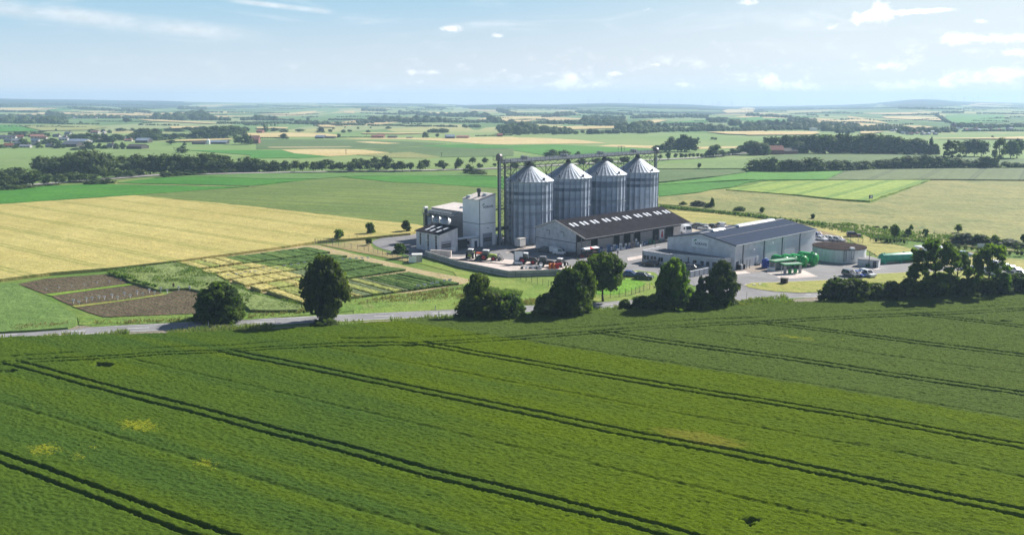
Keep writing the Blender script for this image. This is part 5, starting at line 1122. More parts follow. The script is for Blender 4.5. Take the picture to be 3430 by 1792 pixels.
def tanks():
    c = Vector((92.55, 241.5, 0)); t = thing('round_tank', 'wide round concrete tank with brown roof beside the grey hall', 'tank', c, ROT)
    M_ = Mat('streaked_concrete', .85, 0, .2); p = M_.pos(True); f = M_.noise(M_.mapv(p, (1, 1, .18)), 1.3, 5, .7); g = M_.noise(p, .25, 3)
    cc = M_.mix(M_.mr(f, .3, .7), (.60, .61, .60, 1), (.78, .78, .76, 1)); 
    x, y, z = M_.xyz(p); ga = M_.math('MULTIPLY', M_.mr(g, .35, .6), M_.mr(M_.math('ADD', M_.math('MULTIPLY', x, -.75), M_.math('MULTIPLY', y, -.3)), -1, 6, 0, .6))
    M_.color(M_.mix(ga, cc, (.34, .55, .42, 1)))
    mb = MB(); mb.lathe([(7.15, 0), (7.15, 3.75)], 56); mb.build('wall', M_.m, t, True)
    mb = MB(); mb.lathe([(7.3, 3.62), (7.3, 3.78), (.05, 4.15)], 56); mb.build('roof', plain('brown_roof_felt', (.048, .036, .033, 1), 1.0, 0, .18, .6, .02), t)
    a = math.atan2(-c.y, -c.x) - ROT - .12 + .35   # facing the camera
    for da, w in ((-.02, .06), ):
        mb = MB(); q = a + .0
        for s in (-.3, .3): mb.beam((7.35 * math.cos(q + s / 7), 7.35 * math.sin(q + s / 7), .6), (7.35 * math.cos(q + s / 7), 7.35 * math.sin(q + s / 7), 4.2), .07)
        for i in range(9): mb.beam((7.35 * math.cos(q - .3 / 7), 7.35 * math.sin(q - .3 / 7), .8 + i * .4), (7.35 * math.cos(q + .3 / 7), 7.35 * math.sin(q + .3 / 7), .8 + i * .4), .05)
        mb.build('ladder', DKSTEEL, t)
    q = a + .28; mb = MB(); mb.box((6.9 * math.cos(q), 6.9 * math.sin(q), 4.15), (.9, 1.2, .55), q); mb.build('roof_hatch', WHITEP, t)
    mb = MB()
    for s in (-.35, .35): mb.tube((7.4 * math.cos(q + s / 7), 7.4 * math.sin(q + s / 7), 1.2), (7.4 * math.cos(q + s / 7), 7.4 * math.sin(q + s / 7), 3.9), .08, 6)
    mb.beam((7.4 * math.cos(q - .05), 7.4 * math.sin(q - .05), 1.2), (7.4 * math.cos(q + .05), 7.4 * math.sin(q + .05), 1.2), .12); mb.build('pipe', ZINC, t)
    # pump house by the tank
    P = lg(225.5, -104.7); t = thing('pump_house', 'small white flat-roofed pump house in front of the round tank', 'cabin', P, math.radians(-32))
    mb = MB(); mb.span((-.0, 0, 0), (5.3, 2.8, 1.95)); mb.build('wall', plain('pump_house_paint', (.60, .62, .65, 1), .7), t)
    mb = MB(); mb.span((-.08, -.08, 1.97), (5.38, 2.88, 2.08)); mb.build('roof', plain('grey_roof_felt', (0, 0, 0, 1)), t)
    mb = MB(); mb.span((3.9, -.06, .05), (4.8, .0, 1.75)); mb.build('door', plain('grey_door', (.055, .06, .075, 1), .5), t)
    for x in (2.2, 2.75):
        mb = MB(); mb.span((x, -.6, 0), (x + .45, -.1, .9)); mb.build('pump', plain('dark_green_paint', (.015, .12, .06, 1), .5), t)
    mb = MB(); mb.tube((2.9, -.3, .8), (3.0, -.3, 4.6), .09, 8); mb.tube((3.0, -.3, 3.3), (4.2, -.3, 3.9), .07, 8); mb.tube((4.2, -.3, 3.9), (4.5, -.3, 3.2), .07, 8); mb.build('filling_arm', plain('filling_arm_grey', (.2, .2, .2, 1), .5), t)
    # long teal cylinder
    a, b = lg(233.2, -102.2), lg(245.5, -96.6); d = (b - a); L_ = d.length
    t = thing('long_tank', 'long teal cylindrical tank lying right of the pump house', 'tank', a, math.atan2(d.y, d.x))
    mb = MB(); mb.lathe([(.05, 0), (.7, .08), (1.15, .4), (1.25, .7), (1.25, L_ - .7), (1.15, L_ - .4), (.7, L_ - .08), (.05, L_)], 28); mb.xform(Matrix.Translation((0, 0, 1.55)) @ Matrix.Rotation(math.pi / 2, 4, 'Y')); mb.build('shell', TEAL, t, True)
    for x in (1.3, L_ / 2, L_ - 1.3):
        mb = MB(); mb.box((x, 0, .35), (.5, 2.2, .9), 0, 0, .9); mb.build('saddle', TEAL, t)
    for x in (.8, 1.6, L_ * .6):
        mb = MB(); mb.tube((x, 0, 2.7), (x, 0, 3.0), .22, 10); mb.build('manhole', TEAL, t)
    # four green liquid-feed tanks lying side by side
    who = ['nearest the blue container', 'second from the blue container', 'third from the blue container', 'biggest, next to the round concrete tank']
    for k, (px0, py0, px1, py1, r) in enumerate(((1050, 612, 1420, 690, 1.3), (1300, 596, 1640, 680, 1.3), (1470, 612, 1850, 700, 1.45), (1655, 590, 2120, 664, 1.62))):
        a = at(2440 + px0 / 7.156, 800 + py0 / 7.156); b = at(2440 + px1 / 7.156, 800 + py1 / 7.156); d = b - a; L_ = max(d.length, 4.5)
        t = thing('green_tank', 'bright green lying tank, ' + who[k], 'tank', a, math.atan2(d.y, d.x), 'green tanks beside the hall')
        mb = MB(); mb.lathe([(.05, 0), (r * .55, .1), (r * .88, .35), (r, .75), (r, L_ - .75), (r * .88, L_ - .35), (r * .55, L_ - .1), (.05, L_)], 28); mb.xform(Matrix.Translation((0, 0, r + .3)) @ Matrix.Rotation(math.pi / 2, 4, 'Y')); mb.build('shell', GREEN, t, True)
        for x in (.9, L_ - 1.0):
            mb = MB(); mb.box((x, 0, .35), (.35, r * 1.7, .7)); mb.build('saddle', GREEN, t)
        mb = MB(); mb.lathe([(r + .03, 0), (r + .03, .12)], 28); mb.xform(Matrix.Translation((L_ - .7, 0, r + .3)) @ Matrix.Rotation(math.pi / 2, 4, 'Y')); mb.build('band', GALV, t)
        mb = MB(); mb.tube((L_ - 1.7, 0, 2 * r + .2), (L_ - 1.7, 0, 2 * r + .65), .28, 10); mb.tube((L_ - 1.1, .2, 2 * r + .1), (L_ - 1.1, .2, 2 * r + .5), .1, 8); mb.build('manhole', GREEN, t)
        if k >= 2:
            mb = MB()
            for s in (-.22, .22): mb.beam((L_ + .12, s, .3), (L_ + .12, s, 2 * r + .8), .05)
            for i in range(int((2 * r) / .35)): mb.beam((L_ + .12, -.22, .5 + i * .35), (L_ + .12, .22, .5 + i * .35), .04)
            mb.build('ladder', plain('ladder_yellow_green', (.30, .42, .14, 1), .5), t)
    # filling station: two small green-roofed shelters with pumps
    for k, (A_, B_, h, lab) in enumerate(((( 1095, 765), (1600, 700), 2.45, 'rear green-roofed filling shelter in front of the green tanks'), ((1340, 845), (1725, 825), 2.45, 'front green-roofed filling shelter on the concrete pad'))):
        a = at(2440 + A_[0] / 7.156, 800 + A_[1] / 7.156); b = at(2440 + B_[0] / 7.156, 800 + B_[1] / 7.156); d = b - a; L_ = d.length
        t = thing('filling_shelter', lab, 'shelter', a, math.atan2(d.y, d.x), 'filling shelters'); w = 1.5
        mb = MB(); mb.span((-.35, -.6, h - .12), (L_ + .35, w + .3, h + .16)); mb.build('roof', GREEN, t)
        mb = MB(); mb.span((-.28, -.53, h + .16), (L_ + .28, w + .23, h + .2)); mb.build('roof_top', plain('faded_green_roof', (.20, .33, .24, 1), .7), t)
        for x in (.15, L_ - .15):
            for y in ((.0,) if k else (.0, w)):
                mb = MB(); mb.span((x - .3, y - .2, 0), (x + .3, y + .25, h - .12)); mb.build('column', CONCW, t)
        if k == 0:
            mb = MB(); mb.span((.45, w - .1, 0), (L_ - .45, w + .05, h - .12)); mb.build('back_wall', plain('mid_grey_wall', (.36, .37, .40, 1), .8), t)
        for i, x in enumerate((L_ * .38, L_ * .72)):
            mb = MB(); mb.box((x, .4, .6), (.75, .5, 1.2)); pu = mb.build('pump', GREEN if k else plain('pump_grey', (.30, .31, .33, 1), .5), t)
            mb = MB(); mb.box((x, .4, 1.45), (.7, .45, .5)); mb.build('display', plain('pump_dark', (.04, .045, .05, 1), .4), pu)
            if k == 0:
                mb = MB(); mb.lathe([(.35, 0), (.35, .16), (.2, .16), (.2, 0)], 14); mb.xform(Matrix.Translation((x + .55, -.0, 1.7)) @ Matrix.Rotation(math.pi / 2, 4, 'X')); mb.build('hose_reel', BLACKR, pu)
    # blue tank
    p = at(*p2([(890, 700)])[0]); t = thing('blue_container', 'round blue plastic container beside the hall and the green tanks', 'container', p, 0)
    mb = MB(); mb.lathe([(1.0, 0), (1.12, .1), (1.12, 2.05), (1.0, 2.25), (.45, 2.4), (.4, 2.55), (.01, 2.55)], 12); mb.build('shell', BLUEP, t)
    mb = MB(); mb.lathe([(.42, 2.55), (.42, 2.68), (.01, 2.68)], 12); mb.build('lid', plain('lid_pale_blue', (.25, .38, .65, 1), .5), t)
    # white block barrier, dark cube
    p = at(*p2([(1020, 775)])[0]); t = tag(MB().box((0, 0, .5), (1.9, .7, 1.0), 0, 0, .94).build('barrier_block', WHITEP), 'white concrete barrier block left of the rear filling shelter', 'barrier'); t.location = p; t.rotation_euler = (0, 0, .1)
    p = at(*p2([(1335, 1075)])[0]); t = thing('transformer_box', 'dark brown square cabinet on the dry lawn by the road', 'cabinet', p, ROT + .2)
    mb = MB(); mb.box((0, 0, .68), (1.5, 1.2, 1.35)); mb.build('casing', plain('cabinet_brown', (.055, .04, .035, 1), .8), t)
    mb = MB(); mb.box((0, 0, 1.42), (1.65, 1.35, .12)); mb.build('lid', plain('cabinet_lid', (.16, .14, .13, 1), .8), t)
    p = at(*p2([(1258, 965)])[0]); t = thing('flag_pole', 'thin pale pole standing beside the dark cabinet', 'pole', p)
    mb = MB(); mb.tube((0, 0, 0), (0, 0, 2.9), .05, 6); mb.build('post', GALV, t); mb = MB(); mb.box((0, 0, .1), (.3, .3, .2)); mb.build('foot', CONCW, t)
    # pallets and gear by the hall wall
    for q, lab in (((300, 740), 'black and white pump cages beside the hall corner'), ((470, 720), 'tall dark gate frame standing by the hall wall'), ((690, 640), 'low dark crate against the hall wall')):
        p = at(*p2([q])[0])
        if 'crate' in lab:
            t = tag(MB().box((0, 0, .3), (1.4, .9, .55), .6, 0, .9).build('crate', DKSTEEL), lab, 'crate'); t.location = p
        elif 'gate' in lab:
            t = thing('gate_frame', lab, 'gate', p, .4); mb = MB()
            for x in (-.5, .5): mb.beam((x, 0, 0), (x, 0, 2.6), .09)
            for z in (.4, 1.0, 1.6, 2.2): mb.beam((-.5, 0, z), (.5, 0, z), .05)
            mb.build('frame', DKSTEEL, t)
        else:
            t = thing('pump_cage', lab, 'cage', p, .4)
            for i in range(3):
                mb = MB(); mb.box((i * .75 - .7, 0, .75), (.55, .8, 1.3)); mb.build('cabinet', BLACKR if i != 1 else WHITEP, t)
                mb = MB(); mb.beam((i * .75 - .7, .3, 0), (i * .75 - .7, .3, 2.4 + .4 * (i == 1)), .08); mb.build('post', DKSTEEL, t)
tanks()

def yard_walls():
    t = thing('retaining_wall', 'low grey concrete wall round the front of the machinery yard', 'wall')
    pts = [at(1640 - 216, 858.5), at(1540, 894.4), at(1703.5, 928), at(1871.9, 922.6), at(1985, 934)]
    for a, b in zip(pts, pts[1:]):
        mb = MB(); d = (b - a).normalized(); n = Vector((-d.y, d.x, 0)); n = -n if n.y > 0 else n
        mb.beam(a + Vector((0, 0, .8)), b + Vector((0, 0, .8)), .25, 1.6); w = mb.build('wall_section', CONCW, t)
        mb = MB(); mb.beam(a + n * .16 + Vector((0, 0, .72)), b + n * .16 + Vector((0, 0, .72)), .06, .09); mb.build('ledge', plain('ledge_dark_steel', (.07, .07, .075, 1), .8), w)  # narrow dark bar along the outer face
    b0 = at(*y2([(-640, 440)])[0]); 
    t = thing('block_wall', 'pale stacked concrete block wall at the left end of the yard', 'wall')
    a, b = at(1512, 862), at(1440, 858); d = (b - a).normalized(); 
    L_ = (b - a).length
    bm_ = plain('pale_block', (.60, .54, .50, 1), .9, 0, .1)
    for r in range(3):
        x = 0 if r % 2 == 0 else -.8; 
        while x < L_ - .3:
            x0, x1 = max(0, x), min(L_, x + 1.58); mb = MB(); mb.beam(a + d * (x0 + .01) + Vector((0, 0, .35 + r * .62)), a + d * (x1 - .01) + Vector((0, 0, .35 + r * .62)), .6, .60); mb.build('block', bm_, t); x += 1.6
yard_walls()
# ------------------------------------------------------------------ vehicles
PAINT = {}
def paint(col, name):
    if name not in PAINT:
        m = Mat(name + '_car_paint', .28, .0, .6); p = m.pos(True); f = m.noise(p, 1.5, 3); m.color(m.mix(m.mr(f, .3, .7), tuple(c * .92 for c in col) + (1,), tuple(min(1, c * 1.05) for c in col) + (1,))); m.b.inputs['Coat Weight'].default_value = .4; PAINT[name] = m.m
    return PAINT[name]
CARC = {'white': (.74, .75, .77), 'black': (.015, .016, .018), 'blue': (.02, .06, .28), 'maroon': (.07, .008, .014), 'silver': (.42, .44, .47), 'grey': (.11, .115, .125), 'red': (.42, .02, .02), 'pale blue': (.30, .42, .58)}
RIM = plain('wheel_rim', (.38, .39, .41, 1), .4, .5); LAMPM = plain('headlamp_glass', (.75, .78, .8, 1), .15); TAIL = plain('tail_lamp', (.35, .01, .01, 1), .3)
SHAPES = {  # side profile of body and of cabin glass: (x along the car, z); length, width, wheel radius, wheelbase
    'car': ([(-2.1, .35), (-2.15, .75), (-1.95, .95), (.75, 1.0), (2.0, .82), (2.15, .6), (2.1, .3), (-2.0, .28)], [(-1.85, .95), (-1.45, 1.42), (.05, 1.45), (.95, .98)], 1.75, .32, (-1.3, 1.35)),
    'suv': ([(-2.25, .42), (-2.3, .95), (-2.2, 1.08), (.85, 1.10), (2.15, 1.0), (2.3, .72), (2.25, .4), (-2.1, .38)], [(-2.2, 1.08), (-1.95, 1.68), (.15, 1.72), (.95, 1.1)], 1.88, .38, (-1.4, 1.42)),
    'van': ([(-2.2, .38), (-2.22, 1.1), (.95, 1.15), (2.0, .95), (2.18, .62), (2.1, .35), (-2.0, .34)], [(-2.2, 1.1), (-2.12, 1.78), (.35, 1.82), (1.15, 1.14)], 1.8, .33, (-1.35, 1.4)),
}
def vehicle(kind, colour, px, heading, label, cat='car', group=None, name=None, scale=1.0):
    """heading: direction of the bonnet, degrees from +X"""
    body, cab, w, rw, wb = SHAPES[kind]; p = at(*px) if not isinstance(px, Vector) else px
    t = thing(name or {'car': 'parked_car', 'suv': 'estate_car', 'van': 'delivery_van'}[kind], label, cat, p, math.radians(heading), group); t.scale = (scale,) * 3
    pm = paint(CARC[colour], colour.replace(' ', '_'))
    def slab(prof, hw, tw=None):
        """profile extruded across the car with rounded flanks"""
        mb = MB(); n = len(prof); ks = [(-hw, .86), (-hw * .9, 1.0), (hw * .9, 1.0), (hw, .86)]
        cz = sum(q[1] for q in prof) / n; vs = []
        for y, k in ks: vs += [(x, y * (tw(z) if tw else 1), cz + (z - cz) * (k if not tw else 1)) for x, z in prof]
        fs = [tuple(range(n)), tuple(range(4 * n - 1, 3 * n - 1, -1))]
        for j in range(3): fs += [(j * n + i, j * n + (i + 1) % n, (j + 1) * n + (i + 1) % n, (j + 1) * n + i) for i in range(n)]
        mb.add(vs, fs); return mb
    slab(body, w / 2).build('body', pm, t)
    zt = max(q[1] for q in cab); zb = min(q[1] for q in cab); tw = lambda z: 1 - .16 * (z - zb) / (zt - zb)
    slab(cab, w / 2 * .94, tw).build('windows', GLASS, t)
    mb = MB(); x0, x1 = cab[1][0], cab[2][0]; mb.box(((x0 + x1) / 2, 0, zt + .02), (x1 - x0 + .05, w * .80, .07), 0, 0, .94)
    for s in (-1, 1):
        for xa, xb in ((cab[0][0], x0), ((x0 * .45 + x1 * .55), (x0 * .45 + x1 * .55)), (cab[3][0], x1)): mb.beam((xa, s * w * .475, zb), (xb, s * w * .405, zt), .09)
        if kind == 'van':
            mb.add([(cab[0][0], s * w * .478, zb), (-.55, s * w * .478, zb), (-.55, s * w * .412, zt), (x0, s * w * .412, zt)], [(0, 1, 2, 3)])
    mb.build('roof', pm, t)
    for x in wb:
        for s in (-1, 1):
            mb = MB(); mb.lathe([(.01, -.1), (rw * .8, -.11), (rw, -.07), (rw, .07), (rw * .8, .11), (.01, .1)], 16); mb.xform(Matrix.Translation((x, s * (w / 2 - .1), rw)) @ Matrix.Rotation(math.pi / 2, 4, 'X')); wh = mb.build('wheel', BLACKR, t)
            mb = MB(); mb.lathe([(.01, 0), (rw * .62, 0)], 12); mb.xform(Matrix.Translation((x, s * (w / 2 + .02), rw)) @ Matrix.Rotation(math.pi / 2, 4, 'X')); mb.build('rim', RIM, wh)
    xf, xr_ = max(q[0] for q in body), min(q[0] for q in body)
    for s in (-1, 1):
        mb = MB(); mb.box((xf - .06, s * w * .36, .70 if kind == 'car' else .82), (.12, .34, .16)); mb.build('headlight', LAMPM, t)
        mb = MB(); mb.box((xr_ + .03, s * w * .40, .80 if kind == 'car' else .95), (.1, .2, .2)); mb.build('tail_light', TAIL, t)
    return t
def wheel(parent, x, y, r, w, rim, seg=18, rr=.6):
    mb = MB(); prof = [(.02, -w / 2), (r * .8, -w / 2), (r, -w * .35), (r, w * .35), (r * .8, w / 2), (.02, w / 2)]
    mb.lathe(prof, seg)
    for i in range(seg): 
        a = 2 * math.pi * i / seg; mb.box((r * math.cos(a), r * math.sin(a), 0), (.10, .07, w * .8), a)
    mb.xform(Matrix.Translation((x, y, r)) @ Matrix.Rotation(math.pi / 2, 4, 'X')); t = mb.build('wheel', BLACKR, parent)
    mb = MB(); mb.lathe([(.02, -w / 2 - .03), (r * rr, -w / 2 - .03), (r * rr, w / 2 + .03), (.02, w / 2 + .03)], seg); mb.xform(Matrix.Translation((x, y, r)) @ Matrix.Rotation(math.pi / 2, 4, 'X')); mb.build('rim', rim, t)
TRG = plain('tractor_lime', (.30, .42, .04, 1), .4); DKG = plain('tractor_dark_green', (.02, .05, .035, 1), .4); ANTH = plain('tractor_anthracite', (.035, .037, .04, 1), .45)
RIMR = plain('red_wheel_rim', (.40, .012, .022, 1), .5); RIMW = plain('white_wheel_rim', (.6, .6, .6, 1), .5); CABG = plain('cab_glass', (.05, .065, .075, 1), .1, 0, .05, 1, .6)
def tractor(px, heading, label, hood, roofm, rim, front=None, rear=None, s=1.0, hoodtop=None):
    t = thing('tractor', label, 'tractor', at(*px), math.radians(heading), 'tractors in the yard'); t.scale = (s, s, s)
    mb = MB(); mb.add([(.2, -.42, .95), (2.5, -.38, .95), (2.55, -.33, 1.5), (2.2, -.36, 1.72), (.2, -.42, 1.9), (.2, .42, .95), (2.5, .38, .95), (2.55, .33, 1.5), (2.2, .36, 1.72), (.2, .42, 1.9)],
                      [(0, 1, 2, 3, 4), (9, 8, 7, 6, 5), (0, 5, 6, 1), (1, 6, 7, 2), (2, 7, 8, 3), (3, 8, 9, 4), (4, 9, 5, 0)]); mb.build('bonnet', hoodtop or hood, t)
    mb = MB(); mb.span((-1.7, -.35, .7), (2.3, .35, 1.0)); mb.span((-1.6, -.6, .9), (.2, .6, 1.4)); mb.build('chassis', hood, t)
    mb = MB(); mb.add([(-1.45, -.75, 1.35), (.25, -.75, 1.35), (.35, -.7, 2.0), (.05, -.68, 2.75), (-1.35, -.68, 2.75), (-1.45, .75, 1.35), (.25, .75, 1.35), (.35, .7, 2.0), (.05, .68, 2.75), (-1.35, .68, 2.75)],
                      [(0, 1, 2, 3, 4), (9, 8, 7, 6, 5), (0, 5, 6, 1), (1, 6, 7, 2), (2, 7, 8, 3), (3, 8, 9, 4), (4, 9, 5, 0)]); cb = mb.build('cab', CABG, t)
    for y in (-1, 1):
        mb = MB()
        for a, b in (((-1.45, 1.35), (-1.35, 2.75)), ((-.55, 1.35), (-.55, 2.75)), ((.25, 1.35), (.35, 2.0)), ((.35, 2.0), (.05, 2.75))): mb.beam((a[0], y * .76, a[1]), (b[0], y * .70, b[1]), .08)
        mb.beam((-1.45, y * .76, 1.4), (.3, y * .76, 1.4), .08); mb.build('cab_pillars', ANTH, cb)
    mb = MB(); mb.box((-.6, 0, 2.84), (1.75, 1.6, .2), 0, 0, .9); mb.build('roof', roofm, t)
    mb = MB(); mb.tube((.55, -.55, 1.5), (.55, -.55, 2.85), .07, 8); mb.build('exhaust', GALV, t)
    for y in (-.95, .95):
        wheel(t, -.95, y, .93, .55, rim); wheel(t, 1.85, y * .95, .67, .45, rim, 16)
        mb = MB(); mb.extr([(-1.75, 1.65), (-1.55, 1.92), (-.35, 1.92), (-.1, 1.6), (-.2, 1.58), (-.45, 1.8), (-1.5, 1.8), (-1.65, 1.6)], y - .28, y + .28)
        mb.v = [(v[1], v[0], v[2]) for v in mb.v]; mb.build('mudguard', ANTH, t)
    if front == 'loader':
        mb = MB()
        for y in (-.55, .55): mb.beam((.6, y, 1.7), (2.6, y, 1.5), .14); mb.beam((2.6, y, 1.5), (3.5, y, .5), .14)
        mb.extr([(3.3, .2), (4.2, .15), (4.25, .25), (3.45, .35), (3.35, 1.0), (3.25, 1.0)], -1.0, 1.0); mb.v = [(v[1], v[0], v[2]) if i >= len(mb.v) - 12 else v for i, v in enumerate(mb.v)]
        mb.build('front_loader', ANTH, t)
    if front == 'frame':
        mb = MB()
        for y in (-.8, .8): mb.beam((2.6, y, .5), (3.1, y, 1.9), .12); mb.beam((2.6, y, .9), (4.4, y, .3), .12); mb.beam((3.1, y, 1.9), (4.4, y, .35), .08)
        for x, z in ((3.1, 1.9), (3.6, 1.1), (4.4, .3), (2.7, .6)): mb.beam((x, -.9, z), (x, .9, z), .12)
        mb.box((3.4, 0, .45), (.9, 1.5, .5)); mb.build('front_implement', ANTH, t)
    if rear == 'mower':
        mb = MB(); mb.add([(-3.6, -1.4, .15), (-1.9, -1.2, .15), (-1.9, 1.2, .15), (-3.6, 1.4, .15), (-3.2, -1.2, 1.0), (-2.1, -.9, 1.5), (-2.1, .9, 1.5), (-3.2, 1.2, 1.0)], [(0, 1, 5, 4), (1, 2, 6, 5), (2, 3, 7, 6), (3, 0, 4, 7), (4, 5, 6, 7), (3, 2, 1, 0)])
        mb.build('rear_implement', DKG, t)
        mb = MB(); mb.box((-2.4, 0, 1.9), (2.1, 1.5, .35), 0, 0, .9); mb.beam((-1.6, 0, 1.2), (-2.3, 0, 1.75), .2); mb.build('hopper_cover', plain('orange_red_cover', (.62, .10, .03, 1), .5), t)
    if rear == 'white_hopper':
        mb = MB(); mb.add([(-4.1, -1.3, .55), (-1.8, -1.3, .5), (-1.8, 1.3, .5), (-4.1, 1.3, .55), (-4.0, -1.1, 1.15), (-2.0, -1.1, 1.3), (-2.0, 1.1, 1.3), (-4.0, 1.1, 1.15)], [(0, 1, 5, 4), (1, 2, 6, 5), (2, 3, 7, 6), (3, 0, 4, 7), (4, 5, 6, 7), (3, 2, 1, 0)]); mb.build('rear_implement', WHITEP, t)
    return t
def machinery():
    Yp = lambda x, y: y2([(x, y)])[0]
    tractor(Yp(262, 440), 75, 'lime tractor with white roof standing alone at the left of the yard', TRG, WHITEP, RIMW, s=.95)
    tractor(Yp(640, 485), -14, 'lime and red-wheeled tractor with orange cover and dark mower behind', TRG, WHITEP, RIMR, 'frame', 'mower', s=1.0)
    tractor(Yp(1520, 570), -13, 'dark tractor with big red wheels beside the white panel machine', ANTH, WHITEP, RIMR, 'frame', None, 1.06)
    tractor(Yp(1935, 640), -8, 'dark tractor with grey wheels behind the orange and red harrow', ANTH, plain('grey_cab_roof', (.2, .21, .23, 1), .5), RIMW, None, None, 1.0)
    tractor(Yp(2290, 640), 60, 'small white-roofed tractor at the right end of the machinery row', ANTH, WHITEP, RIMW, 'loader', None, .85)
    # upright white panel machine
    t = thing('field_sprayer', 'white trailed machine with an upright white panel left of the dark tractor', 'machine', at(*Yp(1320, 590)), math.radians(-12))
    mb = MB(); mb.box((0, .1, .62), (2.6, 1.9, .5), 0, 0, .9); mb.build('deck', WHITEP, t)
    mb = MB(); mb.box((-.0, .95, 2.3), (2.7, .16, 2.9)); mb.build('upright_panel', plain('panel_frame_dark', (.06, .06, .065, 1), .5), t)
    mb = MB(); mb.box((.05, .84, 2.35), (2.3, .06, 2.5)); mb.build('panel_sheet', BANNER, t)
    mb = MB(); mb.box((0, 0, .3), (2.4, 1.6, .2)); mb.build('chassis', ANTH, t)
    for x in (-.95, .95): wheel(t, x, -.75, .3, .25, RIMW, 12)
    # plough with white beams
    t = thing('white_plough', 'low white plough with black wheel in front of the machinery row', 'plough', at(*Yp(1640, 690)), math.radians(-2))
    mb = MB(); mb.beam((-2.6, 0, .75), (2.7, .3, .9), .22); mb.beam((-2.4, .2, .5), (1.8, .9, .5), .14); mb.box((2.4, .2, .7), (.7, .9, .9)); mb.build('beam', WHITEP, t)
    for i in range(5):
        mb = MB(); x = -1.8 + i * .9; mb.add([(x, -.25, .1), (x + .6, .15, .05), (x + .55, .25, .55), (x + .05, -.1, .6)], [(0, 1, 2, 3)]); mb.beam((x + .3, 0, .3), (x + .35, .1, .85), .1); mb.build('ploughshare', DKSTEEL if i % 2 else WHITEP, t)
    wheel(t, -2.7, -.2, .36, .2, ANTH, 14)
    # orange / red harrow
    t = thing('power_harrow', 'orange and red packer harrow at the right of the machinery row', 'harrow', at(*Yp(2130, 690)), math.radians(0))
    for x in (-.95, .05):
        mb = MB()
        for k in range(5): mb.lathe([(.28, 0), (.42, .08), (.28, .2)], 12, (x, .1, .12 + k * .3))
        mb.lathe([(.3, 0), (.3, 1.6)], 10, (x, .1, .05)); mb.build('packer_roller', ORANGE, t)
    mb = MB(); mb.box((.6, .3, 1.35), (3.2, .5, .35)); mb.box((1.0, .2, .8), (.9, .6, 1.2)); mb.box((-.45, .3, .9), (.4, .5, 1.2)); mb.build('frame', REDP, t)
    # trailer box near the silo
    t = thing('box_trailer', 'tall white box container standing alone between silo and warehouse', 'trailer', at(1742, 829.5), ROT + .1)
    mb = MB(); mb.box((0, 0, 1.75), (2.3, 2.5, 2.3)); mb.build('box', plain('trailer_white', (.62, .61, .60, 1), .6, 0, .06), t)
    mb = MB(); mb.box((0, 0, 2.94), (2.42, 2.62, .09)); mb.build('roof', plain('trailer_roof', (.7, .66, .60, 1), .6), t)
    mb = MB(); mb.beam((1.17, -1.27, .6), (1.17, -1.27, 2.9), .09); mb.build('corner_post', WHITEP, t)
    mb = MB(); mb.box((.2, 0, .5), (2.6, 2.2, .18)); mb.beam((1.3, 0, .5), (2.4, -.2, .45), .14); mb.build('chassis', DKSTEEL, t)
    for y in (-1.15, 1.15): wheel(t, .0, y, .33, .2, RIM, 12)
    t = thing('box_trailer', 'small white box trailer parked against the shaded warehouse gable', 'trailer', at(*Yp(2145, 325)), math.radians(-32))
    mb = MB(); mb.box((0, 0, 1.25), (2.6, 1.6, 1.6)); mb.build('box', WHITEP, t); mb = MB(); mb.beam((1.3, 0, .42), (2.3, 0, .4), .1); mb.box((0, 0, .4), (2.5, 1.4, .1)); mb.build('chassis', DKSTEEL, t)
    for y in (-.8, .8): wheel(t, 0, y, .32, .2, RIM, 12)
    vehicle('van', 'white', Yp(2290, 365), -25, 'small white van parked in the shade of the warehouse gable', 'van')
    vehicle('suv', 'grey', Yp(1905, 300), 150, 'dark grey car at the far left of the shaded warehouse gable')
    t = thing('seed_drill', 'black and red implement by the front corner of the warehouse', 'implement', at(*w2([(740, 560)])[0]), math.radians(-20))
    mb = MB(); mb.beam((-2, 0, .8), (2, 0, .8), .25); mb.box((0, .4, 1.1), (3.2, .6, .4))
    for i in range(7): mb.beam((-1.8 + i * .6, -.1, .8), (-1.9 + i * .6, -.7, .1), .08)
    mb.build('frame', ANTH, t)
    for i in range(6):
        mb = MB(); mb.lathe([(.02, -.03), (.34, -.03), (.34, .03), (.02, .03)], 12); mb.xform(Matrix.Translation((-1.6 + i * .62, -.5, .34)) @ Matrix.Rotation(math.pi / 2, 4, 'Y')); mb.build('disc', DKSTEEL, t)
    t = thing('forage_trailer', 'dark trailer with white and red canopy at the warehouse corner', 'trailer', at(*w2([(1090, 560)])[0]), math.radians(38))
    mb = MB(); mb.box((0, 0, 1.0), (4.8, 2.0, .8)); mb.build('bed', plain('brown_black_bed', (.05, .03, .028, 1), .7), t)
    mb = MB()
    for x in (-2.2, 2.2):
        for y in (-.95, .95): mb.beam((x, y, 1.3), (x, y, 2.5), .12)
    mb.build('post', ANTH, t)
    mb = MB(); mb.add([(-2.8, -1.3, 2.5), (2.8, -1.3, 2.5), (2.8, 1.3, 2.5), (-2.8, 1.3, 2.5), (-2.6, 0, 2.85), (2.6, 0, 2.85)], [(0, 1, 5, 4), (3, 4, 5, 2), (0, 4, 3), (1, 2, 5), (0, 3, 2, 1)]); cv = mb.build('canopy', BANNER, t)
    mb = MB(); mb.add([(-.9, -1.32, 2.49), (.6, -1.32, 2.49), (.2, -.2, 2.84), (-.2, -.2, 2.84)], [(0, 1, 2, 3)]); mb.v = [(v[0], v[1], v[2] + .03) for v in mb.v]; mb.build('red_stripe', REDP, cv)
    for x in (-1.4, .2):
        for y in (-1.0, 1.0): wheel(t, x, y, .42, .3, RIMR, 14)
    t = thing('red_mower', 'small red disc implement standing left of the canopy trailer', 'implement', at(*w2([(950, 570)])[0]), .3)
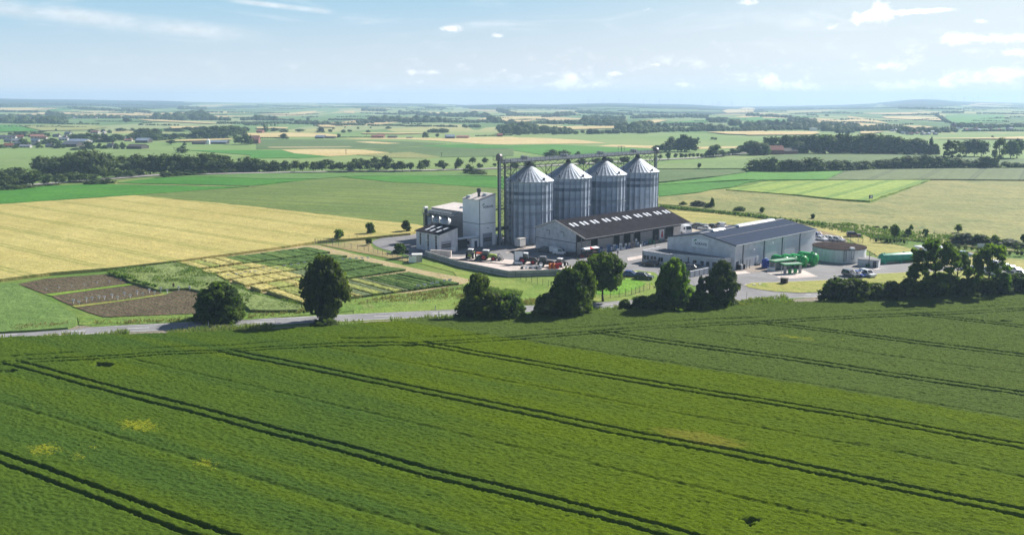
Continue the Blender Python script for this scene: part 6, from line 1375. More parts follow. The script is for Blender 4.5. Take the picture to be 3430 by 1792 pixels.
    mb = MB(); mb.box((0, 0, .35), (1.5, .9, .4), 0, 0, .7); mb.beam((-.2, 0, .5), (.1, 0, 1.3), .16); mb.build('frame', REDP, t)
    for x in (-.8, .8): wheel(t, x, 0, .28, .2, ANTH, 12)
machinery()

def goods():
    """boards, banners and stock standing along the open front of the warehouse"""
    GRN = plain('display_green', (.05, .20, .10, 1), .6); NB = plain('display_blue', (.05, .09, .22, 1), .6); LB = plain('display_light_blue', (.16, .28, .50, 1), .6); TANB = plain('display_tan', (.30, .25, .21, 1), .7)
    L_ = [(1300, 445, 66, 92, NB, 'dark blue'), (1375, 395, 70, 62, BANNER, 'white'), (1385, 460, 60, 60, TANB, 'brown'), (1445, 445, 46, 122, LB, 'blue and green'), (1500, 435, 50, 112, NB, 'tall blue'), (1558, 395, 52, 100, BANNER, 'tall white'), (1600, 400, 40, 90, LB, 'pale blue'), (1628, 428, 62, 40, BANNER, 'low white'),
          (1672, 390, 46, 105, BANNER, 'white'), (1722, 412, 86, 36, BANNER, 'wide low white'), (1745, 380, 30, 60, NB, 'small blue'), (1771, 362, 36, 92, BANNER, 'slim white'), (1812, 395, 86, 46, NB, 'wide low blue'), (1838, 352, 50, 88, BANNER, 'pale'), (1902, 352, 62, 108, TANB, 'tan'), (1962, 370, 30, 130, BANNER, 'leaning slim white'),
          (2002, 315, 44, 74, BANNER, 'white'), (2060, 345, 78, 44, BANNER, 'low white'), (2084, 275, 34, 66, BANNER, 'white'), (2122, 295, 44, 66, NB, 'deep blue'), (2166, 285, 52, 62, LB, 'sky blue'), (2226, 300, 40, 90, GRN, 'green'), (2306, 245, 34, 66, GRN, 'tall green'), (2358, 230, 50, 46, TANB, 'brown')]
    for i, (x, y, w, h, m, c) in enumerate(L_):
        d = ray(1780 + x / 5.6, 760 + y / 5.6); tt = (-166.0 + (i * 7 % 5) * .35) / (d.x * GV.x + d.y * GV.y); p = Vector((d.x * tt, d.y * tt, 0)); s = pxm(p); W_, H_ = w / 5.6 / s * 1.3, h / 5.6 / s * 1.12
        t = thing('display_board', f'{c} display board, {nth(i)} from the left along the warehouse front', 'display board', p, ROT + math.pi / 2 + random.uniform(-.5, .3), 'display boards along the warehouse front')
        mb = MB(); mb.box((0, 0, H_ / 2 + .08), (W_, .1, H_)); mb.build('panel', m, t)
        mb = MB(); mb.box((0, .1, .06), (W_ * .9, .5, .1)); mb.beam((0, .3, .06), (0, .05, H_ * .7), .05); mb.build('stand', DKSTEEL, t)
        if h > 55:
            mb = MB(); mb.box((0, -.06, H_ * .62), (W_ * .6, .02, H_ * .16)); mb.box((0, -.06, H_ * .35), (W_ * .7, .02, H_ * .08)); mb.build('print', NB if m is not NB else BANNER, t)
    p = at(1780 + 1215 / 5.6, 760 + 425 / 5.6); t = thing('round_sign', 'green round-topped standing sign near the warehouse corner', 'sign', p, ROT + 1.2)
    G2 = plain('pale_green_sign', (.12, .30, .18, 1), .6)
    mb = MB(); mb.lathe([(.01, -.05), (.42, -.05), (.42, .05), (.01, .05)], 18); mb.xform(Matrix.Translation((0, 0, 1.75)) @ Matrix.Rotation(math.pi / 2, 4, 'X')); mb.build('disc', G2, t)
    mb = MB(); mb.box((0, 0, .7), (.5, .12, 1.35)); mb.build('stand', G2, t)
    for i, (x, y) in enumerate(((2270, 305), (2330, 300), (2390, 300))):
        p = at(1780 + x / 5.6, 760 + y / 5.6); t = thing('garden_machine', f'green garden machine, {nth(i)} from the left by the red poster', 'machine', p, ROT + .3 * i, 'green machines by the red poster')
        mb = MB(); mb.box((0, 0, .55), (1.3, .8, .5), 0, 0, .8); mb.build('body', plain('machine_green', (.02, .17, .06, 1), .5), t)
        mb = MB(); mb.beam((-.5, 0, .7), (-1.0, 0, 1.2), .07); mb.build('handle', DKSTEEL, t)
        for a in (-.4, .4):
            for b in (-.4, .4): wheel(t, a, b, .2, .15, RIM, 10)
    # banners leaning by the shed and on the fence
    t = thing('notice_board', 'white notice board standing in front of the small shed door', 'board', at(1517, 843.5), ROT + math.pi / 2 - .9)
    mb = MB(); mb.box((0, 0, .75), (1.7, .07, 1.3)); mb.build('panel', BANNER, t)
    for x in (-.7, .7):
        mb = MB(); mb.beam((x, .03, 0), (x, .03, 1.2), .06); mb.build('leg', DKSTEEL, t)
    t = thing('kiosk', 'small pale square hut at the left end of the retaining wall', 'hut', at(1397.5, 876), .12)
    mb = MB(); mb.box((0, 0, 1.0), (2.7, 2.3, 2.0)); mb.build('wall', plain('kiosk_grey', (.36, .36, .37, 1), .7), t); mb = MB(); mb.box((0, 0, 2.08), (3.0, 2.6, .14)); mb.build('roof', plain('kiosk_roof', (.62, .62, .62, 1), .6), t)
    t = thing('banner', 'large white banner on posts in front of the small pale hut', 'banner', at(1382, 882), .02)
    mb = MB(); mb.box((0, 0, 1.05), (2.1, .06, 1.75)); mb.build('sheet', BANNER, t)
    for x in (-1.0, 1.0):
        mb = MB(); mb.beam((x, .06, 0), (x, .06, 2.0), .08); mb.build('post', DKSTEEL, t)
    # lamp posts
    for px, h, lab in ((( 1427, 857), 4.6, 'slim lamp post in front of the small grey shed'), ((2194, 836), 4.0, 'dark lamp post left of the office annex')):
        p = at(*px); t = thing('lamp_post', lab, 'lamp post', p)
        mb = MB(); mb.tube((0, 0, 0), (0, 0, h), .09, 8, .06); mb.build('pole', GALV if px[0] < 1500 else DKSTEEL, t); mb = MB(); mb.box((.25, 0, h + .05), (.75, .25, .14)); mb.build('lamp_head', WHITEP if px[0] < 1500 else DKSTEEL, t)
goods()

def cars():
    V5 = lambda x, y: m5([(x, y)])[0]; V2 = lambda x, y: k2([(x, y)])[0]; V3 = lambda x, y: k3([(x, y)])[0]
    vehicle('car', 'blue', V5(770, 405), -25, 'blue car half hidden by the round tree with a bare trunk')
    vehicle('suv', 'black', V5(975, 450), -25, 'black estate car parked beside the bright lawn', 'car')
    vehicle('suv', 'black', V5(1065, 240), 160, 'black car in the shade of the office annex')
    vehicle('car', 'black', V5(1640, 270), -30, 'black car by the annex door behind the big tree', 'car', 'dark cars along the annex')
    vehicle('suv', 'grey', V5(1760, 320), -30, 'dark grey car in the annex car park, behind the low white wall', 'car', 'dark cars along the annex')
    vehicle('car', 'silver', V5(1850, 290), -30, 'silver car by the annex wall left of the pine', 'car', 'dark cars along the annex')
    vehicle('car', 'black', V5(2335, 390), 70, 'black car peeping out right of the pine top')
    vehicle('van', 'white', V3(948, 705), -68, 'white van nose-on beside the dry lawn', 'van')
    vehicle('car', 'blue', V3(858, 705), -68, 'blue car between a white van and a dark car', 'car')
    vehicle('suv', 'grey', V3(770, 705), -68, 'dark car leftmost of three by the dry lawn', 'car')
    vehicle('suv', 'maroon', V3(805, 292), -12, 'dark red off-road car alone on the mown meadow', 'car')
    for i, (x, y, c, k) in enumerate(((428, 300, 'blue', 'van'), (472, 328, 'white', 'car'), (540, 325, 'silver', 'car'), (585, 330, 'white', 'car'), (650, 338, 'silver', 'car'))):
        vehicle(k, c, V3(x, y), -64, f'{c} {"van" if k == "van" else "car"}, {nth(i)} from the left in the row behind the round tank', 'van' if k == 'van' else 'car', 'cars behind the round tank')
    for i, (x, y, c, k) in enumerate(((655, 352, 'black', 'suv'), (705, 362, 'grey', 'suv'), (738, 372, 'white', 'car'), (882, 350, 'white', 'van'), (800, 352, 'black', 'car'))):
        vehicle(k, c, V2(x, y), 150, f'{c} {"van" if k == "van" else "car"} behind the hall roof, {["leftmost", "second from left", "third from left", "rightmost, tallest", "next to the tall white van"][i]}', 'car', 'cars behind the hall')
    for i, (x, y, c, k) in enumerate(((2440, 640, 'silver', 'car'), (2500, 665, 'white', 'car'), (2570, 700, 'white', 'car'), (2380, 625, 'pale blue', 'car'), (2300, 612, 'white', 'van'), (1985, 640, 'white', 'car'), (2080, 655, 'silver', 'car'), (2180, 668, 'white', 'car'), (2260, 690, 'white', 'van'))):
        vehicle(k, c, V3(x, y), -70, f'{c} {"van" if k == "van" else "car"} in the right-hand car park, {nth(i)} of the visitors\' row', 'car', 'visitors\' cars at the right')
    vehicle('car', 'pale blue', V3(1965, 492), -15, 'pale blue car on the brown track behind the right-hand trees')
    vehicle('suv', 'grey', (1176, 575.5), 5, 'dark car driving on the avenue far behind the yellow field', 'car')
    # lorries
    for px, lab, hd in ((V2(540, 410), 'white lorry cab at the far end of the warehouse', -70), (V3(1560, 520), 'white lorry with red corner behind the airy tree', -75), (V3(1665, 500), 'second white lorry behind the airy tree, nearer the car park', -75)):
        t = thing('lorry', lab, 'lorry', at(*px), math.radians(hd)); wp = paint(CARC['white'], 'white')
        mb = MB(); mb.add([(1.2, -1.2, .7), (3.4, -1.2, .7), (3.45, -1.2, 1.8), (3.1, -1.15, 3.1), (1.2, -1.15, 3.3), (1.2, 1.2, .7), (3.4, 1.2, .7), (3.45, 1.2, 1.8), (3.1, 1.15, 3.1), (1.2, 1.15, 3.3)], [(0, 1, 2, 3, 4), (9, 8, 7, 6, 5), (0, 5, 6, 1), (1, 6, 7, 2), (2, 7, 8, 3), (3, 8, 9, 4), (4, 9, 5, 0)]); cb = mb.build('cab', wp, t)
        mb = MB(); mb.add([(3.47, -1.0, 1.9), (3.47, 1.0, 1.9), (3.17, .95, 2.95), (3.17, -.95, 2.95)], [(0, 1, 2, 3)]); mb.build('windscreen', GLASS, cb)
        for y in (-1.2, 1.2):
            mb = MB(); mb.box((2.5, y, 2.2), (1.0, .06, .8)); mb.build('side_window', GLASS, cb)
        mb = MB(); mb.box((-1.6, 0, 2.1), (5.0, 2.4, 2.3)); mb.build('box', wp, t); mb = MB(); mb.box((-.2, 0, .75), (7, 1.0, .25)); mb.build('chassis', DKSTEEL, t)
        if 'red' in lab:
            mb = MB(); mb.box((-1.0, -1.22, 2.6), (1.2, .04, .7)); mb.build('red_panel', REDP, t)
        for x in (2.5, -1.2, -2.6):
            for y in (-1.05, 1.05): wheel(t, x, y, .48, .3, RIM, 14)
    # low white wall of the annex car park
    t = thing('low_wall', 'low white wall closing the annex car park', 'wall'); a, b = at(*V5(1690, 425)), at(*V5(1975, 365))
    mb = MB(); mb.beam(a + Vector((0, 0, .8)), b + Vector((0, 0, .8)), .2, 1.6); mb.build('panel', plain('annex_render', (0, 0, 0, 1)), t)
    mb = MB(); mb.beam(a + Vector((0, 0, 1.66)), b + Vector((0, 0, 1.66)), .3, .1); mb.build('coping', WHITEP, t)
    for i in range(5):
        q = a.lerp(b, i / 4); mb = MB(); mb.box((q.x, q.y - .14, .8), (.25, .12, 1.6)); mb.build('post', plain('post_grey', (0, 0, 0, 1)), t)
    # people
cars()

def person(px, label, h, top, legs, yaw, stride=.25, skin=(.32, .19, .13)):
    p = at(*px); me = bpy.data.meshes.new('person'); 
    J = {'pel': (0, 0, .53), 'ab': (0, 0, .62), 'ch': (0, .01, .74), 'ne': (0, .01, .84), 'he': (0, .03, .90), 'top': (0, .02, .975)}
    for s, k in ((-1, 'l'), (1, 'r')):
        f = s * stride * .5
        J.update({k + 'hip': (s * .055, 0, .50), k + 'kn': (s * .06, f * .4, .275), k + 'an': (s * .06, f * .55 - (.03 if f < 0 else 0), .045), k + 'to': (s * .065, f * .55 + .085, .018),
                  k + 'sh': (s * .108, .005, .80), k + 'el': (s * .135, -f * .22, .63), k + 'wr': (s * .125, -f * .5 + .03, .48), k + 'ha': (s * .12, -f * .5 + .05, .425)})
    names = list(J); E = [('pel', 'ab'), ('ab', 'ch'), ('ch', 'ne'), ('ne', 'he'), ('he', 'top')]
    for k in 'lr': E += [('pel', k + 'hip'), (k + 'hip', k + 'kn'), (k + 'kn', k + 'an'), (k + 'an', k + 'to'), ('ch', k + 'sh'), (k + 'sh', k + 'el'), (k + 'el', k + 'wr'), (k + 'wr', k + 'ha')]
    Rr = {'pel': .082, 'ab': .076, 'ch': .088, 'ne': .032, 'he': .058, 'top': .042, 'hip': .056, 'kn': .038, 'an': .026, 'to': .02, 'sh': .038, 'el': .027, 'wr': .019, 'ha': .018}
    me.from_pydata([tuple(c * h for c in J[n]) for n in names], [(names.index(a), names.index(b)) for a, b in E], [])
    o = bpy.data.objects.new('person', me); COL.objects.link(o)
    o.modifiers.new('skin', 'SKIN'); 
    for i, n in enumerate(names):
        r = Rr.get(n, Rr.get(n[1:], .03)) * h; me.skin_vertices[0].data[i].radius = (r, r * (.72 if n in ('ch', 'ab', 'pel') else 1)); me.skin_vertices[0].data[i].use_root = n == 'pel'
    o.modifiers.new('sub', 'SUBSURF').levels = 1; o.modifiers['sub'].render_levels = 2
    M_ = Mat('person_cloth_and_skin_' + str(len(bpy.data.materials)), .85); pz = M_.xyz(M_.pos(True))[2]; px_ = M_.math('ABSOLUTE', M_.xyz(M_.pos(True))[0])
    c = M_.mix(M_.math('GREATER_THAN', pz, .52 * h), legs + (1,), top + (1,)); c = M_.mix(M_.math('GREATER_THAN', pz, .845 * h), c, skin + (1,)); c = M_.mix(M_.math('GREATER_THAN', pz, .935 * h), c, (.03, .02, .015, 1))
    c = M_.mix(M_.math('MULTIPLY', M_.math('GREATER_THAN', px_, .10 * h), M_.math('LESS_THAN', pz, .49 * h)), c, skin + (1,))
    M_.color(c); me.materials.append(M_.m); o.location = p; o.rotation_euler = (0, 0, yaw); tag(o, label, 'person')
person((2069, 858), 'person in dark clothes walking across the yard before the warehouse', 1.78, (.03, .03, .04), (.02, .022, .03), .5, .5)
person((582, 969.5), 'person in dark red-brown clothes standing at the edge of the bare soil beds', 1.75, (.06, .025, .025), (.03, .025, .03), .2, .25)
# ------------------------------------------------------------------ trial plots, markers, fences, posts
def plots():
    """six strips of small crop blocks; each strip given by its two long edges in the photograph"""
    YEL = field('plot_yellow', (.46, .40, .13, 1), (.54, .47, .19, 1), 1.6, .3, None, 0, None, None, bump=.8); YG = field('plot_yellow_green', (.30, .34, .09, 1), (.37, .38, .12, 1), 1.6, .3, bump=.8)
    DG = field('plot_dark_green', (.078, .142, .029, 1), (.105, .178, .04, 1), 1.6, .3, bump=.8); MG = field('plot_mid_green', (.11, .18, .038, 1), (.14, .21, .05, 1), 1.6, .3, bump=.8); GG = field('plot_grey_green', (.15, .19, .09, 1), (.18, .215, .105, 1), 1.6, .3, bump=.8)
    mats = {'y': YEL, 'g': YG, 'd': DG, 'm': MG, 'e': GG}; nm = {'y': 'ripe yellow', 'g': 'yellow-green', 'd': 'dark green', 'm': 'mid green', 'e': 'grey-green'}
    MBs = {k: MB() for k in mats}
    rs = random.Random(4)
    # front-left end a..b (short side) and far end: strips run along the building line
    strips = [((90, 250), (262, 300), (1215, 115), (1410, 155), 'ygyymmdmddd'), ((283, 318), (355, 345), (1335, 172), (1555, 190), 'yygymmddddd'), ((405, 350), (500, 395), (1500, 205), (1700, 225), 'yyyygmmmddd'),
              ((552, 400), (660, 445), (1680, 235), (1862, 262), 'yyyyemmdddd'), ((708, 455), (795, 488), (1860, 275), (2058, 305), 'ygygeemdddd'), ((850, 490), (1180, 600), (2090, 325), (2520, 420), 'yggygyegegeddmdddd')]
    for A_, B_, C_, D_, code in strips:
        h = .85
        a, b, c, d = [at(*k5([q])[0], h) for q in (A_, B_, C_, D_)]
        n = len(code)
        ws = [rs.uniform(.7, 1.3) for _ in range(n)]; tot = sum(ws); u = 0
        for i, ch in enumerate(code):
            u0, u1 = u / tot, (u + ws[i]) / tot; u += ws[i]; gp_ = .006 if rs.random() < .75 else .012
            u0 += gp_; u1 -= gp_ * .3
            hh = h * (1.0 if ch in 'yg' else .8) + rs.uniform(-.06, .06)
            qs = [a.lerp(c, u0), a.lerp(c, u1), b.lerp(d, u1), b.lerp(d, u0)]
            # bumpy top, sides down to the sand
            mb = MBs[ch]; N1, N2 = 5, 14; vs = []
            for i1 in range(N1 + 1):
                for i2 in range(N2 + 1):
                    p = qs[0].lerp(qs[1], i1 / N1).lerp(qs[3].lerp(qs[2], i1 / N1), i2 / N2); edge = i1 in (0, N1) or i2 in (0, N2)
                    vs.append((p.x + rs.uniform(-.05, .05), p.y + rs.uniform(-.05, .05), hh - (.08 if edge else 0) + rs.uniform(-.07, .07)))
            k = N2 + 1; fs = [(i1 * k + i2, i1 * k + i2 + 1, (i1 + 1) * k + i2 + 1, (i1 + 1) * k + i2) for i1 in range(N1) for i2 in range(N2)]
            rim = [i2 for i2 in range(k)] + [i1 * k + N2 for i1 in range(1, N1 + 1)] + [N1 * k + i2 for i2 in range(N2 - 1, -1, -1)] + [i1 * k for i1 in range(N1 - 1, 0, -1)]
            o = len(vs); vs += [(vs[r][0], vs[r][1], .0) for r in rim]; m = len(rim); fs += [(rim[j], rim[(j + 1) % m], o + (j + 1) % m, o + j) for j in range(m)]
            mb.add(vs, fs)
    for k, mb in MBs.items():
        o = mb.build('trial_crop', mats[k]); tag(o, nm[k] + ' cereal growing in the small trial plots', 'crop', None, 'stuff')
plots()

def markers():
    boardm = plain('marker_board', (.66, .67, .70, 1), .5, 0, .04)
    proto = None
    def put(px, label, group, h, w=.5, low=False):
        nonlocal proto
        if proto is None:
            proto = thing('plot_marker', label, 'sign', at(*px), 0, group)
            mb = MB(); mb.beam((0, 0, 0), (0, 0, .8), .07); mb.build('stake', boardm, proto); mb = MB(); mb.box((0, -.03, .86), (.55, .05, .36)); mb.build('board', boardm, proto); proto.rotation_euler = (0, 0, random.uniform(-.4, .4)); proto.scale = (1, 1, h); return proto
        t = dup(proto, at(*px), random.uniform(-.5, .5), label, (w / .5, 1, h)); t['group'] = group; return t
    rows = [('rear soil bed', [(445, 550), (567, 535), (688, 520), (810, 506), (932, 491), (1048, 477), (1160, 464), (1270, 452)], .45), ('middle soil bed', [(707, 685), (832, 668), (955, 650), (1077, 632), (1197, 615), (1316, 600), (1433, 582), (1543, 568), (1715, 558), (1822, 558)], 1.15),
            ('front soil bed', [(760, 692), (885, 655), (1005, 645), (1131, 650), (1250, 632), (1372, 614), (1485, 600), (1605, 583)], 1.0)]
    for nm, L_, h in rows:
        for i, (x, y) in enumerate(L_): put(k4([(x, y)])[0], f'{"low " if h < .6 else ""}white marker on the {nm}, {nth(i)} from the left', 'white plot markers in the soil beds', h)
    R2 = [(530, 392), (600, 382), (640, 378), (672, 366), (720, 362), (762, 360), (835, 330), (890, 348), (950, 330), (1012, 306), (1072, 300), (1130, 292), (1188, 278), (1230, 290)]
    for i, (x, y) in enumerate(R2): put(k5([(x, y)])[0], f'small board between the yellow trial plots, {nth(i)} from the left', 'boards between the trial plots', .95, .62)
    for i, (x, y) in enumerate([(1520, 250), (1580, 246), (1632, 243), (1682, 240), (1733, 238)]): put(k5([(x, y)])[0], f'small board in the far dark green plots, {nth(i)} from the tall tree', 'boards in the far plots', 1.0, .7)
    for i, (x, y) in enumerate([(2168, 490), (2222, 482), (2286, 470), (2330, 462), (2392, 445), (2440, 440)]): put(k5([(x, y)])[0], f'small board at the front edge of the dark green plots, {nth(i)} from the left', 'boards at the front plots', 1.2, .8)
    # roadside delineators
    for i, (x, y, s) in enumerate(((2040, 842, 4), (2000, 893, 4), (395, 760, 5), (357, 806, 5), (2315, 665, 5), (2345, 712, 5))):
        if s == 4: 
            q = k4([(x, y)])[0]
        else:
            if i in (2, 3): continue
            q = k5([(x, y)])[0]
        t = thing('delineator_post', ['white roadside post in front of the dark round bush', 'white roadside post on the near verge by the dark round bush', '', '', 'white roadside post on the far verge right of the tall tree', 'white roadside post on the near verge right of the tall tree'][i], 'post', at(*q), .2, 'roadside posts')
        mb = MB(); mb.box((0, 0, .5), (.14, .14, 1.0), 0, 0, .85); mb.build('post', WHITEP, t); mb = MB(); mb.box((0, 0, .8), (.15, .15, .2)); mb.build('black_band', BLACKR, t)
    q = k2([(1146, 1045)])[0]; t = thing('road_sign', 'thin roadside sign post seen edge-on opposite the yard entrance', 'sign', at(*q), 1.3)
    mb = MB(); mb.tube((0, 0, 0), (0, 0, 2.0), .045, 6); mb.build('pole', plain('sign_pole_pinkish', (.42, .33, .30, 1), .6), t); mb = MB(); mb.box((0, 0, 1.75), (.5, .05, .5)); mb.build('plate', plain('sign_back', (.45, .36, .34, 1), .6), t)
    q = f4([(1143, 1026)])[0]; t = thing('field_board', 'small square board at the corner of the bright striped field', 'sign', at(*q), .2)
    mb = MB(); mb.box((0, 0, 1.9), (1.9, .1, 1.5)); mb.build('board', plain('grey_dark_board', (.10, .10, .11, 1), .6), t)
    for x in (-.7, .7):
        mb = MB(); mb.beam((x, .05, 0), (x, .05, 1.3), .12); mb.build('post', DKSTEEL, t)
    mb = MB(); mb.box((.2, -.07, 1.9), (1.0, .03, 1.0)); mb.build('print', BANNER, t)
    q = k3([(2130, 440)])[0]; t = thing('field_board', 'grey-white board on the hedge behind the right-hand trees', 'sign', at(*q), .1)
    mb = MB(); mb.box((0, 0, 1.5), (2.6, .1, 1.6)); mb.build('board', plain('pale_field_board', (.55, .57, .60, 1), .6), t)
    for x in (-1, 1):
        mb = MB(); mb.beam((x, .05, 0), (x, .05, .8), .12); mb.build('post', DKSTEEL, t)
    # chain-link fences: posts and see-through wires
    postm = plain('fence_post', (.13, .135, .13, 1), .7)
    def fence(pts, label, gap, h, wires=6, m=postm):
        t = thing('wire_fence', label, 'fence'); P = [at(*p) for p in pts]; w = MB()
        for a, b in zip(P, P[1:]):
            n = max(1, round((b - a).length / gap))
            for i in range(n + (b is P[-1])):
                p = a.lerp(b, i / n); mb = MB(); mb.beam(p, p + Vector((0, 0, h)), .09); mb.build('post', m, t)
            for k in range(wires):
                z = Vector((0, 0, h * (k + .6) / wires)); w.beam(a + z, b + z, .018)
            k = int((b - a).length / .5)
            for i in range(k):
                p = a.lerp(b, (i + .5) / k); w.beam(p + Vector((0, 0, .05)), p + Vector((0, 0, h)), .012)
        w.build('wire_mesh', plain('fence_wire', (.16, .165, .16, 1), .6, .3), t); return t
    fence(k5([(1275, 95), (1480, 122), (1700, 155), (1900, 205), (2075, 250)]), 'wire mesh fence running from the barley corner to the small pale hut', 2.6, 1.7)
    fence(k5([(1280, 100), (1500, 75), (1640, 60), (1760, 40)]), 'wire mesh fence at the barley edge by the curved drive', 3.0, 1.8)
    fence([m4([(1110, 440)])[0], m4([(1300, 500)])[0], m4([(1500, 555)])[0], m4([(1700, 600)])[0], m5([(220, 690)])[0], m5([(440, 745)])[0], m5([(580, 725)])[0], m5([(775, 700)])[0], m5([(965, 640)])[0], m5([(1060, 615)])[0]], 'dark mesh fence curving below the yard wall and round the bright lawn', 2.1, 1.75)
    fence(k3([(975, 342), (1060, 335), (1210, 345), (1360, 372)]), 'grey mesh fence beside the sapling right of the red car', 2.4, 1.6)
    fence(k3([(770, 350), (850, 352), (900, 358)]), 'short grey mesh gate fence behind the round tank', 1.6, 1.6)
    fence(k3([(1640, 265), (1760, 275), (1900, 300), (2080, 335)]), 'row of thin fence posts across the rough grass at right', 3.4, 1.2, 3)
    # guard rail on the far road
    t = thing('guard_rail', 'pale guard rail along the far road below the tree belt', 'guard rail'); P = [at(*q) for q in f1([(270, 968), (560, 945), (850, 918), (1140, 893), (1400, 878), (1620, 862)])]; w = MB()
    for a, b in zip(P, P[1:]): w.beam(a + Vector((0, 0, .75)), b + Vector((0, 0, .75)), .12, .45)
    w.build('rail', plain('rail_zinc', (.52, .50, .48, 1), .5, .2), t)
    for i in range(30):
        f = i / 30 * (len(P) - 1); a = P[int(f)].lerp(P[int(f) + 1], f % 1); mb = MB(); mb.beam(a, a + Vector((0, 0, .6)), .15); mb.build('post', GALV, t)
    # manhole frames on the lawn
    for i, (x, y) in enumerate(((620, 1115), (755, 1100))):
        t = tag(MB().box((0, 0, .12), (.75, .6, .2), 0, 0, .9).build('manhole_cover', plain('pale_concrete_lid', (.6, .58, .55, 1), .8)), ['pale square manhole lid near the tip of the dry lawn', 'pale square manhole lid nearer the dark cabinet on the dry lawn'][i], 'manhole'); t.location = at(*p2([(x, y)])[0], .09)
markers()
# ------------------------------------------------------------------ trees
def leaf_mesh(seed, n, lobes, leaf, up=.15, jit=.55, core=.62, coren=0):
    """crown in a unit box (x, y in -.5...5, z 0..1): leaf-sized faces over many lobes, shaded by solid inner lobes; lobes = [(x, y, z, r, rz)]"""
    rs = np.random.RandomState(seed); L_ = np.array(lobes, float); k = len(L_)
    area = L_[:, 3] * L_[:, 3] + .01; pick = rs.choice(k, n, p=area / area.sum())
    d = rs.normal(size=(n, 3)); d /= np.linalg.norm(d, axis=1)[:, None]
    rr = np.where(rs.rand(n) < .16, rs.uniform(1.1, 1.55, n), rs.uniform(.68, 1.12, n)) if n > 1500 else rs.uniform(.62, 1.22, n)
    P = L_[pick, :3] + d * np.stack([L_[pick, 3], L_[pick, 3], L_[pick, 4]], 1) * rr[:, None]
    nrm = d + rs.normal(0, jit, (n, 3)); nrm[:, 2] += up; nrm /= np.linalg.norm(nrm, axis=1)[:, None]
    t = np.cross(nrm, rs.normal(size=(n, 3))); t /= np.linalg.norm(t, axis=1)[:, None]; b = np.cross(nrm, t)
    s = leaf * rs.uniform(.55, 1.35, n)[:, None] * .5; q = rs.uniform(.55, 1.0, n)[:, None]
    V = np.stack([P - t * s, P - b * s * q, P + t * s, P + b * s * q], 1).reshape(-1, 3); F = np.arange(4 * n).reshape(-1, 4)
    # inner lobes
    VV, FF = [V], [F]; o = len(V)
    for x, y, z, r, rz in lobes:
        nu, nv = 7, 4; g = []
        for j in range(nv + 1):
            ph = math.pi * j / nv
            for i in range(nu):
                th = 2 * math.pi * i / nu; w = core * rs.uniform(.8, 1.0); g.append((x + r * w * math.sin(ph) * math.cos(th), y + r * w * math.sin(ph) * math.sin(th), z + rz * w * math.cos(ph)))
        VV.append(np.array(g)); FF.append(np.array([(o + j * nu + i, o + j * nu + (i + 1) % nu, o + (j + 1) * nu + (i + 1) % nu, o + (j + 1) * nu + i) for j in range(nv) for i in range(nu)])); o += len(g)
    V = np.vstack(VV); V[:, 2] = np.maximum(V[:, 2], .004); F = np.vstack(FF)
    return V, F
def lobes_for(kind, rs, near=False):
    L_ = []; N = 2.6 if near else 1.0; R = .62 if near else 1.0
    def add(x, y, z, r, rz=None): L_.append((x, y, z, r, rz or r))
    def shell(n, z0, z1, prof, qa, r0, r1, flat=.85):
        """lobes spread over a crown whose half width at relative height t is prof(t)"""
        for i in range(int(n * N)):
            t = rs.random(); z = z0 + (z1 - z0) * t; w = prof(t); a = rs.uniform(0, 6.28); q = w * math.sqrt(rs.uniform(qa, 1)); r = rs.uniform(r0, r1) * R * (.75 + .5 * min(1, w / .35))
            q = max(0, q - r * .5) * rs.uniform(.86, 1.1)
            add(q * math.cos(a), q * math.sin(a), min(z, 1 - r * .6), r, r * flat)
    if kind == 'round': shell(22, .36, .93, lambda t: .49 * math.sqrt(max(.06, 1 - (2 * t - .85) ** 2 / 1.35)), .15, .13, .20); add(0, 0, .62, .24, .18)
    elif kind == 'oval': shell(24, .30, .95, lambda t: .48 * math.sqrt(max(.05, 1 - (2 * t - .8) ** 2 / 1.5)), .12, .12, .19); add(0, 0, .6, .2, .22)
    elif kind == 'full': shell(28, .14, .95, lambda t: .49 * min(1, (t * 3.2 + .30)) * math.sqrt(max(.04, 1 - max(0, t - .35) ** 2 / .45)), .2, .11, .18); add(0, 0, .45, .28, .26)
    elif kind == 'tall': shell(30, .17, .95, lambda t: .53 * min(1, (t * 2.6 + .38)) * (1 - .62 * max(0, t - .45) / .55), .2, .10, .17); add(0, 0, .5, .26, .24)
    elif kind == 'poplar': shell(34, .12, .95, lambda t: .46 * (.55 + .45 * math.sin(math.pi * min(1, .2 + t * .8))) * (1 - .55 * max(0, t - .7) / .3), .25, .09, .14, 1.25); add(0, 0, .4, .22, .3)
    elif kind == 'airy': shell(25, .20, .96, lambda t: .50 * math.sin(math.pi * min(1, .22 + t * .70)) ** .6 + .02, .25, .07, .125, .55)
    elif kind == 'bush': shell(26, .05, .90, lambda t: .56 * math.sqrt(max(.03, 1 - t ** 2.4)), .35, .12, .19, .9); add(0, 0, .35, .32, .36)
    elif kind == 'cone': shell(34, .04, .95, lambda t: .48 * (1 - t) ** .62 + .03, .5, .07, .13, .8); add(0, 0, .3, .28, .3); add(0, 0, .62, .16, .28)
    elif kind == 'dome': shell(44, .03, .93, lambda t: .49 * math.sqrt(max(.01, 1 - t ** 2.3)) + .01, .62, .08, .13, .95); add(0, 0, .35, .37, .37); add(0, 0, .62, .25, .27)
    elif kind == 'pine': shell(30, .30, .95, lambda t: (.50 if t < .45 else .50 * (1 - (t - .45) / .62)), .12, .10, .17, .55)
    return L_
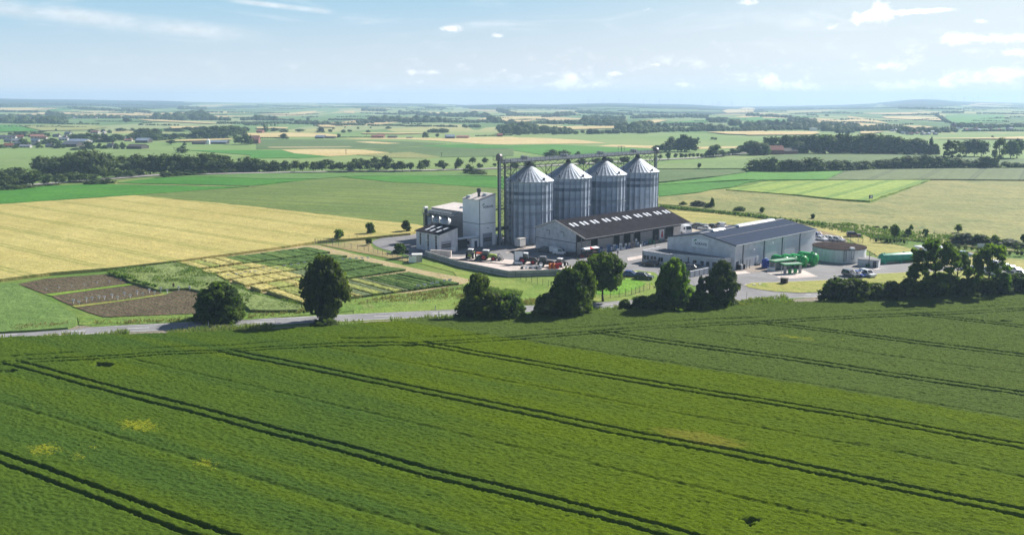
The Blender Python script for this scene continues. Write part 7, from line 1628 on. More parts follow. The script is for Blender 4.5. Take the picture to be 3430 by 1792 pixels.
FOL = {'dark': foliage('dark_foliage', (.034, .064, .009, 1), (.098, .138, .016, 1), .45), 'mid': foliage('mid_foliage', (.045, .088, .011, 1), (.12, .17, .019, 1), .46), 'fresh': foliage('fresh_foliage', (.055, .112, .012, 1), (.095, .155, .020, 1), .36),
       'grey': foliage('grey_foliage', (.055, .075, .038, 1), (.085, .105, .055, 1), .25), 'pine': foliage('pine_foliage', (.050, .080, .022, 1), (.095, .120, .032, 1), .25), 'far': foliage('far_foliage', (.038, .066, .016, 1), (.082, .116, .026, 1), .28), 'farpale': foliage('far_pale_foliage', (.070, .102, .036, 1), (.115, .150, .055, 1), .35)}
BARK = plain('bark', (.050, .042, .034, 1), .95, 0, .25, 3)
CROWNS = {}
def crown_data(kind, var, n, leaf, jit=.55, core=.62):
    key = (kind, var, n)
    if key not in CROWNS: CROWNS[key] = leaf_mesh(var * 17 + len(kind), n, lobes_for(kind, random.Random(var * 31 + 5), n > 1500), leaf, .15, jit, core)
    return CROWNS[key]
MESHC = {}
def trunk_mb(h, r, kind, rs, full=True):
    mb = MB(); top = {'full': .6, 'tall': .6, 'round': .62, 'oval': .6, 'poplar': .8, 'airy': .8, 'pine': .85, 'cone': .7, 'bush': .5, 'dome': .6}[kind] * h
    k = 5; pts = [Vector((rs.uniform(-.02, .02) * h * (i > 0), rs.uniform(-.02, .02) * h * (i > 0), top * i / k)) for i in range(k + 1)]
    for i in range(k): mb.tube(pts[i], pts[i + 1], r * (1.15 - .18 * i) * (1.35 if i == 0 else 1), 7, r * (1.15 - .18 * (i + 1)), caps=False)
    if full:
        for i in range(9 if kind in ('airy', 'pine') else 6):
            a = rs.uniform(0, 6.28); z0 = top * rs.uniform(.42, .95); q = Vector((0, 0, z0)); L_ = h * rs.uniform(.16, .32); e = q + Vector((math.cos(a) * L_, math.sin(a) * L_, L_ * rs.uniform(.5, 1.1))); mb.tube(q, e, r * .35, 5, r * .1, caps=False)
    return mb
def tree(px, top, w, kind, var, mat, n, leaf, label, cat='tree', name=None, group=None, depth=None, trunk=True, rz=None, jit=.55, core=.62):
    """base at pixel px, crown top at pixel row top, width w in pixels"""
    p = at(*px); s = pxm(p); d = ray(px[0], top); h = CAMH + d.z * (p.y / d.y) - p.z; W_ = w / s * (random.uniform(1.08, 1.45) if 400 < n < 1500 and w > 22 else 1.0)
    if n < 1500: W_ *= random.uniform(1.1, 1.4)
    t = thing(name or {'bush': 'bush', 'dome': 'round_bush', 'cone': 'conifer_tree', 'pine': 'pine_tree', 'poplar': 'poplar_tree'}.get(kind, 'leafy_tree'), label, cat, p, random.uniform(0, 6.28) if rz is None else rz, group)
    key = (kind, var, n, mat)
    if key not in MESHC:
        V, F = crown_data(kind, var, n, leaf, jit, core); o = np_mesh('crown', V, F, FOL[mat], t); MESHC[key] = o.data
    else:
        o = bpy.data.objects.new('crown', MESHC[key]); COL.objects.link(o); o.parent = t
    o.scale = (W_ * .93, (depth or W_) * .93, h * .97)
    if trunk: trunk_mb(h, max(.05, .017 * h + .02), kind, random.Random(int(px[0] * 7 + top)), n > 900).build('trunk', BARK, t)
    return t
def near_trees():
    N = 6500
    tree((738, 1071), 939, 176, 'dome', 1, 'dark', 9000, .085, 'big dark round bush on the far side of the road', 'bush')
    tree((1093, 1079), 853, 174, 'tall', 2, 'dark', 9000, .075, 'tall dark tree alone beside the road, in front of the trial plots', rz=.3)
    tree((1088, 1101), 1060, 94, 'bush', 1, 'dark', 2600, .13, 'dark shrub at the foot of the tall lone tree', 'bush')
    tree((1601, 1062), 912, 112, 'full', 13, 'dark', 5200, .085, 'dark pointed conifer standing above roadside bushes', 'tree', 'conifer_tree')
    tree((1582, 1073), 985, 120, 'bush', 2, 'dark', 3000, .12, 'dark bush left of the pointed conifer', 'bush')
    tree((1640, 1075), 968, 128, 'bush', 4, 'dark', 3000, .12, 'dark bush in front of the pointed conifer', 'bush')
    tree((1698, 1073), 976, 128, 'bush', 3, 'dark', 3600, .11, 'dark bush right of the pointed conifer', 'bush')
    tree((1908, 1062), 888, 160, 'dome', 5, 'dark', 9000, .075, 'broad dark leafy tree reaching up to the yard wall', 'tree', 'leafy_tree')
    tree((1945, 1055), 874, 110, 'oval', 7, 'mid', 5000, .085, 'lighter tree crown rising behind the broad dark tree')
    tree((1842, 1068), 978, 124, 'bush', 6, 'dark', 3400, .115, 'dark bush at the left foot of the broad dark tree', 'bush')
    tree((2020, 1010), 843, 158, 'round', 8, 'fresh', 9000, .075, 'round green tree with a bare trunk in front of the bright lawn')
    tree((2252, 1040), 858, 142, 'dome', 9, 'mid', 9000, .08, 'broad green tree in front of the office annex', 'tree', 'leafy_tree')
    tree((2092, 1040), 1000, 46, 'bush', 7, 'dark', 1600, .16, 'small dark bush left of the roadside thicket', 'bush')
    for i, (x, y, tp, w) in enumerate(((2150, 1046, 988, 84), (2210, 1049, 975, 96), (2285, 1047, 978, 110), (2350, 1042, 972, 96), (2405, 1034, 972, 84), (2435, 1026, 985, 60))):
        tree((x, y), tp, w * 1.15, 'bush', 8 + i % 3, 'dark', 3200, .12, f'dark bush in the roadside thicket below the annex, {nth(i)} from the left', 'bush', None, 'bushes of the roadside thicket')
    tree((2344, 1030), 922, 56, 'cone', 4, 'grey', 3200, .10, 'greyish conifer between the annex tree and the pine')
    tree((2414, 1030), 864, 132, 'pine', 5, 'pine', 6500, .075, 'yellow-green pine with loose spreading boughs', rz=1.0, jit=.6)
    # the thicket and two airy trees at the right
    for i, (x, y, tp, w) in enumerate(((2800, 1013, 928, 110), (2860, 1013, 932, 112), (2930, 1012, 952, 90), (2985, 1010, 940, 90), (3045, 1008, 930, 92), (3105, 1004, 940, 92), (3165, 1001, 936, 96), (3225, 999, 934, 90), (3285, 996, 932, 92), (3345, 992, 925, 92), (3405, 989, 916, 90), (3460, 986, 914, 90))):
        tree((x, y), tp - random.uniform(0, 9), w * 1.15, 'bush', 11 + i % 4, 'dark', 3400, .115, f'dark bush in the roadside thicket right of the entrance, {nth(i)} from the left', 'bush', None, 'bushes right of the entrance')
    tree((3122, 1002), 798, 188, 'airy', 6, 'mid', 6500, .062, 'airy spreading tree above the right-hand thicket', jit=.6, core=.42)
    tree((3200, 1000), 838, 130, 'airy', 9, 'fresh', 2600, .075, 'lighter tree between the two airy trees', jit=.6, core=.6)
    tree((3309, 994), 812, 140, 'airy', 7, 'mid', 4600, .066, 'second airy tree with visible forked trunk near the right edge', jit=.6, core=.42)
near_trees()
def mid_trees():
    # saplings and shrubs round the yard
    for x, y, tp, w, k, m, lab in ((1136, 807, 770, 28, 'round', 'mid', 'young tree on the barley edge, left of the curved drive'), (1239, 789, 746, 32, 'oval', 'mid', 'young tree behind the curved drive, middle of three'), (1361, 782, 738, 30, 'oval', 'mid', 'young tree at the barley edge nearest the grey store'), (1237, 822, 797, 24, 'oval', 'dark', 'small sapling below the young tree by the curved drive'),
                                   (2385, 697, 663, 17, 'oval', 'mid', 'slender sapling at the edge of the tan meadow behind the warehouse'), (2553, 716, 694, 15, 'round', 'mid', 'small sapling in the ditch above the hall roof'), (2721, 735, 717, 14, 'oval', 'mid', 'small sapling at the meadow edge right of the hall ridge'), (2995, 808, 754, 26, 'round', 'mid', 'sapling with a bare stem by the grey mesh fence'),
                                   (3041, 795, 766, 22, 'oval', 'mid', 'lower sapling right of the one by the mesh fence'), (3051, 772, 753, 14, 'oval', 'mid', 'tiny sapling behind the others by the mesh fence'), (3098, 796, 766, 22, 'airy', 'mid', 'thin sapling above the airy right-hand tree'), (3209, 782, 752, 20, 'round', 'mid', 'sapling with round head at the meadow edge, right'), (3331, 818, 788, 22, 'oval', 'mid', 'young tree in the rough strip near the right edge'),
                                   (3425, 815, 785, 20, 'oval', 'mid', 'young tree cut by the right edge of the picture')):
        tree((x, y), tp, w, k, 21 + int(x) % 3, m, 520, .20, lab, 'tree', 'sapling')
    for x, y, tp, w, m, lab in ((1341, 848, 814, 34, 'mid', 'rounded green shrub beside the small grey shed'), (2338, 692, 672, 42, 'grey', 'grey-green bush at the edge of the tan meadow'), (2288, 688, 675, 20, 'mid', 'small bush left of the grey-green meadow bush'), (2372, 696, 680, 22, 'mid', 'small bush right of the grey-green meadow bush'),
                                (2478, 708, 692, 30, 'mid', 'low bush in the ditch behind the hall'), (3225, 818, 780, 48, 'grey', 'grey-green willow bush in the rough strip'), (3281, 820, 784, 42, 'dark', 'dark round bush in the rough strip'), (3380, 825, 800, 44, 'grey', 'greyish low bush near the right edge'), (2966, 767, 756, 18, 'mid', 'small bush above the red car'), (2935, 765, 757, 18, 'dark', 'tiny dark bush above the red car'), (3340, 822, 800, 30, 'dark', 'dark bush right of the round bush in the rough strip'), (3425, 835, 812, 40, 'dark', 'dark bush at the right edge of the rough strip')):
        tree((x, y), tp, w, 'bush', 25 + int(x) % 2, m, 700, .20, lab, 'bush', trunk=False)
    # clipped hedges: rows of leafy mass, each one thing
    for pts, h, lab in ((k3([(1030, 352), (1120, 356), (1200, 362), (1360, 372)]), 1.9, 'low dark hedge along the mesh fence, right of the red car'), (k3([(1720, 400), (1860, 425), (2000, 440), (2150, 455), (2350, 480), (2600, 500)]), 2.0, 'long low hedge along the mown meadow at right'), (k2([(320, 165), (520, 185), (760, 205), (960, 225), (1250, 255), (1500, 290), (1750, 325), (1900, 340)]), 1.5, 'low ditch hedge behind the hall and the mown meadow'),
                        (k4([(1050, 400), (1150, 435), (1270, 470), (1400, 520), (1500, 545)]), 1.5, 'dark edge of tall weeds beside the soil beds'), (k2([(1750, 330), (1900, 345), (2050, 360), (2190, 375)]), 1.0, 'low weeds edging the brown track')):
        P = [at(*q) for q in pts]; L_ = []; rs = random.Random(len(lab))
        for a, b in zip(P, P[1:]):
            n = max(1, int((b - a).length / 1.1))
            for i in range(n):
                q = a.lerp(b, (i + rs.random()) / n); r = rs.uniform(.6, .95); L_.append((q.x - P[0].x, q.y - P[0].y + rs.uniform(-.4, .4), h * rs.uniform(.35, .62), r, h * rs.uniform(.38, .55)))
        V, F = leaf_mesh(len(L_), len(L_) * 42, L_, .32); o = np_mesh('hedge', V, F, FOL['mid' if 'ditch' in lab or 'weeds' in lab else 'dark']); o.location = P[0]; tag(o, lab, 'hedge')
    FN, FL = 420, .13
    av = [(375, 708, 820, 75), (455, 730, 828, 75), (570, 722, 825, 80), (655, 720, 820, 90), (755, 745, 820, 75), (845, 725, 822, 95), (940, 722, 825, 85), (1030, 725, 820, 70), (1135, 700, 820, 92), (1215, 728, 822, 80), (1300, 720, 822, 85), (1380, 735, 822, 70), (1460, 715, 822, 92), (1545, 728, 820, 65), (1645, 728, 818, 75), (1690, 705, 805, 85), (1855, 708, 800, 80), (1872, 742, 812, 55), (2020, 685, 800, 72), (1993, 750, 805, 45), (2237, 735, 800, 55), (2385, 738, 778, 45)]
    for i, (x, t_, b, w) in enumerate(av): tree(f2([(x, b)])[0], f2([(x, t_)])[0][1], w / 2.991, 'round', 31 + i % 4, 'far', FN, FL, f'round-headed tree in the avenue behind the fields, {nth(i)} from the left', 'tree', 'avenue_tree', 'trees of the avenue')
    bk = [(60, 712, 826, 130), (165, 708, 826, 110), (290, 712, 810, 105), (500, 720, 800, 70), (690, 698, 790, 110), (985, 695, 800, 90), (1055, 690, 790, 80), (1185, 678, 790, 90), (1295, 668, 800, 95), (610, 722, 800, 60), (2160, 678, 748, 62), (2285, 685, 748, 64), (2130, 752, 842, 90), (2215, 800, 850, 110)]
    for i, (x, t_, b, w) in enumerate(bk): tree(f2([(x, b)])[0], f2([(x, t_)])[0][1], w / 2.991, 'bush' if i in (0, 1, 2, 12, 13) else 'oval', 35 + i % 3, 'farpale' if i in (3, 4, 5, 6, 7, 10, 11) else 'far', FN, FL, f'{"broad bush" if i in (0, 1, 2, 12, 13) else "loose pale tree" if i in (3, 4, 5, 6, 7, 10, 11) else "dark tree"} behind the avenue, {nth(i)} of the back row', 'tree', None, 'trees behind the avenue')
    belt = [(430, 662, 850, 170, 'poplar', 'farpale'), (580, 652, 860, 180, 'poplar', 'farpale'), (720, 635, 860, 170, 'poplar', 'farpale'), (850, 605, 865, 250, 'full', 'farpale'), (960, 605, 860, 170, 'poplar', 'farpale'), (1070, 612, 850, 160, 'poplar', 'farpale'), (1240, 668, 835, 190, 'poplar', 'farpale'), (1390, 695, 850, 170, 'full', 'farpale'), (1370, 645, 830, 120, 'full', 'far'), (1505, 632, 850, 190, 'full', 'far'), (1650, 645, 850, 180, 'full', 'far'), (1780, 645, 845, 180, 'poplar', 'far'), (1910, 655, 850, 150, 'full', 'far'),
            (2060, 612, 840, 220, 'full', 'far'), (2150, 640, 835, 150, 'full', 'far'), (2270, 658, 830, 150, 'full', 'far'), (2350, 720, 830, 130, 'bush', 'far'), (2470, 655, 825, 120, 'poplar', 'farpale'), (2560, 690, 828, 130, 'full', 'far'), (2450, 730, 828, 110, 'bush', 'far'), (150, 772, 930, 190, 'bush', 'far'), (40, 795, 960, 170, 'full', 'far')]
    for i, (x, t_, b, w, k, m) in enumerate(belt): tree(f1([(x, b)])[0], f1([(x, t_)])[0][1], w / 2.991 * 1.12, k, 41 + i % 4, m, 1100, .085, f'{"pale poplar" if k == "poplar" else "dark bush" if k == "bush" else "dark tree"} in the tree belt at left, {nth(i)} from the left', 'tree', None, 'trees of the left belt')
    fr = [(55, 862, 1000, 170), (190, 882, 985, 150), (330, 812, 976, 145), (455, 842, 965, 125), (590, 850, 955, 135), (705, 832, 932, 110), (820, 842, 930, 125), (925, 848, 912, 115), (1050, 802, 902, 105), (1165, 802, 892, 125), (1310, 812, 882, 95), (1420, 802, 872, 85)]
    for i, (x, t_, b, w) in enumerate(fr): tree(f1([(x, b)])[0], f1([(x, t_)])[0][1], w / 2.991, 'round', 31 + i % 4, 'far', 620, .11, f'round roadside tree in front of the left tree belt, {nth(i)} from the left', 'tree', 'avenue_tree', 'roadside trees before the left belt')
    lo = [(100, 950, 1005, 190), (230, 945, 992, 150), (960, 893, 948, 150), (1080, 893, 942, 130), (1660, 815, 880, 100), (1760, 812, 872, 120), (1880, 806, 860, 120), (2000, 800, 850, 130), (2120, 796, 843, 120), (2240, 792, 838, 120), (2350, 790, 834, 120), (2460, 790, 832, 120)]
    for i, (x, t_, b, w) in enumerate(lo): tree(f1([(x, b)])[0], f1([(x, t_)])[0][1], w / 2.991, 'bush', 35 + i % 3, 'far', 420, .14, f'low bush at the foot of the left tree belt, {nth(i)} from the left', 'bush', None, 'low bushes of the left belt', trunk=False)
    # east side
    hd = [(80, 640, 752, 120), (165, 632, 752, 130), (235, 622, 752, 110), (330, 650, 752, 110), (400, 640, 752, 120), (480, 645, 752, 110), (560, 628, 751, 130), (640, 622, 750, 130), (760, 655, 745, 110), (840, 645, 742, 110), (920, 650, 741, 110), (1010, 662, 738, 80), (1090, 652, 737, 90), (1225, 645, 728, 110), (1290, 640, 726, 110), (1390, 625, 725, 120), (1470, 605, 725, 110), (1560, 610, 724, 120), (1640, 596, 723, 120), (1740, 608, 722, 120), (1180, 665, 730, 70), (1860, 632, 722, 100), (1940, 625, 722, 100), (2040, 645, 722, 90), (2110, 645, 722, 70), (2180, 610, 722, 130), (2260, 650, 722, 90), (2390, 660, 720, 80), (2480, 670, 720, 70), (2550, 680, 720, 60)]
    for i, (x, t_, b, w) in enumerate(hd): tree(f4([(x, b)])[0], f4([(x, t_)])[0][1], w / 2.747 * 1.15, 'bush', 45 + i % 4, 'far', 620, .11, f'dark bushy tree in the hedgerow at right, {nth(i)} in order from the left', 'tree', None, 'trees of the right hedgerow', trunk=False)
    tree(f4([(1885, 705)])[0], f4([(0, 458)])[0][1], 230 / 2.747, 'airy', 12, 'farpale', 1700, .075, 'tall loose tree standing over the right hedgerow, before the orchard gap', core=.7)
    tree(f4([(2310, 722)])[0], f4([(0, 438)])[0][1], 180 / 2.747, 'airy', 13, 'farpale', 1500, .07, 'tall airy tree over the right hedgerow near the edge', core=.6)
    for i, (x, t_, b, w, k) in enumerate(((2020, 470, 618, 120, 'oval'), (2095, 455, 618, 150, 'oval'), (2160, 470, 618, 110, 'oval'), (2430, 470, 640, 110, 'oval'), (2490, 452, 632, 120, 'oval'), (1693, 430, 604, 44, 'poplar'))): tree(f4([(x, b)])[0], f4([(0, t_)])[0][1], w / 2.747, k, 47 + i % 3, 'far', 600, .11, ['left of three tall trees behind the right hedgerow', 'middle of three tall trees behind the right hedgerow', 'right of three tall trees behind the right hedgerow', 'left of two tall trees at the far right', 'right of two tall trees at the far right', 'slim dark columnar tree at the end of the wood'][i], 'tree')
    wd = [(60, 475, 602, 130), (150, 490, 602, 110), (215, 435, 570, 110), (290, 428, 570, 110), (370, 418, 570, 120), (440, 425, 580, 110), (520, 412, 580, 120), (600, 418, 585, 120), (680, 408, 586, 130), (760, 415, 588, 120), (840, 402, 588, 130), (920, 408, 588, 120), (1000, 420, 588, 120), (1080, 405, 588, 130), (1150, 402, 588, 120), (1230, 415, 588, 120), (1310, 420, 590, 120), (1390, 435, 592, 120), (1470, 448, 594, 110), (1550, 448, 596, 110), (1620, 460, 598, 100),
          (480, 470, 588, 110), (650, 450, 590, 120), (780, 455, 590, 120), (860, 480, 590, 100), (1070, 480, 592, 110), (1260, 455, 592, 110), (1440, 480, 595, 120), (1590, 520, 600, 80), (1650, 530, 602, 80), (985, 490, 590, 60), (1730, 500, 605, 60)]
    for i, (x, t_, b, w) in enumerate(wd): tree(f4([(x, b)])[0], f4([(0, t_)])[0][1], w / 2.747 * 1.1, 'full' if i % 3 else 'bush', 51 + i % 5, 'farpale' if i % 4 == 1 else 'far', 520, .13, f'{"front" if i > 20 else "back"}-row tree of the wood at right, {nth(i if i < 21 else i - 21)} from the left', 'tree', None, 'trees of the right wood', trunk=False)
    ea = [(1525, 650, 700, 48), (1608, 620, 712, 64), (1682, 640, 692, 48), (1737, 640, 690, 52), (1780, 642, 690, 42), (1825, 640, 685, 42), (1863, 640, 682, 42), (1908, 640, 680, 46), (1950, 640, 690, 52), (1990, 635, 680, 48), (2030, 600, 680, 90), (2085, 556, 678, 130), (2135, 605, 672, 80), (2180, 620, 668, 48), (2214, 618, 664, 44), (2252, 592, 660, 70), (2290, 605, 655, 56), (2322, 600, 648, 50), (2350, 560, 640, 90), (2430, 515, 655, 130), (2500, 525, 655, 120), (2550, 540, 650, 100)]
    for i, (x, t_, b, w) in enumerate(ea): tree(f3([(x, b)])[0], f3([(0, t_)])[0][1], w / 2.991, 'round' if w < 70 else 'oval', 31 + i % 4, 'far', 420, .14, f'tree in the avenue right of the silos, {nth(i)} from the left', 'tree', 'avenue_tree', 'trees of the avenue right of the silos')
    gr = [(1500, 560, 632, 70), (1545, 545, 632, 90), (1640, 480, 625, 130), (1700, 500, 622, 110), (1770, 443, 622, 140), (1830, 470, 625, 110), (1870, 560, 628, 80), (1600, 540, 630, 90), (1740, 540, 625, 110)]
    for i, (x, t_, b, w) in enumerate(gr): tree(f3([(x, b)])[0], f3([(0, t_)])[0][1], w / 2.991, 'poplar' if w > 120 else 'oval', 41 + i % 4, 'farpale' if w > 120 else 'far', 420, .13, f'tree in the clump behind the far elevator, {nth(i)} of nine from the left', 'tree', None, 'trees of the clump behind the elevator', trunk=False)
    sc = [(1848, 527, 501, 36, 'bush'), (1890, 525, 502, 38, 'bush'), (1937, 525, 507, 22, 'bush'), (1725, 568, 545, 26, 'oval'), (1775, 566, 540, 30, 'oval'), (1950, 556, 532, 30, 'oval'), (2000, 552, 530, 30, 'oval'), (2040, 550, 528, 28, 'oval'), (2095, 548, 526, 30, 'oval'), (1480, 0, 0, 0, '')][:9]
    for i, (x, b, t_, w, k) in enumerate(sc): tree((x, b), t_, w, k, 35 + i % 3, 'far', 420, .14, f'dark {"bush" if k == "bush" else "tree"} seen over the silo roofs, {nth(i)} of nine', 'bush' if k == 'bush' else 'tree', None, 'trees behind the silos', trunk=False)
    lone = [(f1, 1832, 565, 640, 78), (f1, 1720, 505, 556, 66), (f1, 1850, 530, 562, 36), (f1, 2375, 470, 552, 100), (f1, 2470, 440, 552, 110), (f1, 1275, 282, 342, 66), (f1, 810, 318, 345, 30), (f1, 565, 395, 425, 24), (f1, 1100, 405, 440, 36), (f1, 1210, 385, 420, 64), (f1, 920, 395, 425, 60), (f1, 1035, 398, 430, 50), (f1, 155, 418, 462, 42), (f1, 100, 432, 460, 34),
            (f2, 275, 442, 495, 90), (f2, 820, 445, 490, 44), (f2, 1690, 422, 485, 60), (f2, 1808, 440, 485, 46), (f2, 85, 355, 428, 50), (f2, 175, 385, 430, 80), (f2, 270, 395, 430, 80), (f2, 435, 395, 430, 70), (f2, 640, 372, 434, 70), (f2, 735, 400, 434, 46), (f2, 870, 402, 434, 46), (f2, 930, 402, 434, 52), (f2, 1118, 406, 434, 38), (f2, 1770, 395, 434, 60), (f2, 1870, 390, 434, 70), (f2, 2435, 390, 450, 50), (f2, 2470, 415, 460, 40), (f2, 510, 283, 318, 50), (f2, 770, 378, 398, 24), (f2, 885, 372, 390, 22), (f2, 1015, 374, 398, 22), (f2, 1142, 374, 394, 20), (f2, 1320, 370, 395, 50),
            (f3, 1918, 735, 798, 48), (f3, 1907, 478, 510, 30), (f3, 2050, 478, 506, 46), (f3, 2085, 480, 506, 30), (f3, 500, 412, 452, 60), (f3, 680, 412, 448, 60), (f3, 752, 408, 448, 58), (f3, 835, 392, 448, 66), (f3, 890, 400, 446, 46), (f3, 1012, 402, 444, 48), (f3, 1060, 400, 444, 40), (f3, 1105, 404, 444, 40), (f3, 215, 418, 456, 50), (f3, 115, 422, 460, 46), (f3, 360, 415, 455, 50),
            (f4, 170, 435, 462, 30), (f4, 2265, 425, 446, 26), (f4, 740, 228, 248, 34), (f4, 280, 275, 345, 50), (f4, 340, 275, 345, 50)]
    for i, (c, x, t_, b, w) in enumerate(lone): tree(c([(x, b)])[0], c([(0, t_)])[0][1], w / (2.747 if c is f4 else 2.991), 'round' if i % 2 else 'bush', 31 + i % 4 if i % 2 else 35 + i % 3, 'far', 420, .14, f'lone tree or bush out in the far fields, {nth(i if i < 14 else i - 14 if i < 37 else i - 37 if i < 52 else i - 52)} {"on the left" if i < 14 else "left of the silos" if i < 37 else "right of the silos" if i < 52 else "far right"}', 'tree', 'field_tree', 'lone trees in the far fields', trunk=False)
mid_trees()
# ------------------------------------------------------------------ villages, farms, far woods, wind turbines, haze
def rooftone(n, c): return plain('roof_' + n, c, .85, 0, .1, .2)
RT = {'red': rooftone('red', (.20, .065, .042, 1)), 'rose': rooftone('rose', (.30, .15, .11, 1)), 'grey': rooftone('grey', (.15, .16, .19, 1)), 'light': rooftone('light_grey', (.22, .235, .28, 1)), 'slate': rooftone('slate', (.075, .085, .115, 1)), 'blue': rooftone('blue_grey', (.17, .22, .30, 1)), 'dark': rooftone('dark', (.05, .045, .045, 1)), 'white': rooftone('white', (.72, .72, .72, 1)), 'pink': rooftone('pinkish', (.52, .44, .41, 1))}
HW = {'w': plain('house_wall_white', (.36, .35, .34, 1), .85), 't': plain('house_wall_brick', (.22, .10, .075, 1), .9), 'd': plain('barn_wall_dark', (.05, .045, .04, 1), .9)}
def house(px, wpx, hpx, roof, wall, yaw, label, cat='house', name='house', depth=None, group=None, windows=True):
    """eave wall turned towards yaw; wpx wide and hpx high in photograph pixels"""
    p = at(*px); s = pxm(p); w = wpx / s; h = hpx / s; d = depth or min(12, max(5, w * .6)); zr = h; ze = h * .52
    t = thing(name, label, cat, p, yaw, group)
    mb = MB(); vs = []
    for x in (-w / 2, w / 2): vs += [(x, 0, 0), (x, d, 0), (x, d, ze), (x, d / 2, zr), (x, 0, ze)]
    mb.add(vs, [(0, 1, 2, 3, 4), (9, 8, 7, 6, 5), (0, 4, 9, 5), (1, 6, 7, 2)]); wl = mb.build('wall', HW[wall], t)
    mb = MB(); o = .35; sl = (zr - ze) / (d / 2); vs = []
    for x in (-w / 2 - o, w / 2 + o): vs += [(x, -o, ze - sl * o), (x, d / 2, zr), (x, d + o, ze - sl * o), (x, d + o, ze - sl * o + .3), (x, d / 2, zr + .3), (x, -o, ze - sl * o + .3)]
    mb.add(vs, [(0, 1, 4, 5), (1, 2, 3, 4), (11, 10, 7, 6), (10, 9, 8, 7), (0, 6, 7, 1), (1, 7, 8, 2), (5, 4, 10, 11), (4, 3, 9, 10), (0, 5, 11, 6), (2, 8, 9, 3)]); rf = mb.build('roof', RT[roof], t)
    if wall == 'w' and windows:
        n = max(2, int(w / 3))
        for i in range(n):
            x = -w / 2 + (i + .5) * w / n; mb = MB(); mb.span((x - .6, -.05, ze * .35), (x + .6, -.01, ze * .8)); mb.build('window', GLASS, t)
        mb = MB(); mb.span((w * .2, d * .45, zr - .3), (w * .2 + .8, d * .45 + .8, zr + 1.3)); mb.build('chimney', HW['t'], rf)
    return t
VN = lambda x, y: (x / 5.152, 400 + y / 5.152)
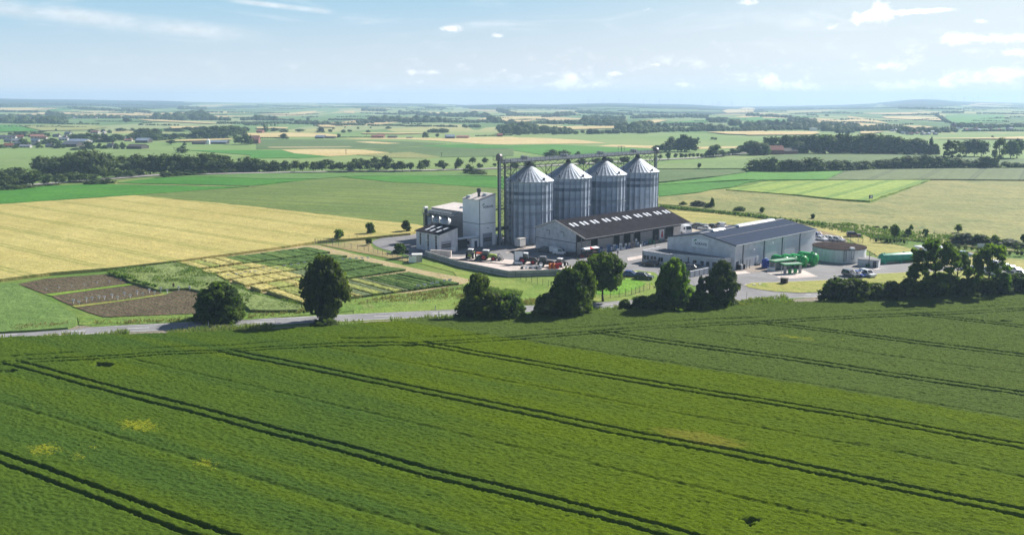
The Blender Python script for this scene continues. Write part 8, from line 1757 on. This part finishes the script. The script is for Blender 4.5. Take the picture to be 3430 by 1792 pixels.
def villages():
    L_ = [(40, 345, 120, 60, 'slate', 'w', 'slate-roofed house at the left edge of the left village'), (190, 350, 140, 62, 'grey', 'w', 'grey-roofed house left of the red roofs'), (325, 332, 140, 50, 'red', 'w', 'broad red roof left of the big rounded tree'), (520, 312, 80, 42, 'red', 'w', 'small red roof between two big rounded trees'), (640, 335, 200, 64, 'rose', 'w', 'wide brownish-red roof below the dark tree group'), (735, 345, 120, 40, 'red', 'w', 'small red roof right of the wide brownish one'),
          (130, 398, 150, 58, 'light', 'w', 'light grey roof at the left, in front of the slate house'), (280, 402, 140, 58, 'light', 'w', 'light grey roof with pale gable in the middle of the village'), (150, 492, 130, 66, 'red', 'w', 'orange-red roof nearest the field, at the left'), (290, 445, 150, 45, 'light', 'w', 'pale grey shed roof behind the orange-red roof'), (425, 492, 170, 46, 'light', 'w', 'long light grey roof at the village front'), (600, 405, 120, 60, 'blue', 'w', 'blue-grey house beside the dark bushes'), (590, 455, 110, 45, 'grey', 'w', 'grey house in the middle front of the village'), (960, 312, 120, 46, 'slate', 'w', 'dark slate roof behind the long barns'),
          (1155, 272, 120, 46, 'blue', 'w', 'blue-grey roof standing back in the village'), (1245, 342, 90, 50, 'red', 'w', 'red roof above the long pale barn'), (1105, 318, 60, 34, 'light', 'w', 'little white-gabled house by the red roof'), (1090, 372, 140, 52, 'light', 'w', 'grey house roof left of the long pale barn'), (1180, 352, 120, 36, 'rose', 'w', 'salmon roof between two barns'), (830, 486, 120, 50, 'grey', 'w', 'grey house at the village front beside a rounded tree')]
    for x, y, w, h, r, wl, lab in L_: house(VN(x, y), w / 5.152, h / 5.152 * 1.1, r, wl, random.uniform(-.5, .5), lab + ', left village', group='houses of the left village')
    B_ = [(1310, 415, 330, 66, 'blue', 'w', 'long pale blue-roofed barn in the left village'), (1190, 482, 270, 90, 'slate', 'd', 'long slate-roofed barn in front of the pale barn'), (2440, 410, 210, 76, 'blue', 'd', 'blue-grey barn standing apart right of the village'), (2310, 515, 270, 74, 'dark', 'd', 'long dark barn at the front right of the village')]
    for x, y, w, h, r, wl, lab in B_: house(VN(x, y), w / 5.152, h / 5.152, r, wl, random.uniform(-.15, .1), lab, 'barn', 'barn', 14, 'barns of the left village', False)
    for x, y, w, h, r, lab in ((1625, 250, 140, 48, 'rose', 'pinkish hip roof on the rise behind the village trees'), (1785, 248, 34, 36, 'white', 'tiny white house beside the pinkish roof'), (2215, 352, 100, 46, 'white', 'white-gabled house between trees'), (2205, 382, 130, 34, 'rose', 'low tan-roofed house below the white gable'), (1890, 495, 120, 66, 'grey', 'grey hip-roofed house among front bushes'), (1645, 372, 100, 46, 'rose', 'brownish roof half hidden in the village trees')):
        house(VN(x, y), w / 5.152, h / 5.152 * 1.1, r, 'w', random.uniform(-.3, .3), lab, group='houses right of the left village')
    for q, w, h, r, wl, lab, c in ((f1([(2180, 548)])[0], 170 / 2.991, 11, 'blue', 'd', 'low blue-roofed barn by the small white silo', 'barn'), (f1([(1990, 550)])[0], 130 / 2.991, 9, 'dark', 'd', 'low dark shed left of the small white silo', 'barn'), (f1([(2545, 545)])[0], 90 / 2.991, 26, 'rose', 't', 'brown brick house at the left of the tan field', 'house'), (f2([(625, 493)])[0], 90 / 2.991, 10, 'blue', 'd', 'blue-roofed barn by the tan field edge', 'barn'), (f2([(720, 491)])[0], 100 / 2.991, 6, 'dark', 'd', 'long low dark shed right of the blue-roofed barn', 'barn'),
                                   (f2([(1175, 488)])[0], 52 / 2.991, 9, 'red', 't', 'small red barn in the middle of the far plain', 'barn'), (f2([(1235, 486)])[0], 70 / 2.991, 10, 'rose', 't', 'pinkish-roofed barn next to the small red barn', 'barn'), (f2([(1350, 487)])[0], 84 / 2.991, 6, 'dark', 'd', 'low dark barn right of the red barns', 'barn'), (f2([(1525, 489)])[0], 50 / 2.991, 3, 'dark', 'd', 'flat dark shed alone on the pale field', 'barn'), (f2([(1940, 493)])[0], 90 / 2.991, 12, 'blue', 'd', 'blue-grey barn left of the tan grain field', 'barn'), (f2([(2060, 489)])[0], 120 / 2.991, 8, 'rose', 't', 'long brick barn beside the blue-grey barn', 'barn'), (f2([(2435, 474)])[0], 54 / 2.991, 10, 'red', 't', 'red-roofed barn by dark trees above the tan field', 'barn'), (f2([(25, 437)])[0], 60 / 2.991, 10, 'red', 't', 'red farmhouse by a dark tree above the tan field', 'barn')):
        house(q, w, h, r, wl, random.uniform(-.2, .2), lab, c, c, 10, 'farm buildings out on the plain', False)
    t = thing('field_silo', 'small white round silo between two low barns on the plain', 'silo', at(*f1([(2088, 550)])[0])); s = pxm(t.location); r = 18 / 2.991 / s; mb = MB(); mb.lathe([(r, 0), (r, 42 / 2.991 / s), (.05, 52 / 2.991 / s)], 18); mb.build('shell', WHITEP, t)
    for q, w, h, r, wl, lab, c in ((f4([(270, 600)])[0], 150 / 2.747, 28, 'red', 't', 'brick farmhouse with red roof before the right wood', 'house'), (f4([(400, 596)])[0], 150 / 2.747, 18, 'dark', 't', 'long brick barn right of the red-roofed farmhouse', 'barn'), (f4([(118, 602)])[0], 70 / 2.747, 14, 'red', 't', 'small red-roofed shed left of the brick farmhouse', 'barn'), (f4([(915, 583)])[0], 56 / 2.747, 16, 'rose', 'w', 'little white house under the right wood', 'house'), (f4([(1270, 591)])[0], 250 / 2.747, 18, 'pink', 'd', 'long barn with pale pink roof before the right wood', 'barn'), (f4([(1742, 600)])[0], 84 / 2.747, 12, 'pink', 't', 'pale-roofed open barn at the end of the right wood', 'barn'), (f4([(1742, 578)])[0], 50 / 2.747, 12, 'pink', 'w', 'pale house roof just behind the open barn', 'house')):
        house(q, w, h, r, wl, random.uniform(-.1, .1), lab, c, c, 11, 'farm at the right wood', False)
    rs = random.Random(12); spots = [(1440, 412), (1480, 418), (1520, 420), (1510, 395), (1545, 370), (1560, 395), (1600, 388), (1630, 402), (1655, 395), (1690, 418), (1720, 400), (1750, 420), (1740, 395), (1390, 385), (1340, 388), (1580, 412), (1640, 420), (1780, 385), (1910, 350), (1945, 370), (2030, 378), (2060, 375), (2090, 382), (2115, 375), (2240, 372), (2400, 375), (2440, 370), (1970, 360), (2150, 385), (2330, 380)]
    for i, (x, y) in enumerate(spots):
        house(f4([(x, y)])[0], rs.uniform(18, 40) / 2.747, rs.uniform(14, 24) / 2.747, rs.choice(['white', 'light', 'light', 'slate', 'red', 'blue']), 'w', rs.uniform(-.8, .8), f'small pale house in the far village at right, {nth(i)} of the scattered houses', group='houses of the far right village', windows=False)
    for i, (x, y) in enumerate(((20, 300), (60, 290), (120, 275), (200, 292), (235, 285), (300, 298), (340, 275), (400, 285), (300, 260), (745, 290), (820, 285), (900, 288), (960, 292), (650, 282), (560, 290), (470, 280))):
        house(f1([(x, y)])[0], rs.uniform(16, 34) / 2.991, rs.uniform(10, 16) / 2.991, rs.choice(['white', 'light', 'slate', 'red', 'rose']), 'w', rs.uniform(-.8, .8), f'tiny house in the hazy far village at left, {nth(i)} of the scattered houses', group='houses of the far left village', windows=False)
    q = f4([(1905, 352)])[0]; t = thing('church', 'dark pointed church spire in the far village at right', 'church', at(*q)); s = pxm(t.location); h = 54 / 2.747 / s
    mb = MB(); mb.box((0, 0, h * .27), (6, 6, h * .54)); mb.build('tower', HW['t'], t); mb = MB(); mb.lathe([(4.6, h * .54), (.05, h)], 8); mb.build('spire', RT['slate'], t)
    q = f4([(615, 388)])[0]; t = thing('white_factory', 'bright white building at the far wood edge, right of the silos', 'building', at(*q)); s = pxm(t.location)
    mb = MB(); mb.box((0, 0, 5 / s), (50 / 2.747 / s, 10, 10 / s)); mb.build('wall', WHITEP, t); mb = MB(); mb.box((0, 0, 10.6 / s), (54 / 2.747 / s, 12, 1.2 / s)); mb.build('roof', WHITEP, t)
    # trees between the houses of the left village
    vt = [(40, 500, 430, 110), (270, 505, 440, 90), (410, 470, 330, 160), (480, 480, 380, 130), (680, 495, 385, 100), (800, 430, 340, 150), (900, 425, 325, 190), (980, 415, 350, 110), (405, 300, 205, 170), (695, 275, 200, 200), (565, 275, 220, 90), (845, 300, 250, 70), (275, 275, 205, 70), (185, 272, 228, 60), (915, 490, 425, 70), (1035, 500, 410, 130), (1290, 350, 250, 140), (1400, 355, 245, 170), (1520, 400, 235, 190), (1590, 230, 165, 110), (1660, 395, 250, 160), (1780, 360, 245, 170), (1830, 400, 260, 150), (1930, 400, 280, 120), (2000, 330, 250, 140), (2080, 370, 265, 120), (1780, 225, 170, 80), (1890, 240, 180, 70),
          (1515, 520, 370, 170), (1625, 505, 445, 80), (1720, 500, 410, 110), (1800, 515, 440, 100), (2000, 510, 410, 110), (2115, 515, 395, 110), (2320, 320, 220, 190), (2450, 330, 215, 200), (2550, 340, 180, 220), (2085, 205, 150, 120), (2290, 200, 150, 90), (2390, 205, 165, 70), (1330, 530, 490, 160), (1400, 500, 465, 60)]
    for i, (x, b, t_, w) in enumerate(vt): tree(VN(x, b), VN(0, t_)[1], w / 5.152, 'bush', 35 + i % 3 if i % 2 else 45 + i % 4, 'far', 420 if i % 2 == 1 else 520, .13, f'dark rounded tree among the village roofs, {nth(i)} of the village trees', 'tree', 'village_tree', 'trees of the left village', trunk=False)
    wb = [(1330, 505, 450, 120), (1400, 505, 440, 110), (1450, 480, 390, 130), (1550, 480, 385, 130), (1500, 500, 430, 120), (1580, 510, 440, 120), (1660, 505, 445, 100), (1740, 500, 435, 90), (1690, 425, 390, 100), (1780, 425, 385, 100), (1880, 420, 375, 120), (1960, 420, 375, 100), (1830, 490, 440, 90), (1920, 490, 440, 100), (2000, 490, 400, 130), (2080, 490, 380, 130), (2160, 485, 365, 140), (2240, 490, 370, 140), (2320, 485, 362, 140), (2400, 470, 365, 120), (2460, 445, 375, 90), (2130, 440, 365, 100), (2040, 420, 370, 100), (2240, 440, 362, 100)]
    for i, (x, b, t_, w) in enumerate(wb): tree(f1([(x, b)])[0], f1([(0, t_)])[0][1], w / 2.991, 'bush' if i % 2 else 'oval', 45 + i % 4 if i % 2 else 51 + i % 5, 'far', 520, .13, f'tree of the dark grove right of the left village, {nth(i)} in the grove', 'tree', None, 'trees of the grove by the left village', trunk=False)
villages()

def far_woods():
    """hedges and woods kilometres away: one mass of crowns"""
    rs = random.Random(3); C_ = []
    def belt(c, x0, x1, y0, y1, h, gap=.55, n=1):
        s = 2.747 if c is f4 else 2.991; x = x0
        while x < x1:
            f = (x - x0) / max(1, x1 - x0); y = y0 + (y1 - y0) * f
            for _ in range(n):
                hh = h * rs.uniform(.55, 1.15); p = at(*c([(x + rs.uniform(-.5, .5) * h, y + rs.uniform(-.25, .1) * h * (n > 1))])[0]); k = pxm(p) * s; r = hh / k
                C_.append((p.x, p.y, p.z, r * rs.uniform(.55, .8), r))
            x += h * gap * rs.uniform(.7, 1.3)
    B = [(f1, 0, 640, 340, 342, 60), (f1, 0, 400, 285, 290, 34), (f1, 380, 700, 300, 296, 40), (f1, 0, 380, 228, 236, 22), (f1, 480, 640, 262, 268, 44), (f1, 600, 1200, 285, 292, 34), (f1, 700, 1240, 196, 222, 26), (f1, 900, 1100, 165, 165, 22), (f1, 1240, 1620, 290, 300, 26), (f1, 1600, 2140, 305, 308, 60), (f1, 1760, 1860, 300, 300, 70), (f1, 1910, 2000, 300, 300, 80), (f1, 2140, 2300, 308, 312, 34), (f1, 2440, 2600, 310, 308, 40), (f1, 2180, 2580, 345, 345, 24), (f1, 1780, 2240, 230, 236, 16), (f1, 1800, 2060, 200, 206, 30), (f1, 1240, 1500, 212, 240, 24),
         (f1, 2280, 2440, 235, 235, 14), (f1, 960, 1440, 322, 326, 12), (f1, 0, 300, 175, 170, 26), (f1, 100, 1300, 150, 162, 16), (f1, 1300, 1800, 160, 175, 14), (f2, 0, 360, 345, 345, 24), (f2, 410, 700, 348, 350, 36), (f2, 360, 400, 348, 348, 20), (f2, 700, 770, 352, 354, 20), (f2, 780, 1080, 360, 360, 26), (f2, 1110, 1750, 362, 372, 20), (f2, 1815, 2010, 375, 378, 22), (f2, 0, 60, 312, 312, 48), (f2, 110, 170, 305, 305, 44), (f2, 60, 380, 312, 314, 22), (f2, 720, 1010, 312, 312, 22), (f2, 1010, 1160, 338, 340, 44), (f2, 1160, 1900, 325, 332, 54), (f2, 1900, 2400, 332, 335, 30), (f2, 2380, 2470, 335, 335, 60), (f2, 2470, 2580, 335, 335, 30), (f2, 1200, 1500, 250, 258, 20), (f2, 1450, 2100, 250, 280, 34), (f2, 2080, 2320, 270, 285, 44), (f2, 2430, 2580, 230, 262, 36), (f2, 1060, 1280, 215, 222, 26), (f2, 1690, 1900, 190, 192, 18),
         (f2, 2080, 2220, 382, 382, 34), (f2, 2440, 2580, 408, 412, 50), (f2, 1740, 1900, 432, 430, 40), (f2, 0, 560, 160, 175, 10), (f2, 600, 1000, 150, 152, 8), (f2, 2200, 2560, 470, 462, 14), (f2, 800, 1250, 483, 480, 10), (f2, 0, 230, 488, 490, 12), (f3, 0, 430, 445, 440, 90), (f3, 440, 640, 448, 444, 70), (f3, 800, 1150, 445, 440, 40), (f3, 0, 380, 352, 345, 30), (f3, 300, 410, 308, 308, 18), (f3, 400, 800, 345, 352, 40), (f3, 800, 1160, 360, 366, 60), (f3, 1150, 1420, 410, 404, 80), (f3, 1200, 1500, 438, 436, 50), (f3, 1400, 1620, 385, 392, 54), (f3, 1640, 1880, 365, 366, 30), (f3, 1480, 1980, 424, 420, 46), (f3, 1930, 2150, 415, 415, 66), (f3, 2150, 2580, 418, 420, 40), (f3, 2020, 2180, 330, 325, 44), (f3, 2250, 2350, 360, 356, 60), (f3, 2350, 2580, 400, 360, 60),
         (f3, 0, 350, 268, 265, 24), (f3, 380, 680, 280, 262, 40), (f3, 780, 1150, 300, 310, 44), (f3, 690, 1250, 240, 262, 28), (f3, 1250, 2000, 290, 280, 34), (f3, 1850, 2200, 285, 300, 20), (f3, 1100, 1600, 220, 240, 16), (f3, 0, 700, 185, 200, 16), (f4, 0, 130, 380, 380, 44), (f4, 100, 700, 375, 372, 40), (f4, 0, 170, 335, 330, 34), (f4, 250, 700, 345, 352, 54), (f4, 700, 1250, 382, 384, 52), (f4, 860, 970, 404, 404, 50), (f4, 0, 400, 245, 262, 26), (f4, 400, 660, 300, 312, 46), (f4, 700, 1030, 330, 345, 40), (f4, 760, 1200, 305, 308, 14), (f4, 1010, 1420, 372, 378, 40), (f4, 1420, 1920, 400, 395, 48), (f4, 1300, 1500, 355, 362, 26), (f4, 1900, 2300, 345, 350, 36), (f4, 2100, 2560, 360, 345, 30), (f4, 1990, 2560, 388, 384, 20),
         (f4, 1740, 1870, 245, 320, 26), (f4, 1250, 1760, 242, 240, 12), (f4, 1810, 2000, 218, 218, 22), (f4, 2120, 2560, 225, 232, 14), (f4, 2300, 2420, 265, 270, 16), (f4, 150, 900, 190, 182, 10), (f4, 900, 1400, 185, 172, 12), (f4, 1400, 2000, 178, 190, 18), (f4, 2000, 2560, 180, 178, 12), (f4, 560, 640, 240, 240, 16), (f4, 400, 560, 230, 226, 12)]
    r3 = random.Random(21)
    for _ in range(150):                                             # thin hedges and strips of wood between the far fields
        c = r3.choice((f1, f2, f3, f4)); y = 170 + 215 * r3.random() ** 1.3; x = r3.uniform(-60, 2560); L2 = r3.uniform(90, 420); hh = 7 + 14 * (y - 150) / 250 * r3.uniform(.6, 1.1)
        belt(c, x, x + L2, y, y + r3.uniform(-10, 10), hh, .75, 1)
    for c, x0, x1, y0, y1, h in B: belt(c, x0, x1, y0, y1, h, .42, 1 if h < 24 else 2)
    L_ = [(x, y, z + r * .45, r, hz * .62) for x, y, z, r, hz in C_]
    # crowns: a lumpy solid with ragged faces around it
    V, F = leaf_mesh(9, len(L_) * 26, L_, .001, core=.95)
    n = len(L_) * 26; r_ = np.random.RandomState(9); LL = np.array(L_); ar = LL[:, 3] ** 2 + .01; pick = r_.choice(len(L_), n, p=ar / ar.sum())
    # (leaf size follows the crown it belongs to)
    rs2 = np.random.RandomState(4); d = rs2.normal(size=(n, 3)); d /= np.linalg.norm(d, axis=1)[:, None]; P = LL[pick, :3] + d * np.stack([LL[pick, 3], LL[pick, 3], LL[pick, 4]], 1) * rs2.uniform(.85, 1.12, n)[:, None]
    t = np.cross(d, rs2.normal(size=(n, 3))); t /= np.linalg.norm(t, axis=1)[:, None]; b = np.cross(d, t); s = (LL[pick, 3] * rs2.uniform(.14, .30, n))[:, None]
    Q = np.stack([P - t * s, P - b * s * .8, P + t * s, P + b * s * .8], 1).reshape(-1, 3); V[:4 * n] = Q
    o = np_mesh('far_woods', V, F, FOL['far']); tag(o, 'hedges and woods fading into the haze across the plain', 'woods', None, 'stuff')
far_woods()

def turbines():
    m = plain('turbine_white', (.55, .57, .60, 1), .5)
    c6 = crop(1715, 0, 1.502)
    L_ = [(1647, 62, 92, 'w'), (1705, 55, 96, 'w'), (1890, 45, 120, 'w'), (1915, 60, 122, 'w'), (2000, 62, 124, 'w'), (2085, 80, 125, 'w'), (2130, 50, 124, 'w')]
    A_ = [(f4, x, t_, b) for x, t_, b, _ in L_] + [(f3, x, t_, b) for x, t_, b in ((1120, 85, 140), (1363, 90, 152), (1522, 105, 150), (1722, 112, 152), (1948, 110, 158), (2052, 125, 160), (2105, 112, 162), (2124, 126, 164), (2242, 108, 168), (2252, 118, 168), (2395, 115, 172), (965, 90, 136), (812, 104, 134), (1275, 125, 152))] + [(f2, 1430, 85, 142), (f2, 1235, 108, 142)]
    for i, (c, x, t_, b) in enumerate(A_):
        x0, y0 = c([(x, b)])[0]; top = c([(x, t_)])[0][1]
        d = ray(x0, y0); dist = DR - 150 if c is f4 else DR - 60
        p = Vector((d.x / d.y * dist, dist, float(hgt(d.x / d.y * dist, dist)) - 1)); dt = ray(x0, top); zt = CAMH + dt.z / dt.y * dist; H = max(30, (zt - p.z) * .68); R = H * .46
        t = thing('wind_turbine', f'hazy white wind turbine {"on the right-hand hill" if c is f4 else "on the skyline right of the silos" if c is f3 else "on the skyline left of the silos"}, {nth(i if i < 7 else i - 7 if i < 21 else i - 21)} in its row', 'wind turbine', p, random.uniform(-.5, .5), 'wind turbines on the skyline')
        mb = MB(); mb.tube((0, 0, 0), (0, 0, H), 2.4, 8, 1.5); mb.build('tower', m, t)
        mb = MB(); mb.box((0, 1.0, H + .8), (3.2, 8, 3.2)); mb.build('nacelle', m, t)
        a0 = random.uniform(0, 2.1)
        for k in range(3):
            a = a0 + k * 2 * math.pi / 3; e = Vector((math.cos(a), 0, math.sin(a))); q = Vector((-math.sin(a), 0, math.cos(a))); c0 = Vector((0, -3.4, H + .8)); mb = MB()
            mb.add([c0 + e * 1 - q * .9, c0 + e * 1 + q * .9, c0 + e * R * .25 + q * 1.8, c0 + e * R + q * .3, c0 + e * R - q * .3, c0 + e * R * .2 - q * .9] + [v + Vector((0, .5, 0)) for v in (c0 + e * 1 - q * .9, c0 + e * 1 + q * .9, c0 + e * R * .25 + q * 1.8, c0 + e * R + q * .3, c0 + e * R - q * .3, c0 + e * R * .2 - q * .9)],
                   [(0, 1, 2, 3, 4, 5), (11, 10, 9, 8, 7, 6)] + [(j, 6 + j, 6 + (j + 1) % 6, (j + 1) % 6) for j in range(6)]); mb.build('blade', m, t)
turbines()
# power poles out in the fields (thin)
for i, (c, x, y, h) in enumerate(((f2, 895, 655, 52), (f2, 1852, 672, 40), (f1, 1745, 610, 30), (f2, 1100, 470, 30))):
    p = at(*c([(x, y)])[0]); s = pxm(p) * 2.991; t = thing('power_pole', f'thin wooden pole standing in the far fields, {nth(i)} of four', 'pole', p, .2, 'poles in the far fields')
    mb = MB(); mb.tube((0, 0, 0), (0, 0, h / s), .22, 6, .15); mb.build('post', BARK, t); mb = MB(); mb.beam((-1, 0, h / s - .5), (1, 0, h / s - .5), .2); mb.build('crossarm', BARK, t)

def haze():
    m = bpy.data.materials.new('haze_air'); m.use_nodes = True; N = m.node_tree.nodes; N.clear()
    o = N.new('ShaderNodeOutputMaterial'); v = N.new('ShaderNodeVolumePrincipled'); v.inputs['Color'].default_value = (.49, .69, .97, 1); v.inputs['Density'].default_value = HAZE; v.inputs['Anisotropy'].default_value = .15
    m.node_tree.links.new(v.outputs[0], o.inputs['Volume']); 
    mb = MB(); mb.span((-10400, -420, -48), (10400, 9700, 116)); ob = mb.build('haze', m); tag(ob, None, None, None, 'stuff'); ob.display_type = 'WIRE'
HAZE = 1.6e-4
haze()
